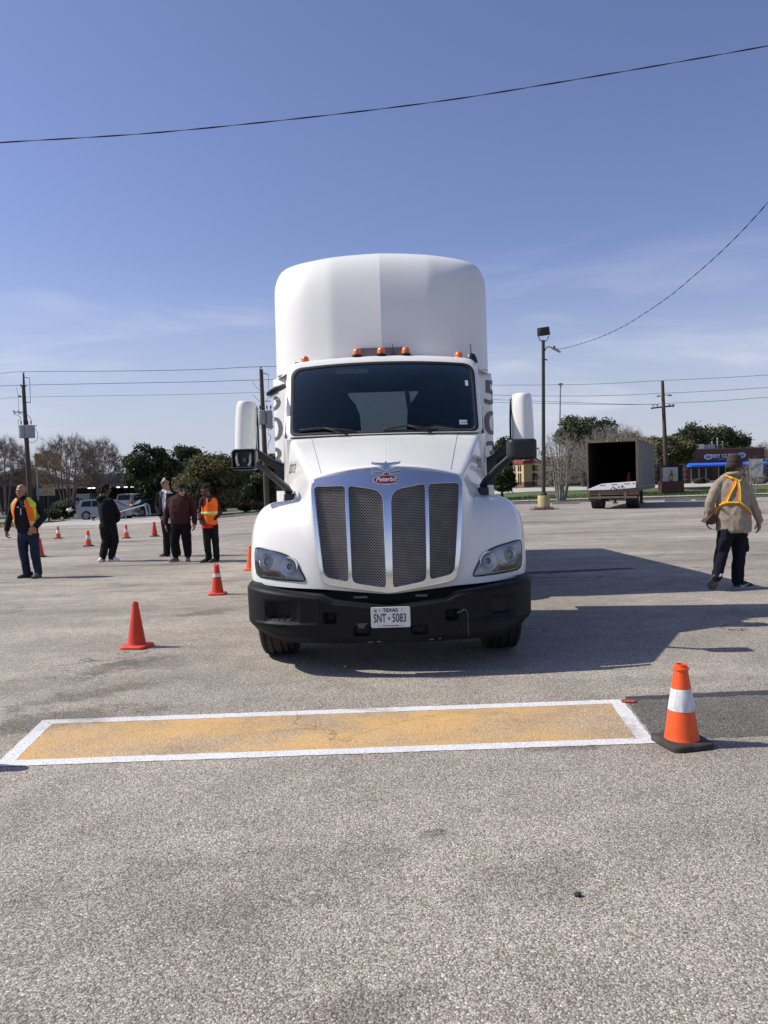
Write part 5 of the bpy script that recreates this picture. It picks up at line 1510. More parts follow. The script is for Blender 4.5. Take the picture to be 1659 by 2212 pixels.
for px, py in ((1191, 753), (1215, 753), (1260, 741), (1300, 727), (1350, 703), (1400, 672), (1450, 637), (1500, 595), (1550, 551), (1600, 502), (1659, 437), (1720, 362)):
    wl_.append((px, py, lerp(40, 15, ((px - 1191) / (1720 - 1191)) ** .62)))
wire('overhead_cable', wl_, 'twisted cable dropping from the right edge to the lamp post', .0062, 1.2)
for y0, y1, y2, nm in ((806.5, 805, 795, 'top'), (834, 832, 821, 'middle'), (862, 858, 848, 'lowest')):
    wire('overhead_cable', [(-60, y0 + 4, dA + 2), (0, y0, dA + 1), (51 if nm == 'top' else 48, y1 - (2 if nm == 'top' else 0), dA), (250, (y1 + y2) / 2 + 1.5, lerp(dA, dB, .4)), (420, y1 * .28 + y2 * .72 + .8, lerp(dA, dB, .72)), (563 if nm == 'top' else 547, y2 - (3 if nm == 'top' else 0), dB), (700, y2 - 4, 47)], nm + ' line strung between the two utility poles on the left', .017 if nm != 'lowest' else .011)
for pts, nm in (([(1030, 832, 66), (1180, 831.5, 64.5), (1300, 829, 63.3), (1431, 822, 62), (1540, 817, 60), (1659, 810, 58), (1760, 803, 56)], 'topmost line through the pole right of the open trailer'),
                ([(1030, 852.5, 66), (1200, 855.5, 64.5), (1330, 854, 63.3), (1419, 850, 62), (1446, 849, 62), (1550, 844, 60), (1659, 837, 58), (1760, 831, 56)], 'middle line through the pole right of the open trailer'),
                ([(1030, 868, 66), (1200, 872, 64.5), (1330, 874, 63.3), (1413, 873, 62), (1447, 871, 62), (1550, 866, 60), (1659, 858, 58), (1760, 850, 56)], 'lowest line through the pole right of the open trailer'),
                ([(1030, 862, 66), (1200, 868, 64.5), (1330, 872.5, 63.3), (1420, 873.5, 62)], 'thin line just above the lowest one, right of the truck')):
    wire('overhead_cable', pts, nm, .015)
# far pole over the trees on the left
pf = W(322, 1040, 120)
eF = empty('utility_pole', (pf.x, 120, G(pf.x, 120)), 0, 'far utility pole standing up behind the oaks on the left', 'utility pole', 'wooden utility poles')
hF = W(314, 985, 120).z - G(pf.x, 120)
b = MB(); b.tube([(0, 0, 0), (-.6, 0, hF)], [.2, .15], 8); b.build('shaft', M['wood_pole'], eF, 60)
b = MB(); b.tube([(-1.6, 0, hF - .6), (.5, 0, hF - .5)], .08, 6); b.build('cross_arm', M['wood_pole'], eF)
wire('overhead_cable', [(235, 1008, 118), (316, 1002, 120), (420, 998, 122)], 'far thin line at the far pole behind the oaks', .03)
wire('overhead_cable', [(235, 1002, 118), (316, 996, 120), (420, 992, 122)], 'far upper line at the far pole behind the oaks', .03)

# ---------------------------------------------------------------- lamp posts
lb = GR(1175, 1100)
lp = empty('lamp_post', (lb.x, lb.y, 0), 0, 'dark lamp post on a yellowed concrete foot with a round head', 'lamp post')
dL = lb.y
rl = lambda px, py: W(px, py, dL) - Vector((lb.x, lb.y, 0))
b = MB(); b.lathe([(.31, -.1), (.31, .70), (.30, .72)], 28, None); b.build('concrete_foot', mat('foot_yellow', (.46, .38, .20), .85, var=.25, scale=2.5, dirt=.75), lp, 40)
b = MB(); b.lathe([(.19, .72), (.19, .80), (.15, .86), (.10, .88)], 20); b.build('base_cover', M['wire'], lp, 40)
top = rl(1173.5, 735)
M['post_brown'] = mat('post_brown', (.045, .034, .030), .6, var=.2, scale=2, stretch=(1, 1, .2))
b = MB(); b.tube([(0, 0, .85), top], [.10, .085], 14); b.build('shaft', M['post_brown'], lp, 60)
b = MB(); hc = rl(1174, 717)
Mh = Matrix.Translation(hc) @ Matrix.Rotation(R(-6), 4, 'Y') @ Matrix.Rotation(R(10), 4, 'X')
b.lathe([(.001, .24), (.28, .24), (.31, .22), (.33, -.17), (.315, -.19), (.30, -.16)], 28, Mh, caps=False); hd = b.build('lamp_head', M['wire'], lp, 40)
b = MB(); b.lathe([(.305, -.165), (.001, -.175)], 28, Mh, caps=False); b.build('diffuser', mat('lamp_glass', (.45, .44, .38), .4), hd)
b = MB(); b.tube([rl(1163, 726), rl(1165, 732), rl(1169, 737), rl(1174, 738), rl(1180, 736), rl(1184, 731), rl(1185, 726)], .022, 6); b.build('yoke', M['wire'], lp, 180)
b = MB(); b.tube([rl(1177, 757), rl(1181, 750), rl(1187, 749), rl(1193, 752), rl(1199, 753)], .035, 8); b.build('arm', M['galv'], lp, 60)
b = MB(); b.rings([[rl(1191, 750) + Vector((0, s, 0)) for s in (-.09, .09)] + [rl(1193, 753.5) + Vector((0, s, 0)) for s in (.09, -.09)], [rl(1201, 753.5) + Vector((0, s, 0)) for s in (-.14, .14)] + [rl(1201, 757) + Vector((0, s, 0)) for s in (.14, -.14)], [rl(1211, 760) + Vector((0, s, 0)) for s in (-.10, .10)] + [rl(1210, 762) + Vector((0, s, 0)) for s in (.10, -.10)]]); hd2 = b.build('flood_head', M['galv'], lp, 60)
b = MB(); b.lathe([(.05, 0), (.05, .10), (.03, .12)], 10, Matrix.Translation(rl(1197.5, 752))); b.build('photocell', M['wire'], hd2)
b = MB(); b.tube([rl(1177, 776), rl(1183, 778)], .03, 6); b.build('bracket', M['wire'], lp)
d2 = 88
p2 = W(1207, 1055, d2)
l2 = empty('lamp_post', (p2.x, d2, G(p2.x, d2)), 0, 'thin grey light mast far behind the pale bare tree', 'lamp post')
r2 = lambda px, py: W(px, py, d2) - Vector((p2.x, d2, G(p2.x, d2)))
b = MB(); b.tube([(0, 0, 0), r2(1210.5, 834)], [.13, .08], 10); b.build('shaft', M['galv'], l2, 60)
b = MB(); b.box(r2(1210.5, 830), (.5, .3, .16)); b.box(r2(1211, 832), (.18, .2, .5)); b.build('lamp_head', M['galv'], l2)

# ---------------------------------------------------------------- open box trailer
M['rust_frame'] = mat('rust_frame', (.145, .115, .088), .8, var=.35, scale=4, dirt=.4)
M['trailer_side'] = mat('trailer_side', (.27, .26, .245), .65, .15, var=.15, scale=.9, dirt=.35)
tail_r = mat('tail_red_dull', (.22, .03, .025), .35)
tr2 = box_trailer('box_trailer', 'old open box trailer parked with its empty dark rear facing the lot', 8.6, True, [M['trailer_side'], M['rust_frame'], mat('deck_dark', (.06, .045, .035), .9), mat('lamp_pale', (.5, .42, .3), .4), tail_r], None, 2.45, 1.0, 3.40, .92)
cL, cR = W(1283, 1098, 39.6), W(1391, 1096, 38.8)
rc = GR(1329, 1098); rc = Vector((rc.x, rc.y, 0))
aT = R(-24.5)
tr2.location = rc - Vector((-math.sin(aT), math.cos(aT), 0)) * .85; tr2.rotation_euler = (0, 0, aT); tr2.location.z = -.02
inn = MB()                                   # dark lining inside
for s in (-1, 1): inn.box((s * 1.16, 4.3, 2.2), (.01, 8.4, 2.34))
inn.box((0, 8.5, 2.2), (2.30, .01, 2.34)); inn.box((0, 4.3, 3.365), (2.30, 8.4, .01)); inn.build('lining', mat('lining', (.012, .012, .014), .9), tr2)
b = MB()                                     # white folded dock ramp standing on the sill
b.prism([(-1.17, 1.02), (-.50, 1.28), (1.13, 1.36), (1.13, 1.05), (.2, .98), (-1.17, .97)], .06, Matrix.Translation((0, -.08, 0)) @ FRONT)
rp = b.build('dock_ramp', mat('ramp_white', (.80, .80, .79), .6, var=.04), tr2, bevel=.01)
for x in (-.45, .12, .70, 1.02):
    g = MB(); g.box((x, -.143, 1.225 + .04 * x), (.26 if x < 1 else .12, .012, .028)); g.build('ramp_slot', tail_r, rp)
g = MB()
for i in range(5): g.box((-.05 + .09 * i, -.16, 1.00 + .10 * ((i * 5) % 3) / 2), (.05, .03, .06))
g.tube([(.42, -.16, 1.13), (.48, -.16, 1.17), (.54, -.16, 1.13), (.5, -.16, 1.08), (.42, -.16, 1.13)], .015, 6); g.build('latch', M['dark'], rp)
for x, y, nm in ((.50, 2.4, 'tall faded cone standing inside the open trailer'), (1.0, 2.0, 'faded cone by the right wall inside the open trailer')):
    q = Matrix.Translation(tr2.location) @ Matrix.Rotation(aT, 4, 'Z') @ Vector((x, y, 1.022))
    cone('traffic_cone', q, nm, .80 if x < .8 else .70, 'none', True, True)

# ---------------------------------------------------------------- buildings
def brick_mat(name, c1, c2, mort, sc=4.0):
    m, n, l, b = new_mat(name)
    t = n.new('ShaderNodeTexCoord'); sx = n.new('ShaderNodeSeparateXYZ'); l.new(t.outputs['Object'], sx.inputs[0])
    ad = math_(n, l, 'ADD', sx.outputs['X'], sx.outputs['Y']); cb = n.new('ShaderNodeCombineXYZ'); l.new(ad, cb.inputs[0]); l.new(sx.outputs['Z'], cb.inputs[1])
    br = n.new('ShaderNodeTexBrick'); br.inputs['Color1'].default_value = (*c1, 1); br.inputs['Color2'].default_value = (*c2, 1); br.inputs['Mortar'].default_value = (*mort, 1)
    br.inputs['Scale'].default_value = sc; br.inputs['Mortar Size'].default_value = .02
    l.new(cb.outputs[0], br.inputs['Vector']); l.new(br.outputs['Color'], b.inputs['Base Color']); b.inputs['Roughness'].default_value = .9
    return m
M['brick_red'] = brick_mat('brick_red', (.27, .105, .062), (.22, .085, .05), (.25, .19, .15))
M['brick_dark'] = brick_mat('brick_dark', (.115, .050, .034), (.09, .040, .028), (.12, .07, .05))
M['band_pale'] = mat('band_pale', (.45, .33, .25), .85)
M['awning_blue'] = mat('awning_blue', (.020, .15, .72), .65, var=.1, scale=1)
M['glass_dark'] = mat('glass_dark', (.012, .013, .016), .25, var=.3, spec=.25)
M['frame_pale'] = mat('frame_pale', (.40, .39, .36), .6)
M['sign_white'] = mat('sign_white', (.70, .73, .76), .5)
D = 84
def fx_(px, d=D): return W(px, 1000, d).x
gz = .70
cl = empty('shop_building', (fx_(1482), D, gz), 0, 'dark brick dry cleaning shop with bright blue awning', 'shop')
ox = fx_(1482)
X1 = fx_(1652) - ox
def zpy(px, py, d=D): return W(px, py, d).z - gz
zt_ = zpy(1482, 973)
b = MB(); b.box((X1 / 2, 5, zt_ / 2 - .15), (X1, 10, zt_ + .3)); b.build('wall', M['brick_dark'], cl)
b = MB(); b.box((X1 / 2, 5, zt_ + .06), (X1 + .2, 10.2, .12)); b.build('parapet_cap', mat('cap_brown', (.16, .09, .07), .7), cl)
# left wing of red brick with pale courses
wx = fx_(1400) - ox
wz = zpy(1478, 975)
b = MB(); b.box((wx / 2 - .01, 5.6, wz * .46), (-wx, 8.8, wz * .92)); b.build('side_wing', M['brick_red'], cl)
for k in range(5):
    b = MB(); b.box((wx / 2 - .01, 1.19, .35 + k * wz * .92 / 5.2), (-wx + .02, .03, .10)); b.build('brick_course', M['band_pale'], cl)
b = MB(); b.box((-.28, 1.0, wz / 2), (.75, 2.0, wz + .05)); b.build('brick_pier', M['brick_red'], cl)
for k in range(6):
    b = MB(); b.box((-.28, -.012, .4 + k * wz / 6.2), (.77, .03, .08)); b.build('brick_course', M['band_pale'], cl)
for px in (1417, 1430):
    b = MB(); b.box((fx_(px) - ox, 1.16, wz * .45), (.18, .08, wz * .9)); b.build('downpipe', M['post_brown'], cl)
def awning(x0, x1, zt0, zb, y, out, parent, name='awning'):
    b = MB()
    b.rings([[(x0, y, zt0), (x0, y - out, zb + .18), (x0, y - out, zb), (x0, y, zb)], [(x1, y, zt0), (x1, y - out, zb + .18), (x1, y - out, zb), (x1, y, zb)]])
    return b.build(name, M['awning_blue'], parent)
awning(-.0, X1 - .2, zpy(1500, 1000), zpy(1500, 1008.5), -.02, 1.3, cl)
awning(fx_(1436) - ox, fx_(1474) - ox, zpy(1455, 980), zpy(1455, 990), 1.14, 1.0, cl)
b = MB(); b.box((fx_(1455) - ox, .9, zpy(1455, 1005)), (1.7, .6, 1.9)); b.build('porch', M['dark'], cl)
# shop windows and door
zf0, zf1 = .15, zpy(1520, 1012)
for (a_, c_) in ((1492, 1507), (1509, 1522), (1524, 1538), (1590, 1610), (1612, 1632)):
    b = MB(); b.box(((fx_(a_) + fx_(c_)) / 2 - ox, -.02, (zf0 + zf1) / 2), (fx_(c_) - fx_(a_), .06, zf1 - zf0)); w_ = b.build('window', M['glass_dark'], cl)
    b = MB(); b.box((fx_(a_) - ox, -.06, (zf0 + zf1) / 2), (.10, .06, zf1 - zf0)); b.build('mullion', M['frame_pale'], w_)
b = MB(); b.box((fx_(1566) - ox, -.04, .95), (1.5, .06, 1.9)); dr = b.build('door', M['glass_dark'], cl)
b = MB(); [b.box((fx_(1566) - ox + q, -.08, .97), (.09, .06, 1.94)) for q in (-.75, 0, .75)]; b.box((fx_(1566) - ox, -.085, 1.93), (1.6, .06, .09)); b.build('frame', M['frame_pale'], dr)
for x, py in ((1499, 1025), (1531, 1026)):
    b = MB(); b.box((fx_(x) - ox, .16, zpy(x, py)), (.5, .1, 1.1)); b.build('hanging_clothes', mat('cloth_grey', (.3, .3, .3), .9), cl)
# fascia sign
zs_ = zpy(1555, 985.5)
Ms = lambda x, z: Matrix.Translation((x, -.012, z)) @ FRONT
text('sign_lettering', 'DRY CLEAN', .56, Ms(fx_(1564) - ox, zpy(1564, 985)), M['sign_white'], cl, .06, sx=1.0, offset=.008)
text('sign_lettering', 'SUPER CENTER', .23, Ms(fx_(1566) - ox, zpy(1566, 992)), mat('sign_violet', (.30, .28, .42), .5), cl, .03, offset=.003)
text('sign_letter', 'C', .23, Ms(fx_(1545) - ox, zpy(1545, 992.6)), mat('sign_violet', (.30, .28, .42), .5), cl, .03, offset=.003)
for x, py in ((1529, 987), (1601, 983.5)):
    c = Vector((fx_(x) - ox, -.03, zpy(x, py)))
    b = MB(); b.prism([(.44 * math.cos(a), .30 * math.sin(a)) for a in [2 * math.pi * k / 28 for k in range(28)]], .12, Matrix.Translation(c) @ FRONT); lg = b.build('sign_emblem', M['sign_white'], cl)
    b = MB(); b.prism([(.35 * math.cos(a), .23 * math.sin(a)) for a in [2 * math.pi * k / 28 for k in range(28)]], .02, Matrix.Translation(c + Vector((0, -.12, 0))) @ FRONT); b.build('emblem_field', M['trans_grey'], lg)
    b = MB(); b.prism([(-.25, -.12), (0, .08), (.25, -.12), (.19, -.12), (0, .02), (-.19, -.12)], .02, Matrix.Translation(c + Vector((0, -.145, 0))) @ FRONT); b.build('hanger_emblem', M['dark'], lg)
# rooftop plant
b = MB(); b.box((fx_(1538) - ox, 3, zpy(1538, 966)), (2.6, 1.6, .75)); rf = b.build('rooftop_unit', M['galv'], cl)
b = MB(); b.box((fx_(1526) - ox, 2.1, zpy(1526, 965)), (1.1, .4, .75)); b.build('rooftop_unit', M['sign_white'], cl)
b = MB(); b.box((fx_(1505) - ox, 3, zpy(1505, 970)), (.7, .7, .4)); b.build('rooftop_vent', M['galv'], cl)
for x in (1560, 1572, 1583):
    b = MB(); b.cyl((fx_(x) - ox, 2.5, zt_), (fx_(x) - ox, 2.5, zt_ + .9 if x != 1572 else zt_ + 1.3), .07, .07, 8); b.ell((fx_(x) - ox, 2.5, zt_ + (.9 if x != 1572 else 1.3)), (.11, .11, .10), 8, 6); b.build('rooftop_pipe', M['galv'], cl)
b = MB(); b.box((fx_(1525) - ox, -2.2, .05), (4.4, 1.6, .3)); b.build('planter_kerb', M['kerb'], cl)
# banner and dark car at the right edge
dS = 72; p = W(1634, 1030, dS)
sg = empty('banner_sign', (p.x, dS, G(p.x, dS)), 0, 'bright white and blue banner on posts at the right edge', 'sign')
b = MB(); b.box((0, 0, 1.35), (1.15, .06, 1.75)); b.build('panel', M['plate_white'], sg)
b = MB(); b.prism([(-.5, -.35), (-.1, .1), (.2, -.1), (.5, .25), (.5, .5), (-.5, .1)], .01, Matrix.Translation((0, -.035, 1.4)) @ FRONT); b.build('print', mat('print_blue', (.10, .25, .55), .5), sg)
for s in (-1, 1):
    b = MB(); b.cyl((s * .6, 0, 0), (s * .6, 0, 2.3), .04, .04, 8); b.build('post', M['galv'], sg)
# pylon sign with bottle picture
dP = 60; p = W(1452, 1050, dP); gP = G(p.x, dP)
ps_ = empty('pylon_sign', (p.x, dP, gP), 0, 'low dark sign block with a pale bottle poster beside the oak trunk', 'sign')
hP = W(1452, 1005, dP).z - gP
b = MB(); b.box((.1, .35, hP * .5), (1.55, .5, hP)); b.build('block', M['dark'], ps_)
b = MB(); b.box((0, .25, .45), (1.75, .8, .9)); b.build('plinth', M['brick_dark'], ps_)
b = MB(); b.box((-.1, .06, hP * .62), (1.15, .05, hP * .62)); b.build('poster_panel', mat('poster_pale', (.42, .45, .42), .5, var=.3, scale=1.2), ps_)
b = MB(); b.prism([(-.14, -.5), (.14, -.5), (.16, .1), (.06, .25), (.06, .42), (-.06, .42), (-.06, .25), (-.16, .1)], .012, Matrix.Translation((-.05, .03, hP * .62)) @ Matrix.Rotation(R(8), 4, 'Y') @ FRONT); bt = b.build('bottle_print', mat('bottle_brown', (.20, .085, .025), .4), ps_)
b = MB(); b.prism([(-.11, -.3), (.11, -.3), (.11, -.05), (-.11, -.05)], .004, Matrix.Translation((-.05, .014, hP * .62)) @ Matrix.Rotation(R(8), 4, 'Y') @ FRONT); b.build('label_print', mat('label_yellow', (.5, .36, .10), .5), bt)
b = MB(); b.cyl((-.72, .0, -.1), (-.74, 0, .9), .05, .05, 8); b.build('white_stake', M['plate_white'], ps_)

# yellow two storey building
dY = 96; M['stucco_yellow'] = mat('stucco_yellow', (.56, .42, .21), .85, var=.06); M['stucco_brown'] = mat('stucco_brown', (.20, .115, .065), .85, var=.08)
c0 = W(1132, 1050, dY); gY = .55
yb_ = empty('yellow_building', (c0.x, dY, gY), R(17), 'two storey yellow building with brown base and red roof edge', 'building')
hY = W(1132, 1001, dY).z - gY; hB = W(1132, 1041, dY).z - gY
Lr, Lt = 9.0, 5.2
b = MB(); b.box((Lr / 2, Lt / 2, (hY + hB) / 2), (Lr, Lt, hY - hB)); b.build('upper_wall', M['stucco_yellow'], yb_)
b = MB(); b.box((Lr / 2, Lt / 2, hB / 2), (Lr + .04, Lt + .04, hB)); b.build('base_wall', M['stucco_brown'], yb_)
b = MB(); b.box((Lr / 2, Lt / 2, hY + .18), (Lr + .3, Lt + .3, .40)); b.build('roof', mat('roof_red', (.30, .035, .03), .7), yb_)
for k in range(4):
    for z0, z1 in ((.45, 1.85), (hY - .95, hY - .25)):
        b = MB(); b.box((1.6 + k * 1.35, -.01, (z0 + z1) / 2), (.80, .08, z1 - z0)); w_ = b.build('window', M['glass_dark'], yb_)
        b = MB(); b.box((1.6 + k * 1.35, -.055, (z0 + z1) / 2), (.06, .03, z1 - z0)); b.build('mullion', M['stucco_brown'], w_)
for k in range(4):
    for z0, z1 in ((.4, 1.85), (hY - .95, hY - .22)):
        b = MB(); b.box((-.01, .8 + k * .55 + (.5 if k > 1 else 0), (z0 + z1) / 2), (.08, .30, z1 - z0)); b.build('window', M['glass_dark'], yb_)
b = MB(); b.box((6.4, -.07, 1.75), (.5, .04, .5)); b.build('door_notice', M['plate_white'], yb_)
# storage units with red doors
def units(px0, px1, d, top_py, n_, label, wallm, zg=None):
    a, c = W(px0, 1040, d), W(px1, 1040, d); g0 = G((a.x + c.x) / 2, d) if zg is None else zg
    e = empty('storage_units', (a.x, d, g0), 0, label, 'storage building', 'storage buildings with red doors')
    h = W((px0 + px1) / 2, top_py, d).z - g0; w = c.x - a.x
    b = MB(); b.box((w / 2, 3, h / 2), (w, 6, h)); b.build('wall', wallm, e)
    b = MB(); b.box((w / 2, 2.9, h + .08), (w + .4, 6.6, .16)); b.build('roof', M['post_brown'], e)
    dw = w / n_
    for k in range(n_):
        b = MB(); b.box((dw * (k + .5), -.02, h * .40), (dw * .66, .05, h * .80)); dd = b.build('door', mat('door_red', (.17, .022, .022), .6) if 'door_red' not in M else M['door_red'], e)
        b = MB(); b.box((dw * (k + .5), -.05, h * .40), (dw * .64, .02, .03)); b.build('door_rib', M['post_brown'], dd)
M['door_red'] = mat('door_red', (.17, .022, .022), .6)
M['wall_tan'] = mat('wall_tan', (.20, .155, .11), .9, var=.12)
units(320, 402, 92, 1051, 5, 'long low storage building behind the dark car and the parked trucks', M['wall_tan'])
units(470, 640, 78, 1046, 7, 'tan storage building with red doors behind the left mirror arm', mat('wall_sand', (.30, .225, .125), .9, var=.12))
units(1040, 1108, 100, 1042, 4, 'low storage building with red doors left of the yellow building', M['wall_tan'], .7)

# ---- drive-in restaurant with curved roof, towers and canopy
dR = 84; a = W(-30, 1080, dR); gR = G(a.x, dR)
rs_ = empty('restaurant', (0, dR, gR), 0, 'dark glass drive in restaurant under a curved white roof with two yellow towers', 'restaurant')
def RX(px, d=dR): return W(px, 1050, d).x
def RZ(px, py, d=dR): return W(px, py, d).z - gR
crv = [(-60, 1042), (-20, 1034), (20, 1020), (50, 1013), (76, 1011), (100, 1016), (125, 1025), (150, 1035), (168, 1037), (192, 1036)]
top = [(RX(x), RZ(x, y)) for x, y in crv]
b = MB(); b.rings([[(x, -1.2, z) for x, z in top], [(x, -1.2, z - .28) for x, z in top]], False, False, closed=False)
b.rings([[(x, -1.2, z) for x, z in top], [(x, 9, z + .5) for x, z in top]], False, False, closed=False); b.rings([[(x, -1.2, z - .28) for x, z in top], [(x, 9, z + .2) for x, z in top]], False, False, closed=False)
b.build('roof', mat('roof_white', (.62, .60, .54), .6, var=.08), rs_, 40)
b = MB(); lo = [(x, z - .30) for x, z in top]; b.prism([(lo[0][0], 0)] + lo + [(lo[-1][0], 0)], 8, Matrix.Translation((0, 8, 0)) @ FRONT); b.build('glass_front', M['glass_dark'], rs_)
for x in (-20, 20, 55, 95, 130, 165):
    b = MB(); z = np.interp(RX(x), [t[0] for t in top], [t[1] for t in top]) - .3; b.box((RX(x), -.06, z / 2), (.14, .1, z)); b.build('mullion', M['post_brown'], rs_)
b = MB(); b.prism([(.8 * math.cos(t), .8 * math.sin(t)) for t in np.linspace(0, 6.283, 25)[:-1]], .08, Matrix.Translation((RX(58), -.02, RZ(58, 1035))) @ FRONT); b.build('round_sign', M['post_brown'], rs_)
M['tower_yellow'] = mat('tower_yellow', (.42, .29, .02), .7, var=.08)
for x0, x1 in ((77.5, 96), (107, 123)):
    b = MB(); w = RX(x1, dR + 2) - RX(x0, dR + 2); b.box(((RX(x0, dR + 2) + RX(x1, dR + 2)) / 2, 2.6, RZ(90, 1003, dR + 2)), (w, 1.2, 2.4)); b.build('tower', M['tower_yellow'], rs_)
for k in range(6):
    b = MB(); b.box((RX(101.5, dR + 2.4), 2.5, RZ(101, 1011 - k * 5, dR + 2.4)), (.56, .3, .08)); b.build('tower_rung', M['frame_pale'], rs_)
b = MB(); ar = [(RX(86 + 32 * t, dR + 2.2), RZ(100, 983 - 10 * math.sin(math.pi * t), dR + 2.2)) for t in np.linspace(0, 1, 13)]
b.rings([[(x, 2.2, z) for x, z in ar] + [(x, 2.2, z - .5) for x, z in reversed(ar)], [(x, 3.0, z) for x, z in ar] + [(x, 3.0, z - .5) for x, z in reversed(ar)]]); b.build('tower_arch', M['trans_grey'], rs_, 40)
b = MB(); b.box((RX(232, dR + 4), 6, RZ(232, 1040, dR + 4)), (RX(262) - RX(200), 4, 1.8)); b.build('rear_block', M['trans_grey'], rs_)
# canopy
dN = 76; gN = G(W(200, 1060, dN).x, dN)
cn = empty('canopy', (0, dN, gN), 0, 'long flat drive in canopy with lit lamps under it', 'canopy')
x0, x1, x2 = W(112, 1050, dN).x, W(198, 1050, dN).x, W(318, 1050, dN).x
z0 = W(150, 1050.5, dN).z - gN
b = MB(); b.box(((x0 + x1) / 2, 0, z0), (x1 - x0, 4, .42)); b.build('fascia', mat('canopy_cream', (.55, .48, .36), .6), cn)
z1 = W(260, 1047, dN).z - gN
b = MB(); b.box(((x1 + x2) / 2, 1.5, z1), (x2 - x1, 5, .40)); b.build('fascia', M['trans_grey'], cn)
for x, z in ((x0 + .25, z0), (x1, z0 + .1)):
    b = MB(); b.box((x, -2.03, z), (.55, .10, .46)); b.build('end_cap', mat('cap_orange', (.60, .33, .06), .6), cn)
for px in (198, 207, 229, 239, 260, 276, 290, 302, 315):
    b = MB(); xx = W(px, 1056, dN).x; b.lathe([(.16, -.06), (.16, .02), (.05, .06)], 12, Matrix.Translation((xx, -.6, z1 - .24))); b.build('canopy_lamp', mat('lamp_lit', (.9, .9, .88), .4, emit=(1, .97, .9, 2.2)) if 'lamp_lit' not in M else M['lamp_lit'], cn)
for px in (214, 235, 262, 272, 291, 304):
    b = MB(); xx = W(px, 1060, dN).x; b.box((xx, 1.2, z1 / 2 - .1), (.20, .2, z1 - .2)); b.build('column', M['dark'], cn)
b = MB(); b.box(((x0 + x1) / 2 + 1.5, 3, z0 / 2 - .1), (x1 - x0 + 4, .3, z0 - .3)); b.build('screen_wall', M['dark'], cn)
# menu banner on a mast
dM = 59; p = W(100, 1090, dM); gM = G(p.x, dM)
mb = empty('menu_sign', (p.x, dM, gM), 0, 'wide poster of food on a thin mast beside the left utility pole', 'sign')
zc_ = W(98, 1062, dM).z - gM
b = MB(); b.box((0, 0, zc_), (1.40, .08, .62)); b.build('panel', mat('poster_teal', (.20, .26, .22), .5, var=.3, scale=2), mb)
b = MB(); b.ell((.15, -.045, zc_ - .08), (.42, .012, .11), 16, 8); b.ell((.28, -.05, zc_ + .06), (.34, .012, .10), 12, 6); b.ell((.0, -.05, zc_ + .12), (.2, .012, .06), 12, 6); b.build('food_print', mat('food', (.42, .20, .05), .5, var=.6, scale=6), mb)
b = MB(); b.cyl((-.62, .1, 0), (-.66, .1, W(78, 1015, dM).z - gM), .04, .03, 8); b.build('mast', M['galv'], mb)
b = MB(); b.box((.1, .15, (zc_ - .3) / 2), (.12, .1, zc_ - .3)); b.build('post', M['post_brown'], mb)
# utility cabinets at the left edge
for px, w, h, m_, lab, cat in ((7, .55, 1.5, 'wire', 'dark tall utility cabinet at the left edge of the lot', 'cabinet'), (20, .55, .55, 'galv', 'small grey meter box on a post at the left edge', 'meter box')):
    dK = 48.5; p = W(px, 1095, dK); e = empty('utility_cabinet', (p.x, dK + 1.9, G(p.x, dK)), 0, lab, cat)
    zo = .9 if h < 1 else h / 2
    b = MB(); b.box((0, 0, zo), (w, .4, h)); b.build('body', M[m_], e, bevel=.02)
    b = MB(); b.box((0, -.21, zo), (w * .8, .03, h * .8)); b.build('door', M[m_], e)
    b = MB(); b.box((0, 0, .25), (w * .9 if h > 1 else .12, .3, .6)); b.build('plinth', M['concrete'] if h > 1 else M['post_brown'], e)
# parking blocks along the far edge
def block(px, py, ln, m_, label):
    g_ = GR(px, py, G(W(px, 1100, 48).x, 48)); d = min(g_.y, 49.4); p = W(px, py, d)
    e = empty('parking_block', (p.x, d, G(p.x, d)), random.uniform(-.06, .06), label, 'parking block', 'concrete parking blocks')
    b = MB(); b.rings([[(-ln / 2, -.09, 0), (-ln / 2, .09, 0), (-ln / 2, .06, .13), (-ln / 2, -.06, .13)], [(ln / 2, -.09, 0), (ln / 2, .09, 0), (ln / 2, .06, .13), (ln / 2, -.06, .13)]]); b.build('block', m_, e)
yel = mat('block_yellow', (.50, .38, .12), .8, var=.3, dirt=.5)
block(3, 1133, 1.2, yel, 'weathered parking block at the left edge of the lot'); block(592, 1110, 1.6, yel, 'parking block beside the left truck fender'); block(536, 1112, 1.8, M['kerb'], 'pale parking block between the orange vested man and the truck')
block(1130, 1089, 1.5, M['kerb'], 'parking block left of the lamp post foot'); block(1222, 1089, 1.7, M['kerb'], 'pale parking block right of the lamp post foot'); block(1463, 1083, 1.6, M['kerb'], 'parking block right of the open trailer')
block(1530, 1081, 1.6, M['kerb'], 'parking block beside the left arm of the walking man')

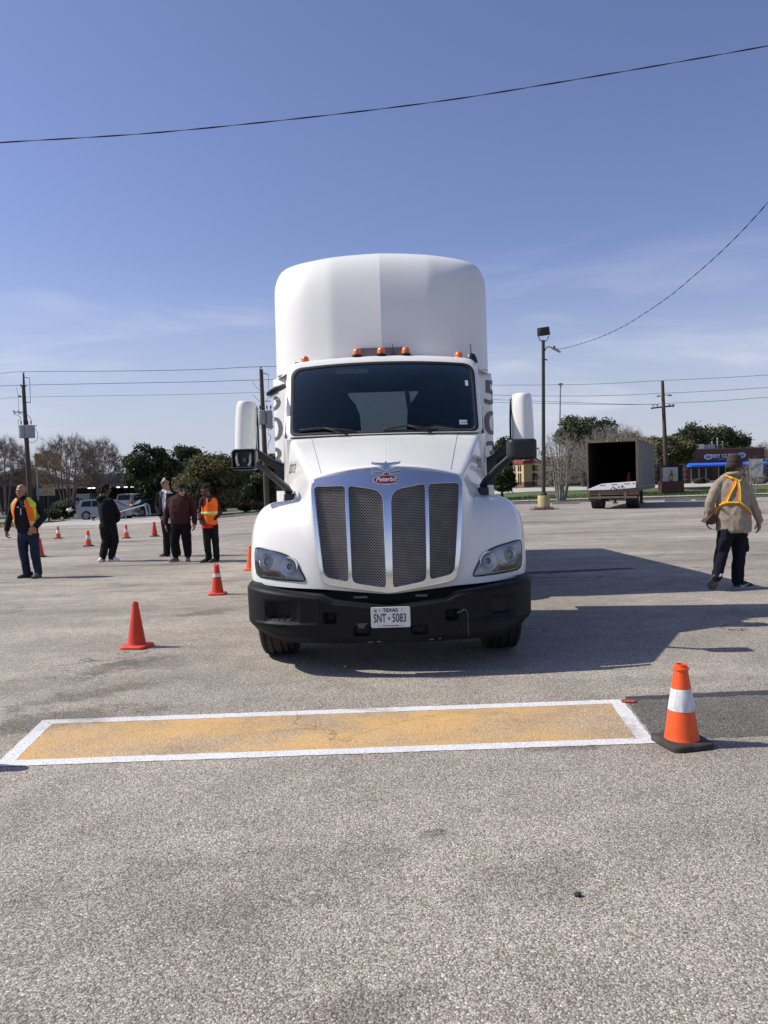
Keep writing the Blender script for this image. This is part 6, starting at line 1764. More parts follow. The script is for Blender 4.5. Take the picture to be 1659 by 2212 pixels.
# ---------------------------------------------------------------- vehicles on the street
M['tyre_far'] = M['tyre']
def car(name, label, cat, loc, rz, prof, glassprof, width, paint, length, wheels=(.85, 3.55), wr=.32, lights=True, brake=False, group='cars on the street beyond the lot'):
    """side profile in (x, z) with the front at +x; body is a bevelled extrusion that narrows towards the roof"""
    e = empty(name, loc, rz, label, cat, group)
    b = MB(); sec = []
    hw = width / 2
    for s, k in ((-1, 1.0), (-.86, 1.0), (-.5, 1.0), (.5, 1.0), (.86, 1.0), (1, 1.0)):
        ring = []
        for x, z in prof:
            tuck = .14 * ss(.95, 1.6, z) if abs(s) > .8 else 0
            pin = .96 if abs(s) == 1 else 1
            ring.append((length / 2 + (x - length / 2) * pin, s * hw * (1 - tuck), z * (1 if abs(s) < 1 else .985)))
        sec.append(ring)
    b.rings(sec); b.build('body', paint, e, 35)
    for s in (-1, 1):
        for gp in glassprof:
            b = MB(); b.add([(x, s * hw * (1 - .14 * ss(.95, 1.6, z)) + s * .012, z) for x, z in gp], [tuple(range(len(gp)))]); b.build('side_window', M['glass_dark'], e)
        for wx_ in wheels:
            w = empty('wheel', (wx_, s * (hw - .10), wr)); w.parent = e
            t = MB(); t.lathe([(wr * .62, -.10), (wr * .95, -.11), (wr, -.08), (wr, .08), (wr * .95, .11), (wr * .62, .10)], 24, Matrix.Rotation(R(90), 4, 'X'), caps=False); t.build('tyre', M['tyre'], w, 40)
            t = MB()
            for k in range(8): 
                a = 2 * math.pi * k / 8; t.box((.36 * wr * math.cos(a), s * .10, .36 * wr * math.sin(a)), (.62 * wr, .025, .06), Matrix.Rotation(-a, 3, 'Y'))
            t.lathe([(wr * .66, -.02), (wr * .66, .02), (wr * .56, .02)], 24, Matrix.Translation((0, s * .10, 0)) @ Matrix.Rotation(R(90), 4, 'X'), caps=False); t.build('rim', M['galv'], w)
            t = MB(); t.lathe([(wr * .64, 0), (.001, .001)], 20, Matrix.Translation((0, s * .06, 0)) @ Matrix.Rotation(R(90), 4, 'X'), caps=False); t.build('brake_disc', M['dark'], w)
            t = MB(); t.lathe([(wr * 1.16, 0), (.001, .001)], 24, Matrix.Translation((wx_, s * (hw + .004), wr * 1.02)) @ Matrix.Rotation(R(90), 4, 'X'), caps=False); t.build('wheel_arch', M['dark'], e)
            w.location.y = s * (hw - .06)
        b = MB(); b.box((.10, s * (hw - .14), .92), (.10, .16, .22)); b.build('tail_light', M['brake_lit'] if brake else tail_r, e, bevel=.03)
        b = MB(); b.box((length - .14, s * (hw - .2), .70), (.16, .26, .13)); b.build('headlight', M['lens_haze'], e, bevel=.03)
        b = MB(); b.box((glassprof[-1][-1][0] - .05 if False else length * .62, s * (hw + .07), 1.0), (.14, .14, .11)); b.build('door_mirror', paint, e, bevel=.02)
    return e
M['brake_lit'] = mat('brake_lit', (.8, .03, .02), .3, emit=(1, .06, .03, 5.0))
silver = mat('car_silver', (.23, .25, .285), .28, .55, var=.03, coat=.6); navy = mat('car_navy', (.012, .016, .030), .2, .2, var=.05, coat=.8); cwhite = mat('car_white', (.55, .55, .55), .3, var=.03, coat=.5); cgrey = mat('truck_grey', (.22, .225, .23), .35, .3, coat=.4)
wag = [(.05, .35), (.02, .75), (.10, 1.0), (.28, 1.32), (.42, 1.56), (1.2, 1.62), (2.3, 1.60), (2.9, 1.45), (3.6, 1.06), (4.2, .93), (4.52, .76), (4.58, .50), (4.50, .28), (3.9, .22), (.5, .22)]
wgl = [[(.45, 1.05), (.60, 1.45), (1.25, 1.50), (1.25, 1.03)], [(1.32, 1.03), (1.32, 1.50), (2.15, 1.49), (2.15, 1.0)], [(2.22, 1.0), (2.22, 1.48), (2.75, 1.38), (3.3, 1.04)]]
pW_ = W(172, 1110, 61.0)
car('silver_wagon', 'silver wagon on the street behind the black hooded man', 'car', (pW_.x, 61.0, G(pW_.x, 61) - .04), 0, wag, wgl, 1.75, silver, 4.6, (.86, 3.62), .33)
sed = [(.05, .35), (.02, .78), (.12, .98), (.75, 1.06), (1.35, 1.40), (2.2, 1.46), (2.8, 1.38), (3.5, 1.02), (4.4, .88), (4.75, .70), (4.8, .45), (4.7, .26), (.4, .24)]
sgl = [[(1.05, 1.08), (1.45, 1.34), (2.05, 1.38), (2.05, 1.02)], [(2.12, 1.02), (2.12, 1.38), (2.7, 1.30), (3.2, 1.02)]]
pS_ = W(256, 1100, 65.5)
car('dark_sedan', 'dark navy sedan with a lit brake light behind the silver wagon', 'car', (pS_.x + .5, 65.8, G(pS_.x, 65.8) - .04), R(-42) + math.pi * 0, sed, sgl, 1.82, navy, 4.8, (.9, 3.75), .33, brake=True) if False else None
eS = car('dark_sedan', 'dark navy sedan with a lit brake light behind the silver wagon', 'car', (W(268, 1100, 63.6).x, 64.2, G(W(268, 1100, 64).x, 64.2) - .04), R(38), sed, sgl, 1.82, navy, 4.8, (.9, 3.75), .33, brake=True)
suv = [(.05, .4), (.02, .9), (.10, 1.2), (.25, 1.75), (1.0, 1.82), (2.6, 1.80), (3.3, 1.25), (4.4, 1.10), (4.75, .85), (4.8, .5), (4.6, .35), (.4, .35)]
ugl = [[(.42, 1.2), (.50, 1.65), (1.3, 1.68), (1.3, 1.18)], [(1.4, 1.18), (1.4, 1.68), (2.5, 1.66), (3.0, 1.2)]]
eU = car('white_suv', 'white parked suv showing its rear window beyond the dark sedan', 'car', (W(266, 1085, 73).x, 73, G(W(266, 1085, 73).x, 73) - .03), R(72), suv, ugl, 1.95, cwhite, 4.8, (.95, 3.75), .37)
b = MB(); b.add([(.20, -.72, 1.20), (.20, .72, 1.20), (.30, .66, 1.70), (.30, -.66, 1.70)], [(0, 1, 2, 3)]); o = b.build('rear_window', M['glass_dark'], eU); o.location.x = -.10
pick = [(.05, .5), (.02, 1.05), (2.0, 1.08), (2.1, 1.85), (3.6, 1.88), (4.2, 1.28), (5.4, 1.18), (5.6, .95), (5.65, .55), (5.4, .42), (.3, .42)]
pgl = [[(2.25, 1.22), (2.25, 1.72), (2.95, 1.74), (2.95, 1.2)], [(3.05, 1.2), (3.05, 1.74), (3.5, 1.72), (3.95, 1.26)]]
eP = car('pickup_truck', 'grey pickup parked under the canopy behind the black hooded man', 'pickup truck', (W(248, 1085, 74.5).x, 74.5, G(W(248, 1085, 74).x, 74.5) - .03), math.pi, pick, pgl, 1.95, cgrey, 5.6, (1.05, 4.5), .40)
pk = car('dark_car', 'dark parked car at the right edge beyond the hedge', 'car', (W(1652, 1040, 78).x, 78, .68), 0, suv, ugl, 1.9, navy, 4.8, (.95, 3.75), .37)
pk2 = car('dark_car', 'dark car parked before the red storage doors behind the man in the white shirt', 'car', (W(350, 1085, 80).x, 80, G(W(350, 1085, 80).x, 80) - .03), 0, sed, sgl, 1.8, navy, 4.8, (.9, 3.75), .33)
# swing barrier on the driveway, chained posts
dG = 50.6
gz_ = G(W(300, 1100, dG).x, dG)
gt = empty('swing_barrier', (W(316, 1112, dG).x, dG, gz_), 0, 'grey tube barrier arm raised slantwise in front of the silver wagon', 'barrier')
rg_ = lambda px, py: W(px, py, dG) - Vector((gt.location.x, dG, gz_))
b = MB(); b.tube([rg_(200, 1123), rg_(316, 1090)], .045, 8); b.build('arm', M['galv'], gt, 60)
b = MB(); b.tube([rg_(313, 1087), rg_(319, 1112)], .07, 8); b.tube([rg_(315, 1087), rg_(322, 1092), rg_(325, 1112)], .05, 8); b.build('post', M['galv'], gt, 60)
b = MB(); b.tube([rg_(205, 1124), rg_(200, 1124), rg_(195, 1112)], .03, 6); b.build('foot', M['galv'], gt)
b = MB(); b.tube([rg_(270, 1106), rg_(272, 1122)], .03, 6); b.build('strut', M['galv'], gt)
# crumpled plastic bag caught in the shrub
p = W(150, 1093, 62); b = MB(); b.ell((0, 0, 0), (.34, .22, .20), 12, 8)
for i, v in enumerate(b.v): 
    n_ = (noise.noise(Vector(v) * 9) * .9 + .75) * .8; b.v[i] = (v[0] * n_ * 1.2, v[1] * n_, v[2] * n_ * (1 + .9 * noise.noise(Vector(v) * 17)))
bg = b.build('plastic_bag', M['plate_white'], None, 40, loc=(p.x, 62, G(p.x, 62) + .75)); tag(bg, 'crumpled white plastic bag caught on the dark shrub', 'bag')
# ================================================================ PEOPLE
def skin_mat(name, c): return mat(name, c, .5, var=.10, scale=14)
M['skin_tan'] = skin_mat('skin_tan', (.30, .16, .10)); M['skin_dark'] = skin_mat('skin_dark', (.085, .042, .028)); M['skin_light'] = skin_mat('skin_light', (.42, .24, .165)); M['skin_brown'] = skin_mat('skin_brown', (.17, .088, .058))
def cloth(name, c, bump=.25, bs=120, rough=.9, var=.14, sc=9): return mat(name, c, rough, var=var, scale=sc, bump=bump, bscale=bs, spec=.2)
M['navy_cloth'] = cloth('navy_cloth', (.012, .013, .021)); M['black_cloth'] = cloth('black_cloth', (.008, .008, .010)); M['black_cloth2'] = cloth('black_cloth2', (.011, .011, .013))
M['denim'] = cloth('denim', (.017, .026, .050), .3, 260, var=.35, sc=5); M['white_cloth'] = cloth('white_cloth', (.74, .75, .80)); M['maroon_cloth'] = cloth('maroon_cloth', (.050, .020, .021), .4, 150)
M['grey_cloth'] = cloth('grey_cloth', (.17, .17, .18)); M['fleece'] = cloth('fleece', (.37, .315, .245), .9, 220, 1.0, .18, 16); M['navy_trousers'] = cloth('navy_trousers', (.010, .011, .019), var=.3, sc=4)
M['vest_orange'] = cloth('vest_orange', (.88, .16, .022), .15); M['vest_yellow'] = cloth('vest_yellow', (.66, .70, .085), .15); M['vest_silver'] = cloth('vest_silver', (.52, .54, .46), .1, rough=.5)
M['vest_red'] = cloth('vest_red', (.52, .035, .03), .15); M['beanie_brown'] = cloth('beanie_brown', (.060, .046, .036), .25, 160); M['leather'] = mat('leather', (.055, .030, .018), .6, var=.3)
M['shoe_black'] = mat('shoe_black', (.012, .012, .013), .6); M['shoe_white'] = mat('shoe_white', (.70, .70, .69), .6); M['shoe_grey'] = mat('shoe_grey', (.10, .10, .095), .8, var=.4, scale=20); M['sole_grey'] = mat('sole_grey', (.34, .34, .35), .7)
M['hair_black'] = mat('hair_black', (.006, .0055, .005), .95, spec=.1, bump=.4, bscale=120); M['lens_black'] = mat('lens_black', (.008, .008, .01), .1); M['eye_white'] = mat('eye_white', (.55, .53, .50), .3); M['lip'] = mat('lip', (.14, .055, .05), .5)

def solid(name, mb, m, parent, voxel=.010, smooth=3, fold=0.0, fscale=(7, 7, 3), seed=0.0):
    """one continuous surface from overlapping tapered pieces"""
    o = mb.build(name, m, parent)
    r_ = o.modifiers.new('r', 'REMESH'); r_.mode = 'VOXEL'; r_.voxel_size = voxel; r_.use_smooth_shade = True
    s = o.modifiers.new('s', 'SMOOTH'); s.factor = .5; s.iterations = smooth
    me = evaluate(o); swap(o, me)
    if not me.materials: me.materials.append(m)
    if fold:
        n_ = len(me.vertices); co = np.empty(n_ * 3); me.vertices.foreach_get('co', co); co = co.reshape(-1, 3)
        no = np.empty(n_ * 3); me.vertices.foreach_get('normal', no); no = no.reshape(-1, 3)
        f = np.array([noise.noise(Vector((p[0] * fscale[0] + seed, p[1] * fscale[1], p[2] * fscale[2] + p[0] * 3))) + .45 * noise.noise(Vector((p[0] * fscale[0] * 2.6, p[1] * fscale[1] * 2.6 + seed, p[2] * fscale[2] * 2.2))) for p in co])
        f = 1 - np.abs(f) * 2.2
        co += no * (f * fold)[:, None]
        me.vertices.foreach_set('co', co.ravel()); me.update()
    me.shade_smooth()
    return o
def arm(b, neck, pts, rr):
    '''sleeve with a sloping shoulder'''
    pts = [Vector(p) for p in pts]; rr = list(rr); rr[0] *= .80; rr[1] *= .90
    pts[0] = pts[0] + Vector((0, 0, -.012)); pts[0].x *= .94
    nk_ = Vector(neck); b.cap(nk_, .052, pts[0] + Vector((0, 0, .012)), rr[0] * .86)
    limb(b, pts, rr)
def limb(b, pts, rr, n=14):
    for i in range(len(pts) - 1): b.cap(pts[i], rr[i], pts[i + 1], rr[i + 1], n)
def hand(b, w, d, palm, curl=.5, thumb=(0, 0, 0), k=1.0):
    """w wrist, d direction of the fingers, palm = direction the palm faces; five separate fingers"""
    w, d, pn = Vector(w), Vector(d).normalized(), Vector(palm).normalized()
    pn = (pn - d * pn.dot(d)).normalized(); sd = d.cross(pn)
    kn = w + d * .085 * k
    for t in (-.026, -.009, .009, .026): b.cap(w + sd * t * .8 * k, .017 * k, kn + sd * t * k, .0135 * k, 10)
    for i, (t, ln) in enumerate(((-.030, .066), (-.010, .078), (.010, .074), (.030, .058))):
        p = kn + sd * t * k; dd = d.copy(); r_ = .0095 * k
        for j, f in enumerate((.45, .32, .23)):
            dd = (dd * math.cos(curl * (.5 + .3 * j)) + pn * math.sin(curl * (.5 + .3 * j))).normalized()
            q = p + dd * ln * f * k * 1.15; b.cap(p, r_, q, r_ * .9, 8); p = q; r_ *= .9
    tb = w + d * .025 * k - sd * .026 * k; t1 = tb + (d * .7 - sd * .7 + pn * .25).normalized() * .045 * k; t2 = t1 + (d * .9 - sd * .2 + pn * .4).normalized() * .032 * k
    b.cap(tb, .014 * k, t1, .0115 * k, 8); b.cap(t1, .0115 * k, t2, .009 * k, 8)
def head(b, c, f, k=1.0):
    """head with brow, eye hollows, nose, lips, chin and ears; f = facing direction"""
    c, f = Vector(c), Vector(f).normalized(); up = Vector((0, 0, 1)); s = f.cross(up).normalized(); up = s.cross(f)
    F = lambda x, y, z: c + s * x * k + f * y * k + up * z * k
    Rm = Matrix((s, f, up)).transposed()
    b.ell(F(0, -.012, .028), (.076 * k, .094 * k, .092 * k), 20, 14, Rm)
    b.ell(F(0, .018, -.030), (.062 * k, .074 * k, .085 * k), 18, 12, Rm)
    b.ell(F(0, .048, -.088), (.034 * k, .034 * k, .026 * k), 12, 8, Rm)
    b.cap(F(-.036, .080, .026), .013 * k, F(.036, .080, .026), .013 * k, 8)
    b.cap(F(0, .086, .018), .009 * k, F(0, .108, -.022), .014 * k, 8); b.ell(F(0, .092, -.026), (.019 * k, .012 * k, .010 * k), 10, 6, Rm)
    b.ell(F(0, .084, -.058), (.025 * k, .011 * k, .010 * k), 10, 6, Rm)
    for q in (-1, 1):
        b.ell(F(q * .042, .058, -.018), (.024 * k, .022 * k, .020 * k), 10, 8, Rm)
        b.ell(F(q * .077, -.010, -.005), (.009 * k, .019 * k, .031 * k), 8, 8, Rm)
    return F, Rm
def face_parts(F, Rm, parent, k=1.0, glasses=False):
    for q in (-1, 1):
        b = MB(); b.ell(F(q * .032, .076, .004), (.013 * k, .008 * k, .007 * k), 10, 6, Rm); e = b.build('eye', M['eye_white'], parent, 180)
        b = MB(); b.ell(F(q * .032, .084, .004), (.006 * k, .004 * k, .006 * k), 8, 6, Rm); b.build('iris', M['lens_black'], e, 180)
        b = MB(); b.cap(F(q * .018, .094, .030), .005 * k, F(q * .048, .084, .031), .004 * k, 6); b.build('eyebrow', M['hair_black'], parent, 180)
    b = MB(); b.ell(F(0, .092, -.058), (.023 * k, .006 * k, .006 * k), 10, 6, Rm); b.build('mouth', M['lip'], parent, 180)
    if glasses:
        b = MB()
        for q in (-1, 1): b.ell(F(q * .035, .094, .004), (.031 * k, .010 * k, .020 * k), 12, 8, Rm); b.cap(F(q * .066, .085, .008), .004, F(q * .080, -.01, .012), .004, 6)
        b.cap(F(-.01, .10, .008), .004, F(.01, .10, .008), .004, 6)
        b.build('sunglasses', M['lens_black'], parent, 180)
def torso(b, secs, f, n=28):
    """stack of rounded sections (x, y, z, half width, half depth); f = facing (x, y)"""
    f = Vector((f[0], f[1], 0)).normalized(); s = Vector((-f.y, f.x, 0)) * -1
    rings = []
    for (x, y, z, hw, hd) in secs:
        rings.append([Vector((x, y, z)) + s * (hw * math.copysign(abs(math.cos(a)) ** .85, math.cos(a))) + f * (hd * math.copysign(abs(math.sin(a)) ** .85, math.sin(a))) for a in [2 * math.pi * k / n for k in range(n)]])
    return b.rings(rings)
def shoe(parent, heel, toe, up, upper, sole, h=.085, w=.047, name='shoe', swoosh=False, toem=None):
    """heel and toe on the ground line, up = direction of the ankle"""
    heel, toe, up = Vector(heel), Vector(toe), Vector(up).normalized()
    d = (toe - heel); L_ = d.length; d.normalize(); s = d.cross(up).normalized()
    prof = [(0, .62, .8), (.03, .84, 1.1), (.18, .92, 1.25), (.38, .90, 1.2), (.56, 1.0, .95), (.74, 1.08, .74), (.90, .92, .60), (.975, .60, .46), (1.0, .30, .34)]
    def ring(t, wk, hk, z0, z1, top): return [heel + d * (t * L_) + s * (x * w * wk) + up * z for x, z in ((-1, z0), (1, z0), (1, z1), (.7 if top else 1, z1 + (h * hk - z1) * (.75 if top else 0)), (.3 if top else .9, max(z1, h * hk) if top else z1), (-.3 if top else -.9, max(z1, h * hk) if top else z1), (-.7 if top else -1, z1 + (h * hk - z1) * (.75 if top else 0)), (-1, z1))]
    b = MB(); b.rings([ring(t, wk * .95, hk, .014, .032, True) for t, wk, hk in prof]); o = b.build(name, upper, parent, 60)
    sb = o.modifiers.new('s', 'SUBSURF'); sb.levels = 1; sb.render_levels = 1
    b = MB(); b.rings([[heel + d * (t * L_ * 1.02 - .004) + s * (x * w * wk * 1.06) + up * z for x, z in ((-1, 0), (1, 0), (1, .026), (-1, .026))] for t, wk, hk in prof]); b.build('sole', sole, o, 40)
    if swoosh:
        for q in (-1, 1):
            b = MB(); P = [(.22, .052), (.34, .030), (.52, .048), (.70, .068)]
            pts = [heel + d * (t * L_) + s * (q * w * .93) + up * z for t, z in P]; b.tube(pts, [.004, .010, .006, .002], 6); b.build('side_mark', M['shoe_white'], o, 180)
    if toem:
        b = MB(); b.ell(heel + d * L_ * .86 + up * .03, (w * .8, w * .8, .02), 10, 6); b.build('toe_cap', toem, o, 180)
        b = MB(); b.box(heel + d * L_ * .40 + up * .055, (.06, .11, .03)); b.build('side_panel', toem, o, bevel=.01)
    return o
def wrap(name, bvh, axis, tz, f, mats, parent, off=.012, nt=40, nz=24, th=.004):
    """cloth patch laid round the trunk: tz(u, v) gives angle (0 = front, positive towards the wearer's left in view) and height"""
    f = Vector((f[0], f[1], 0)).normalized(); s = Vector((f.y, -f.x, 0))
    def P(u, v):
        th_, z = tz(u, v); c = Vector((axis[0](z), axis[1](z), z)); d = f * math.cos(th_) + s * math.sin(th_)
        h = bvh.ray_cast(c + d * .9, -d, .9)
        p = h[0] if h[0] is not None else c + d * .1
        return p + d * off
    b = MB(); b.grid(P, nt, nz); o = b.build(name, mats, parent, 180, fix=False)
    so = o.modifiers.new('t', 'SOLIDIFY'); so.thickness = th; so.offset = 0
    return o
def ribbon(name, bvh, pts, width, parent, m, off=.010, dirn=(0, -1, 0), shift=0.0):
    """strap laid over the garment: pts in (x, z), cast from the viewer's side"""
    d = Vector(dirn); b = MB(); L_, Rr = [], []
    dense_ = []
    for i in range(len(pts) - 1):
        for k in range(8): dense_.append(Vector(pts[i]).lerp(Vector(pts[i + 1]), k / 8))
    dense_.append(Vector(pts[-1]))
    for i, p in enumerate(dense_):
        t = (dense_[min(i + 1, len(dense_) - 1)] - dense_[max(i - 1, 0)]).normalized(); n_ = Vector((-t.y, t.x))
        for lst, q in ((L_, shift - width / 2), (Rr, shift + width / 2)):
            w = p + n_ * q; o = Vector((w.x, 0, w.y)) + d * 1.0
            h = bvh.ray_cast(o, -d, 2.0); hp = h[0] if h[0] is not None else Vector((w.x, lst[-1].y if lst else -.12, w.y))
            lst.append((hp + d * off) if h[0] is not None else hp)
    b.rings([L_, Rr], False, False, closed=False); o = b.build(name, m, parent, 180, fix=False)
    so = o.modifiers.new('t', 'SOLIDIFY'); so.thickness = .004; so.offset = 0
    return o
def bvh_of(o):
    bm = bmesh.new(); bm.from_mesh(o.data); t = BVHTree.FromBMesh(bm); bm.free(); return t
def bvh_mb(mb): 
    return BVHTree.FromPolygons([Vector(v) for v in mb.v], mb.f)
def person(px, py, label): 
    g_ = GR(px, py); return empty('person', (g_.x, g_.y, 0), 0, label, 'person')

# ---- bald man in the open orange and yellow vest (far left)
p = person(66, 1248, 'bald man in navy jacket, jeans and open orange and yellow safety vest')
f = Vector((-.12, -1, 0))
B = MB(); hc = Vector((-.088, -.03, 1.625))
F_, R_ = head(B, hc, (-.16, -1, -.04), 1.06); B.cap((-.08, .01, 1.44), .062, hc + Vector((0, .01, -.06)), .056)
torso(B, [(-.02, 0, .90, .14, .09), (-.03, 0, 1.1, .15, .10), (-.05, 0, 1.36, .17, .10), (-.05, 0, 1.46, .09, .07)], f)
limb(B, [(-.365, -.01, 1.06), (-.39, -.05, .90)], [.034, .030]); hand(B, (-.392, -.05, .895), (.06, -.05, -1), (.9, .1, 0), 1.25, k=1.08)
limb(B, [(.262, -.035, 1.08), (.20, -.15, .955)], [.030, .030]); hand(B, (.195, -.155, .955), (-.55, -.25, -.75), (-.25, .9, -.1), .35, k=1.08)
for x0, x1, x2 in ((-.11, -.10, -.05), (.09, .115, .145)): limb(B, [(x0, 0, .86), (x1, -.01, .47), (x2, 0, .10)], [.055, .036, .028])
body = solid('body', B, M['skin_tan'], p, .0068, 2)
face_parts(F_, R_, body, 1.06)
T = MB(); tr = [(-.01, 0, .83, .178, .125), (-.015, 0, .95, .190, .140), (-.03, 0, 1.10, .195, .145), (-.045, 0, 1.28, .212, .150), (-.05, .005, 1.40, .205, .128), (-.06, .01, 1.475, .135, .095), (-.07, .01, 1.54, .078, .075)]
torso(T, tr, f); tb_ = bvh_mb(T)
arm(T, (-.11, .01, 1.475), [(-.245, .0, 1.43), (-.355, .02, 1.14), (-.385, -.04, .915)], [.078, .064, .050]); arm(T, (-.02, .01, 1.475), [(.155, .0, 1.43), (.285, .04, 1.14), (.215, -.13, .975)], [.078, .068, .052])
jk = solid('jacket', T, M['navy_cloth'], p, .010, 2, .006)
J = MB(); torso(J, [(-.015, 0, .70, .19, .12), (-.01, 0, .80, .188, .128), (-.01, 0, .92, .178, .122)], f)
limb(J, [(-.10, 0, .80), (-.105, -.015, .46), (-.065, .0, .12), (-.06, 0, .075)], [.105, .080, .066, .068]); limb(J, [(.085, 0, .80), (.115, -.02, .46), (.145, 0, .15), (.147, 0, .085)], [.105, .080, .066, .070])
solid('jeans', J, M['denim'], p, .010, 2, .007, (9, 9, 6), 3.0)
shoe(p, (.04, .04, 0), (-.22, -.06, 0), (0, 0, 1), M['shoe_black'], M['shoe_black'], .10, .05); shoe(p, (.155, .05, 0), (.135, -.20, 0), (0, 0, 1), M['shoe_grey'], M['shoe_black'], .11, .05)
ax = (lambda z: -.05 + .03 * (1.3 - z), lambda z: .005)
VT = MB(); torso(VT, [(x, y, z, hw + .004, hd + .004) for x, y, z, hw, hd in tr], f); vb = bvh_mb(VT)
def panel(nm, a0, a1, z0, z1, m, off): wrap(nm, vb, ax, lambda u, v: (lerp(a0(lerp(z0, z1, v)), a1(lerp(z0, z1, v)), u), lerp(z0, z1, v)), f, m, vest, off, 24, 40)
vest = MB(); vest = wrap('safety_vest', vb, ax, lambda u, v: (lerp(lerp(1.30, 1.05, v), 2 * math.pi - lerp(1.30, 1.05, v), u), lerp(.92, 1.47, v)), f, M['vest_yellow'], p, .014, 50, 30)
lin = lambda a_, b_, z0, z1: (lambda z: lerp(a_, b_, clamp((z - z0) / (z1 - z0), 0, 1)))
# wearer's right panel (left in view) hangs low; the other is swept back
panel('vest_panel', lin(-.95, -.50, .86, 1.5), lin(-1.35, -1.05, .86, 1.5), .84, 1.47, M['vest_orange'], .026); panel('shoulder_panel', lin(-.98, -.82, 1.33, 1.5), lin(-1.55, -1.4, 1.33, 1.5), 1.33, 1.51, M['vest_yellow'], .034)
panel('reflective_band', lin(-.92, -.86, .95, 1.06), lin(-1.36, -1.30, .95, 1.06), .985, 1.065, M['vest_yellow'], .034); panel('reflective_strip', lin(-.92, -.88, .97, 1.05), lin(-1.36, -1.30, .97, 1.05), 1.005, 1.045, M['vest_silver'], .038)
panel('vest_panel', lin(.82, .42, .95, 1.5), lin(1.15, .72, .95, 1.5), .935, 1.48, M['vest_orange'], .026); panel('vest_panel', lin(1.15, .70, .95, 1.5), lin(1.50, 1.25, .95, 1.5), .95, 1.50, M['vest_yellow'], .024)
panel('reflective_band', lin(.80, .75, .99, 1.1), lin(1.5, 1.4, .99, 1.1), 1.02, 1.10, M['vest_yellow'], .034); panel('reflective_strip', lin(.80, .75, .99, 1.1), lin(1.5, 1.4, .99, 1.1), 1.04, 1.08, M['vest_silver'], .038); panel('reflective_strip', lin(.98, .95, 1.3, 1.5), lin(1.25, 1.18, 1.3, 1.5), 1.30, 1.48, M['vest_silver'], .032)
b = MB(); b.box((-.10, -.165, 1.335), (.035, .008, .018)); b.box((.03, -.165, 1.345), (.04, .008, .010)); b.box((-.045, -.172, 1.25), (.012, .012, .12)); b.build('jacket_mark', M['white_cloth'], jk)

# ---- man in the black hooded top, seen from behind
p = person(236, 1213, 'man in black hooded top and black trousers with white sneakers, turned away')
f = Vector((.80, .60, 0)).normalized()
B = MB(); hc = Vector((-.015, .01, 1.625)); F_, R_ = head(B, hc, (.95, .30, -.05), 1.06); B.cap((-.03, 0, 1.42), .062, hc + Vector((-.01, 0, -.06)), .058)
torso(B, [(0, 0, .9, .14, .09), (-.03, 0, 1.3, .16, .1), (-.03, 0, 1.42, .09, .07)], f)
limb(B, [(.20, .10, 1.05), (.175, .15, .95)], [.036, .030]); hand(B, (.17, .155, .945), (-.5, .1, -.7), (-.3, -.5, 0), .6, k=.95); limb(B, [(-.10, .16, 1.05), (.02, .22, .95)], [.036, .030]); hand(B, (.02, .22, .95), (.5, -.1, -.7), (-.3, -.5, 0), .6, k=.95)
for q in ((-.08, -.05, -.13), (.07, .13, .05)): limb(B, [(q[0], 0, .86), (q[1], 0, .47), (q[2], 0, .12)], [.055, .036, .028])
body = solid('body', B, M['skin_dark'], p, .0075, 2); face_parts(F_, R_, body, 1.06)
T = MB(); torso(T, [(.01, .01, .76, .175, .140), (.0, .01, .90, .185, .150), (-.015, 0, 1.08, .195, .155), (-.03, 0, 1.26, .215, .155), (-.035, 0, 1.38, .195, .130), (-.04, 0, 1.455, .11, .10)], f)
arm(T, (-.01, -.02, 1.42), [(.135, -.09, 1.37), (.215, .03, 1.08), (.175, .15, .93)], [.082, .072, .058]); arm(T, (-.06, .02, 1.42), [(-.175, .10, 1.37), (-.16, .18, 1.08), (.02, .22, .93)], [.082, .070, .056]); T.ell((-.10, -.07, 1.43), (.115, .10, .07), 14, 10)
solid('hooded_top', T, M['black_cloth'], p, .011, 2, .008, (7, 7, 6), 1.0)
J = MB(); torso(J, [(0, 0, .72, .17, .12), (0, 0, .86, .17, .12)], f)
limb(J, [(-.075, -.02, .80), (-.055, .0, .47), (-.125, -.02, .16), (-.13, -.02, .11)], [.112, .090, .078, .074]); limb(J, [(.075, .03, .80), (.125, .05, .47), (.055, .03, .16), (.05, .03, .10)], [.112, .090, .076, .072])
solid('trousers', J, M['black_cloth2'], p, .010, 2, .009, (8, 8, 6), 5.0)
H = MB(); H.ell(F_(0, -.012, .035), (.089, .104, .098), 20, 14, R_); H.ell(F_(0, -.03, -.02), (.086, .085, .07), 16, 10, R_); solid('knit_cap', H, M['black_cloth'], p, .008, 2)
b = MB(); b.cap((-.115, -.075, 1.505), .012, (-.085, -.10, 1.49), .010, 8); b.build('collar_patch', M['white_cloth'], p, 180)
s1 = shoe(p, (-.14, .08, 0), (-.175, -.18, 0), (0, 0, 1), M['shoe_white'], M['shoe_white'], .12, .052, toem=M['shoe_black']); shoe(p, (-.02, .04, 0), (.225, -.01, 0), (0, 0, 1), M['shoe_white'], M['shoe_white'], .11, .050, toem=M['shoe_black'])

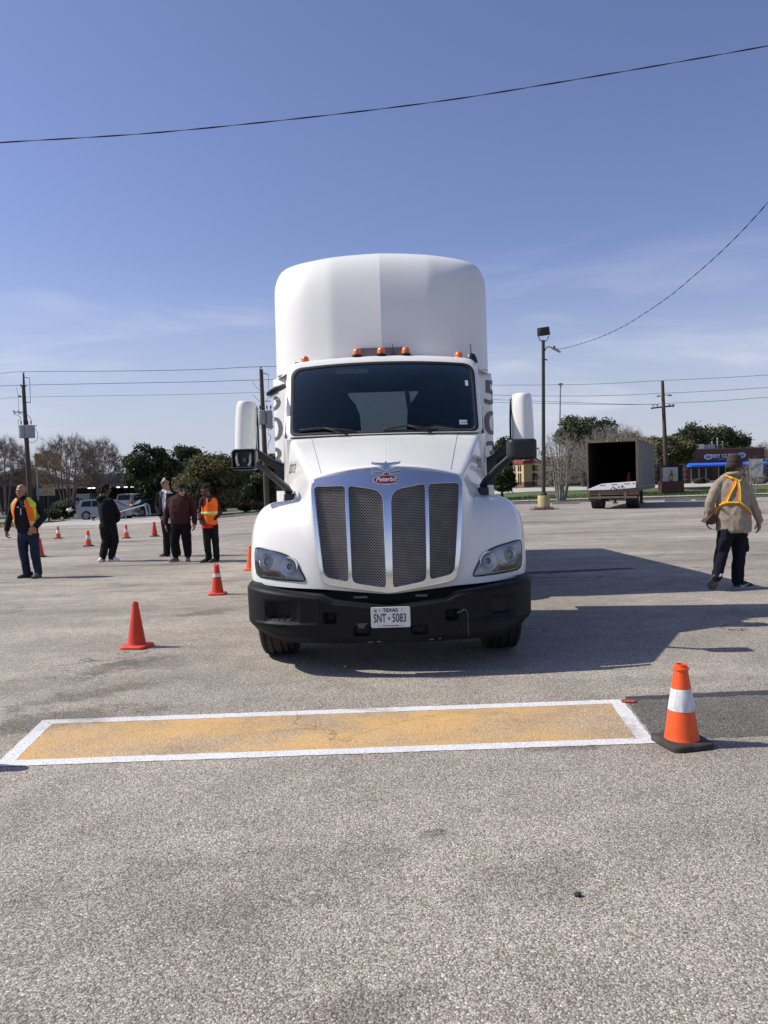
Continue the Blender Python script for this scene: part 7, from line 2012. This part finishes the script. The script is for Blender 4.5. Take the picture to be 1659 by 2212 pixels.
# ---- tall man in the white shirt and open black jacket
p = person(364, 1202, 'tall man in white shirt under an open black jacket, wearing sunglasses')
f = Vector((-.45, -1, 0)).normalized()
B = MB(); hc = Vector((.015, -.02, 1.745)); F_, R_ = head(B, hc, (-.85, -.75, 0), 1.12); B.cap((.02, .01, 1.55), .064, hc + Vector((.01, 0, -.06)), .060)
torso(B, [(.03, 0, 1.0, .14, .09), (.02, 0, 1.4, .16, .1), (.02, 0, 1.53, .09, .07)], f)
limb(B, [(-.22, 0, 1.14), (-.13, -.12, .99)], [.04, .032]); hand(B, (-.13, -.12, .99), (.5, -.2, -.7), (.3, .6, 0), .6); limb(B, [(.30, .02, 1.14), (.22, -.10, .99)], [.04, .032]); hand(B, (.22, -.10, .99), (-.5, -.3, -.7), (-.2, .6, 0), .6)
for q in ((-.05, -.02, -.03), (.13, .17, .22)): limb(B, [(q[0], 0, .92), (q[1], 0, .5), (q[2], 0, .1)], [.055, .036, .028])
body = solid('body', B, M['skin_light'], p, .0075, 2); face_parts(F_, R_, body, 1.12, True)
T = MB(); ts = [(.035, 0, .79, .185, .125), (.03, 0, .95, .178, .122), (.02, 0, 1.15, .178, .125), (.015, 0, 1.36, .20, .125), (.015, .005, 1.49, .175, .10), (.015, .01, 1.56, .085, .075)]
torso(T, ts, f); solid('shirt', T, M['white_cloth'], p, .010, 2, .005)
T2 = MB(); torso(T2, [(x, y + .004, z, hw + .022, hd + .018) for x, y, z, hw, hd in [(.03, 0, .91, .182, .122)] + ts[1:5]], f); jv = bvh_mb(T2)
axw = (lambda z: .02, lambda z: .0)
fa = lambda z: lerp(.16, .42, clamp((z - .9) / .6, 0, 1))
jk = wrap('jacket', jv, axw, lambda u, v: (lerp(fa(lerp(.90, 1.52, v)) + .02, 2 * math.pi - fa(lerp(.90, 1.52, v)) - .16, u), lerp(.90, 1.52, v)), f, M['black_cloth'], p, .006, 60, 30, .012)
S = MB(); arm(S, (-.06, .03, 1.53), [(-.175, .02, 1.475), (-.225, .03, 1.17), (-.12, -.13, 1.0)], [.080, .070, .058]); S2 = MB(); arm(S2, (.09, .03, 1.53), [(.205, .0, 1.475), (.295, .03, 1.17), (.22, -.11, 1.0)], [.082, .072, .058])
solid('sleeve', S, M['black_cloth'], jk, .010, 2, .007); solid('sleeve', S2, M['black_cloth'], jk, .010, 2, .007, seed=2)
C_ = MB(); C_.tube([(-.085, -.115, 1.40), (-.10, -.09, 1.50), (-.07, -.01, 1.575), (.0, .075, 1.60), (.08, .05, 1.575), (.09, -.04, 1.50), (.075, -.09, 1.40)], [.016, .028, .030, .030, .030, .028, .016], 8); C_.build('collar', M['grey_cloth'], jk, 180)
C_ = MB(); C_.tube([(-.03, -.10, 1.50), (-.055, -.06, 1.56), (0, .065, 1.585), (.07, .01, 1.56), (.045, -.08, 1.50)], [.010, .018, .020, .018, .010], 8); C_.build('shirt_collar', M['white_cloth'], p, 180)
b = MB(); b.box((.115, -.155, 1.34), (.06, .006, .016), Matrix.Rotation(R(-10), 3, 'Z')); b.build('jacket_mark', M['grey_cloth'], jk)
J = MB(); torso(J, [(.04, 0, .74, .178, .115), (.035, 0, .90, .172, .112)], f)
limb(J, [(-.045, -.02, .84), (-.02, -.02, .48), (-.035, .0, .14), (-.035, 0, .07)], [.098, .082, .080, .082]); limb(J, [(.125, .02, .84), (.165, .02, .48), (.215, .02, .14), (.218, .02, .07)], [.098, .082, .078, .080])
solid('trousers', J, M['black_cloth2'], p, .010, 2, .006, (9, 9, 3), 7.0)
H = MB(); H.ell(F_(0, -.028, .058), (.090, .096, .082), 20, 14, R_); H.ell(F_(0, -.058, .0), (.084, .065, .08), 16, 10, R_); solid('hair', H, M['hair_black'], p, .008, 1, .002, (40, 40, 40))
shoe(p, (.03, .02, 0), (-.21, -.05, 0), (0, 0, 1), M['shoe_black'], M['sole_grey'], .085, .046); shoe(p, (.25, .05, 0), (.14, -.17, 0), (0, 0, 1), M['shoe_black'], M['sole_grey'], .085, .046)

# ---- stocky man in the maroon sweatshirt and brimmed hat
p = person(393, 1213, 'stocky man in maroon sweatshirt, dark hat and sunglasses with arms hanging')
f = Vector((.08, -1, 0)).normalized()
B = MB(); hc = Vector((.055, -.04, 1.555)); F_, R_ = head(B, hc, (.65, -.85, -.08), 1.10); B.cap((.02, .01, 1.37), .070, hc + Vector((-.01, .02, -.05)), .064)
torso(B, [(0, 0, .9, .16, .11), (.0, 0, 1.25, .18, .12), (.01, 0, 1.37, .1, .08)], f)
limb(B, [(-.315, -.01, .98), (-.318, -.05, .83)], [.045, .036]); hand(B, (-.318, -.05, .83), (.10, -.08, -1), (.8, .2, 0), .45, k=1.08); limb(B, [(.315, -.01, .98), (.318, -.05, .83)], [.045, .036]); hand(B, (.318, -.05, .83), (-.05, -.08, -1), (-.8, .2, 0), .6, k=1.08)
for q in ((-.10, -.14, -.13), (.10, .13, .135)): limb(B, [(q[0], 0, .84), (q[1], 0, .44), (q[2], 0, .12)], [.055, .038, .030])
body = solid('body', B, M['skin_light'], p, .0068, 2); face_parts(F_, R_, body, 1.10, True)
T = MB(); torso(T, [(.005, 0, .83, .205, .155), (.005, -.005, .95, .218, .175), (.0, -.01, 1.10, .222, .180), (.0, 0, 1.25, .232, .165), (.01, .005, 1.35, .205, .135), (.015, .01, 1.42, .12, .10), (.02, .01, 1.47, .088, .085)], f)
arm(T, (-.06, .01, 1.415), [(-.215, 0, 1.345), (-.30, .02, 1.07), (-.318, -.04, .84)], [.088, .074, .054]); arm(T, (.09, .01, 1.415), [(.235, 0, 1.345), (.305, .02, 1.07), (.318, -.04, .84)], [.088, .074, .054])
solid('sweatshirt', T, M['maroon_cloth'], p, .010, 2, .008, (6, 6, 4), 2.0)
H = MB(); H.ell((.02, .045, 1.47), (.11, .085, .075), 14, 10); H.ell(F_(0, -.03, .0), (.092, .090, .105), 18, 12, R_); solid('hood', H, M['black_cloth'], p, .009, 2, .003)
J = MB(); torso(J, [(0, 0, .72, .192, .140), (0, 0, .88, .195, .145)], f)
limb(J, [(-.105, -.01, .78), (-.14, -.02, .42), (-.132, .0, .18), (-.132, 0, .14)], [.125, .096, .080, .068]); limb(J, [(.105, -.01, .78), (.130, -.02, .42), (.137, .0, .18), (.138, 0, .14)], [.125, .094, .080, .068])
solid('joggers', J, M['black_cloth'], p, .010, 2, .009, (8, 8, 6), 9.0)
b = MB(); Hm = Matrix.Translation(F_(0, 0, .065)) @ R_.to_4x4(); b.lathe([(.090, -.005), (.134, -.018), (.138, -.012), (.098, .012), (.092, .05), (.078, .082), (.045, .096), (.001, .10)], 28, Hm, caps=False); ht = b.build('brimmed_hat', cloth('hat_olive', (.030, .032, .026), .5), p, 180)
b = MB(); b.lathe([(.097, .010), (.096, .030)], 28, Hm @ Matrix.Scale(1.02, 4), caps=False); b.build('hat_band', M['black_cloth'], ht, 180)
shoe(p, (-.10, .06, 0), (-.235, -.17, 0), (0, 0, 1), M['shoe_grey'], M['sole_grey'], .10, .052); shoe(p, (.13, .06, 0), (.15, -.21, 0), (0, 0, 1), M['shoe_grey'], M['sole_grey'], .10, .052)

# ---- man in the closed orange vest over maroon sleeves
p = person(456, 1214, 'man in knit cap and closed bright orange vest over maroon sleeves, hands in pockets')
f = Vector((-.65, -.8, 0)).normalized()
B = MB(); hc = Vector((-.045, -.02, 1.555)); F_, R_ = head(B, hc, (-1, -.38, .02), 1.04); B.cap((-.01, .01, 1.38), .060, hc + Vector((.01, 0, -.05)), .056)
torso(B, [(0, 0, .9, .13, .09), (0, 0, 1.25, .15, .1), (0, 0, 1.37, .085, .07)], f)
limb(B, [(.19, .0, 1.03), (.11, -.10, .93)], [.04, .032]); hand(B, (.11, -.10, .93), (-.5, -.1, -.8), (.1, .6, 0), .6); limb(B, [(-.18, -.02, 1.03), (-.16, -.14, .93)], [.04, .032]); hand(B, (-.16, -.14, .93), (.4, -.2, -.8), (.2, .6, 0), .6)
for q in ((-.06, -.06, -.05), (.08, .10, .11)): limb(B, [(q[0], 0, .84), (q[1], 0, .46), (q[2], 0, .12)], [.055, .036, .028])
body = solid('body', B, M['skin_dark'], p, .0075, 2); face_parts(F_, R_, body, 1.04)
T = MB(); ts = [(.0, 0, .84, .150, .118), (.0, 0, .97, .155, .122), (.0, 0, 1.12, .160, .125), (.0, 0, 1.25, .172, .125), (.0, 0, 1.34, .155, .105), (-.005, 0, 1.41, .085, .08)]
torso(T, ts, f)
arm(T, (.04, .02, 1.39), [(.135, .05, 1.335), (.205, .05, 1.05), (.115, -.09, .94)], [.078, .066, .052]); arm(T, (-.05, .0, 1.39), [(-.145, -.02, 1.335), (-.185, .0, 1.05), (-.155, -.13, .94)], [.074, .062, .052])
sw = solid('sweater', T, M['maroon_cloth'], p, .010, 2, .006)
VT = MB(); torso(VT, [(x, y, z, hw + .012, hd + .012) for x, y, z, hw, hd in [(0, 0, .70, .155, .122)] + ts], f); vb = bvh_mb(VT); ax = (lambda z: 0.0, lambda z: 0.0)
def zl5(u, v): th_ = lerp(-math.pi, math.pi, u); return lerp(.755 + .10 * (1 - math.cos(th_)) / 2, 1.385, v)
def nk(z): return max(.05, .10 + 1.25 * ss(1.14, 1.37, z))
vest = wrap('safety_vest', vb, ax, lambda u, v: (lerp(nk(lerp(.76, 1.375, v)), 2 * math.pi - nk(lerp(.76, 1.375, v)), u), lerp(.76 + .06 * math.sin(math.pi * u), 1.375, v)), f, M['vest_orange'], p, .016, 64, 40)
wrap('vest_hem', vb, ax, lambda u, v: (lerp(-1.25, 1.25, u), lerp(.735, .86 - .10 * abs(u - .5), v)), f, M['vest_red'], vest, .020, 40, 10)
for z0, z1, m_, of in ((1.02, 1.085, M['vest_yellow'], .022), (1.037, 1.068, M['vest_silver'], .027)): wrap('reflective_band', vb, ax, lambda u, v, z0=z0, z1=z1: (lerp(.08, 2 * math.pi - .08, u), lerp(z0, z1, v)), f, m_, vest, of, 60, 4)
for a0 in (.62, -.86): wrap('reflective_strip', vb, ax, lambda u, v, a0=a0: (a0 + .20 * u + .1 * v, lerp(1.09, 1.36, v)), f, M['vest_yellow'] if a0 > 0 else M['vest_orange'], vest, .021, 6, 14)
J = MB(); torso(J, [(0, 0, .72, .150, .112), (0, 0, .88, .15, .112)], f)
limb(J, [(-.06, -.02, .80), (-.065, -.02, .46), (-.05, .0, .15), (-.05, 0, .08)], [.095, .075, .066, .068]); limb(J, [(.075, .03, .80), (.105, .02, .46), (.115, .02, .15), (.118, .02, .08)], [.095, .075, .064, .066])
solid('trousers', J, M['black_cloth2'], p, .010, 2, .007, (9, 9, 5), 11.0)
H = MB(); H.ell(F_(0, -.015, .055), (.086, .102, .075), 20, 14, R_); H.ell(F_(0, -.055, .01), (.078, .062, .06), 16, 10, R_); solid('knit_cap', H, M['black_cloth2'], p, .008, 2)
b = MB(); b.lathe([(.090, -.012), (.094, .0), (.092, .020)], 24, Matrix.Translation(F_(0, -.010, .035)) @ R_.to_4x4() @ Matrix.Diagonal((.96, 1.12, 1, 1)), caps=False); b.build('cap_brim', M['maroon_cloth'], p, 180)
shoe(p, (.0, .03, 0), (-.22, -.08, 0), (0, 0, 1), M['shoe_black'], M['shoe_black'], .085, .048); shoe(p, (.15, .05, 0), (-.01, -.16, 0), (0, 0, 1), M['shoe_black'], M['shoe_black'], .085, .048)

# ---- man in the fleece walking away to the right
p = person(1584, 1272, 'man in grey brown fleece walking away with bright harness straps across his back')
f = Vector((.42, .91, 0)).normalized()
B = MB(); hc = Vector((.058, .03, 1.690)); F_, R_ = head(B, hc, (.92, .42, -.04), 1.10); B.cap((.03, .02, 1.48), .066, hc + Vector((0, 0, -.05)), .060)
torso(B, [(.02, 0, .9, .14, .10), (0, 0, 1.35, .17, .11), (0, 0, 1.47, .09, .08)], f)
limb(B, [(.355, .03, 1.02), (.385, .06, .905)], [.042, .034]); hand(B, (.385, .06, .905), (.15, .12, -1), (-.5, .7, 0), .7, k=1.05); limb(B, [(-.315, .06, 1.06), (-.31, .10, .96)], [.04, .033]); hand(B, (-.31, .10, .96), (.1, .1, -1), (.6, -.2, 0), .8)
limb(B, [(-.085, 0, .88), (-.155, .0, .50), (-.28, -.16, .19)], [.055, .038, .030]); limb(B, [(.10, .0, .88), (.10, .05, .49), (.083, .05, .11)], [.055, .038, .030])
body = solid('body', B, M['skin_brown'], p, .0068, 2); face_parts(F_, R_, body, 1.10)
T = MB(); ts = [(.03, .0, .775, .205, .150), (.022, .0, .81, .226, .165), (.015, -.005, .95, .218, .158), (.005, -.005, 1.15, .208, .145), (.0, .0, 1.33, .205, .132), (.0, .01, 1.44, .178, .112), (.015, .02, 1.52, .105, .095), (.025, .03, 1.565, .082, .080)]
torso(T, ts, f)
arm(T, (-.05, .02, 1.53), [(-.185, .03, 1.44), (-.280, .03, 1.20), (-.305, .08, .98)], [.086, .070, .052]); arm(T, (.08, .02, 1.53), [(.185, .0, 1.41), (.290, .01, 1.15), (.382, .05, .925)], [.086, .070, .048])
fl = solid('fleece_jacket', T, M['fleece'], p, .010, 2, .011, (5, 5, 3.5), 4.0)
fb = bvh_of(fl)
C_ = MB(); C_.tube([(-.075, -.02, 1.575), (-.03, -.075, 1.572), (.04, -.08, 1.575), (.10, -.035, 1.58), (.105, .05, 1.575)], [.020, .024, .026, .024, .018], 8); C_.build('collar', mat('fleece_lining', (.34, .27, .20), .95), fl, 180)
# harness: orange straps edged in lime, crossing between the shoulder blades
st = [[(-.10, 1.545), (-.035, 1.505), (.035, 1.47)], [(.11, 1.53), (.07, 1.49), (.03, 1.475)], [(.0, 1.475), (-.06, 1.35), (-.13, 1.20), (-.165, 1.185)], [(-.165, 1.165), (-.08, 1.175), (.02, 1.175)], [(-.20, 1.13), (-.235, 1.09), (-.255, 1.02)], [(-.04, 1.19), (.0, 1.19), (-.02, 1.20)],
      [(.03, 1.475), (.025, 1.33), (.02, 1.19)], [(.02, 1.18), (.10, 1.11), (.20, 1.02)], [(-.20, 1.14), (-.12, 1.178), (-.08, 1.18)]]
hn = None
for i, s_p in enumerate(st):
    if i == 5: continue
    o = ribbon('harness_strap' if hn is not None else 'safety_harness', fb, s_p, .035, p if hn is None else hn, M['vest_orange'], .012); hn = hn or o
    ribbon('harness_edge', fb, s_p, .017, hn, M['vest_yellow'], .016, shift=.010)
J = MB(); torso(J, [(.02, 0, .72, .172, .122), (.02, 0, .86, .185, .130)], f)
limb(J, [(-.085, -.01, .80), (-.155, -.01, .51), (-.275, -.14, .235), (-.29, -.165, .185)], [.108, .084, .066, .062]); limb(J, [(.105, .02, .80), (.105, .05, .49), (.085, .05, .16), (.082, .05, .10)], [.108, .086, .074, .070])
J.box((-.185, -.02, .60), (.05, .13, .17), Matrix.Rotation(R(14), 3, 'Y')); J.box((.185, .04, .60), (.05, .13, .18))
solid('cargo_trousers', J, M['navy_trousers'], p, .010, 2, .009, (8, 8, 5), 13.0)
H = MB(); H.ell(F_(0, -.012, .045), (.094, .108, .095), 22, 14, R_); H.ell(F_(0, -.055, -.01), (.088, .066, .07), 16, 10, R_); H.ell(F_(0, -.02, .085), (.080, .090, .066), 18, 12, R_); solid('knit_cap', H, M['beanie_brown'], p, .008, 3)
b = MB(); b.lathe([(.094, -.032), (.101, -.02), (.102, .015), (.097, .030)], 28, Matrix.Translation(F_(0, -.018, -.005)) @ R_.to_4x4() @ Matrix.Diagonal((.95, 1.12, 1, 1)) @ Matrix.Rotation(R(6), 4, 'X'), caps=False); b.build('cap_brim', M['beanie_brown'], p, 180)
b = MB(); b.rings([[(-.40, -.03, .915), (-.27, -.04, 1.055), (-.235, -.04, 1.02), (-.245, -.04, .90), (-.30, -.04, .885), (-.335, -.03, .915)], [(-.40, .10, .925), (-.27, .12, 1.055), (-.235, .12, 1.02), (-.245, .12, .90), (-.30, .12, .885), (-.335, .10, .925)]]); bg_ = b.build('folder', M['leather'], None, 30, bevel=.01)
bg_.location = p.location; tag(bg_, 'brown leather folder held low by the walking man', 'folder')
shoe(p, (-.305, -.205, .205), (-.335, -.065, .015), (.25, .75, .45), M['shoe_black'], M['shoe_grey'], .10, .054); shoe(p, (.025, .045, 0), (.31, .075, 0), (0, 0, 1), M['shoe_black'], M['sole_grey'], .105, .054, swoosh=True)
b = MB(); b.tube([(-.29, -.215, .20), (-.26, -.20, .225), (-.225, -.17, .215)], .018, 6); b.build('sock', M['white_cloth'], p, 180)
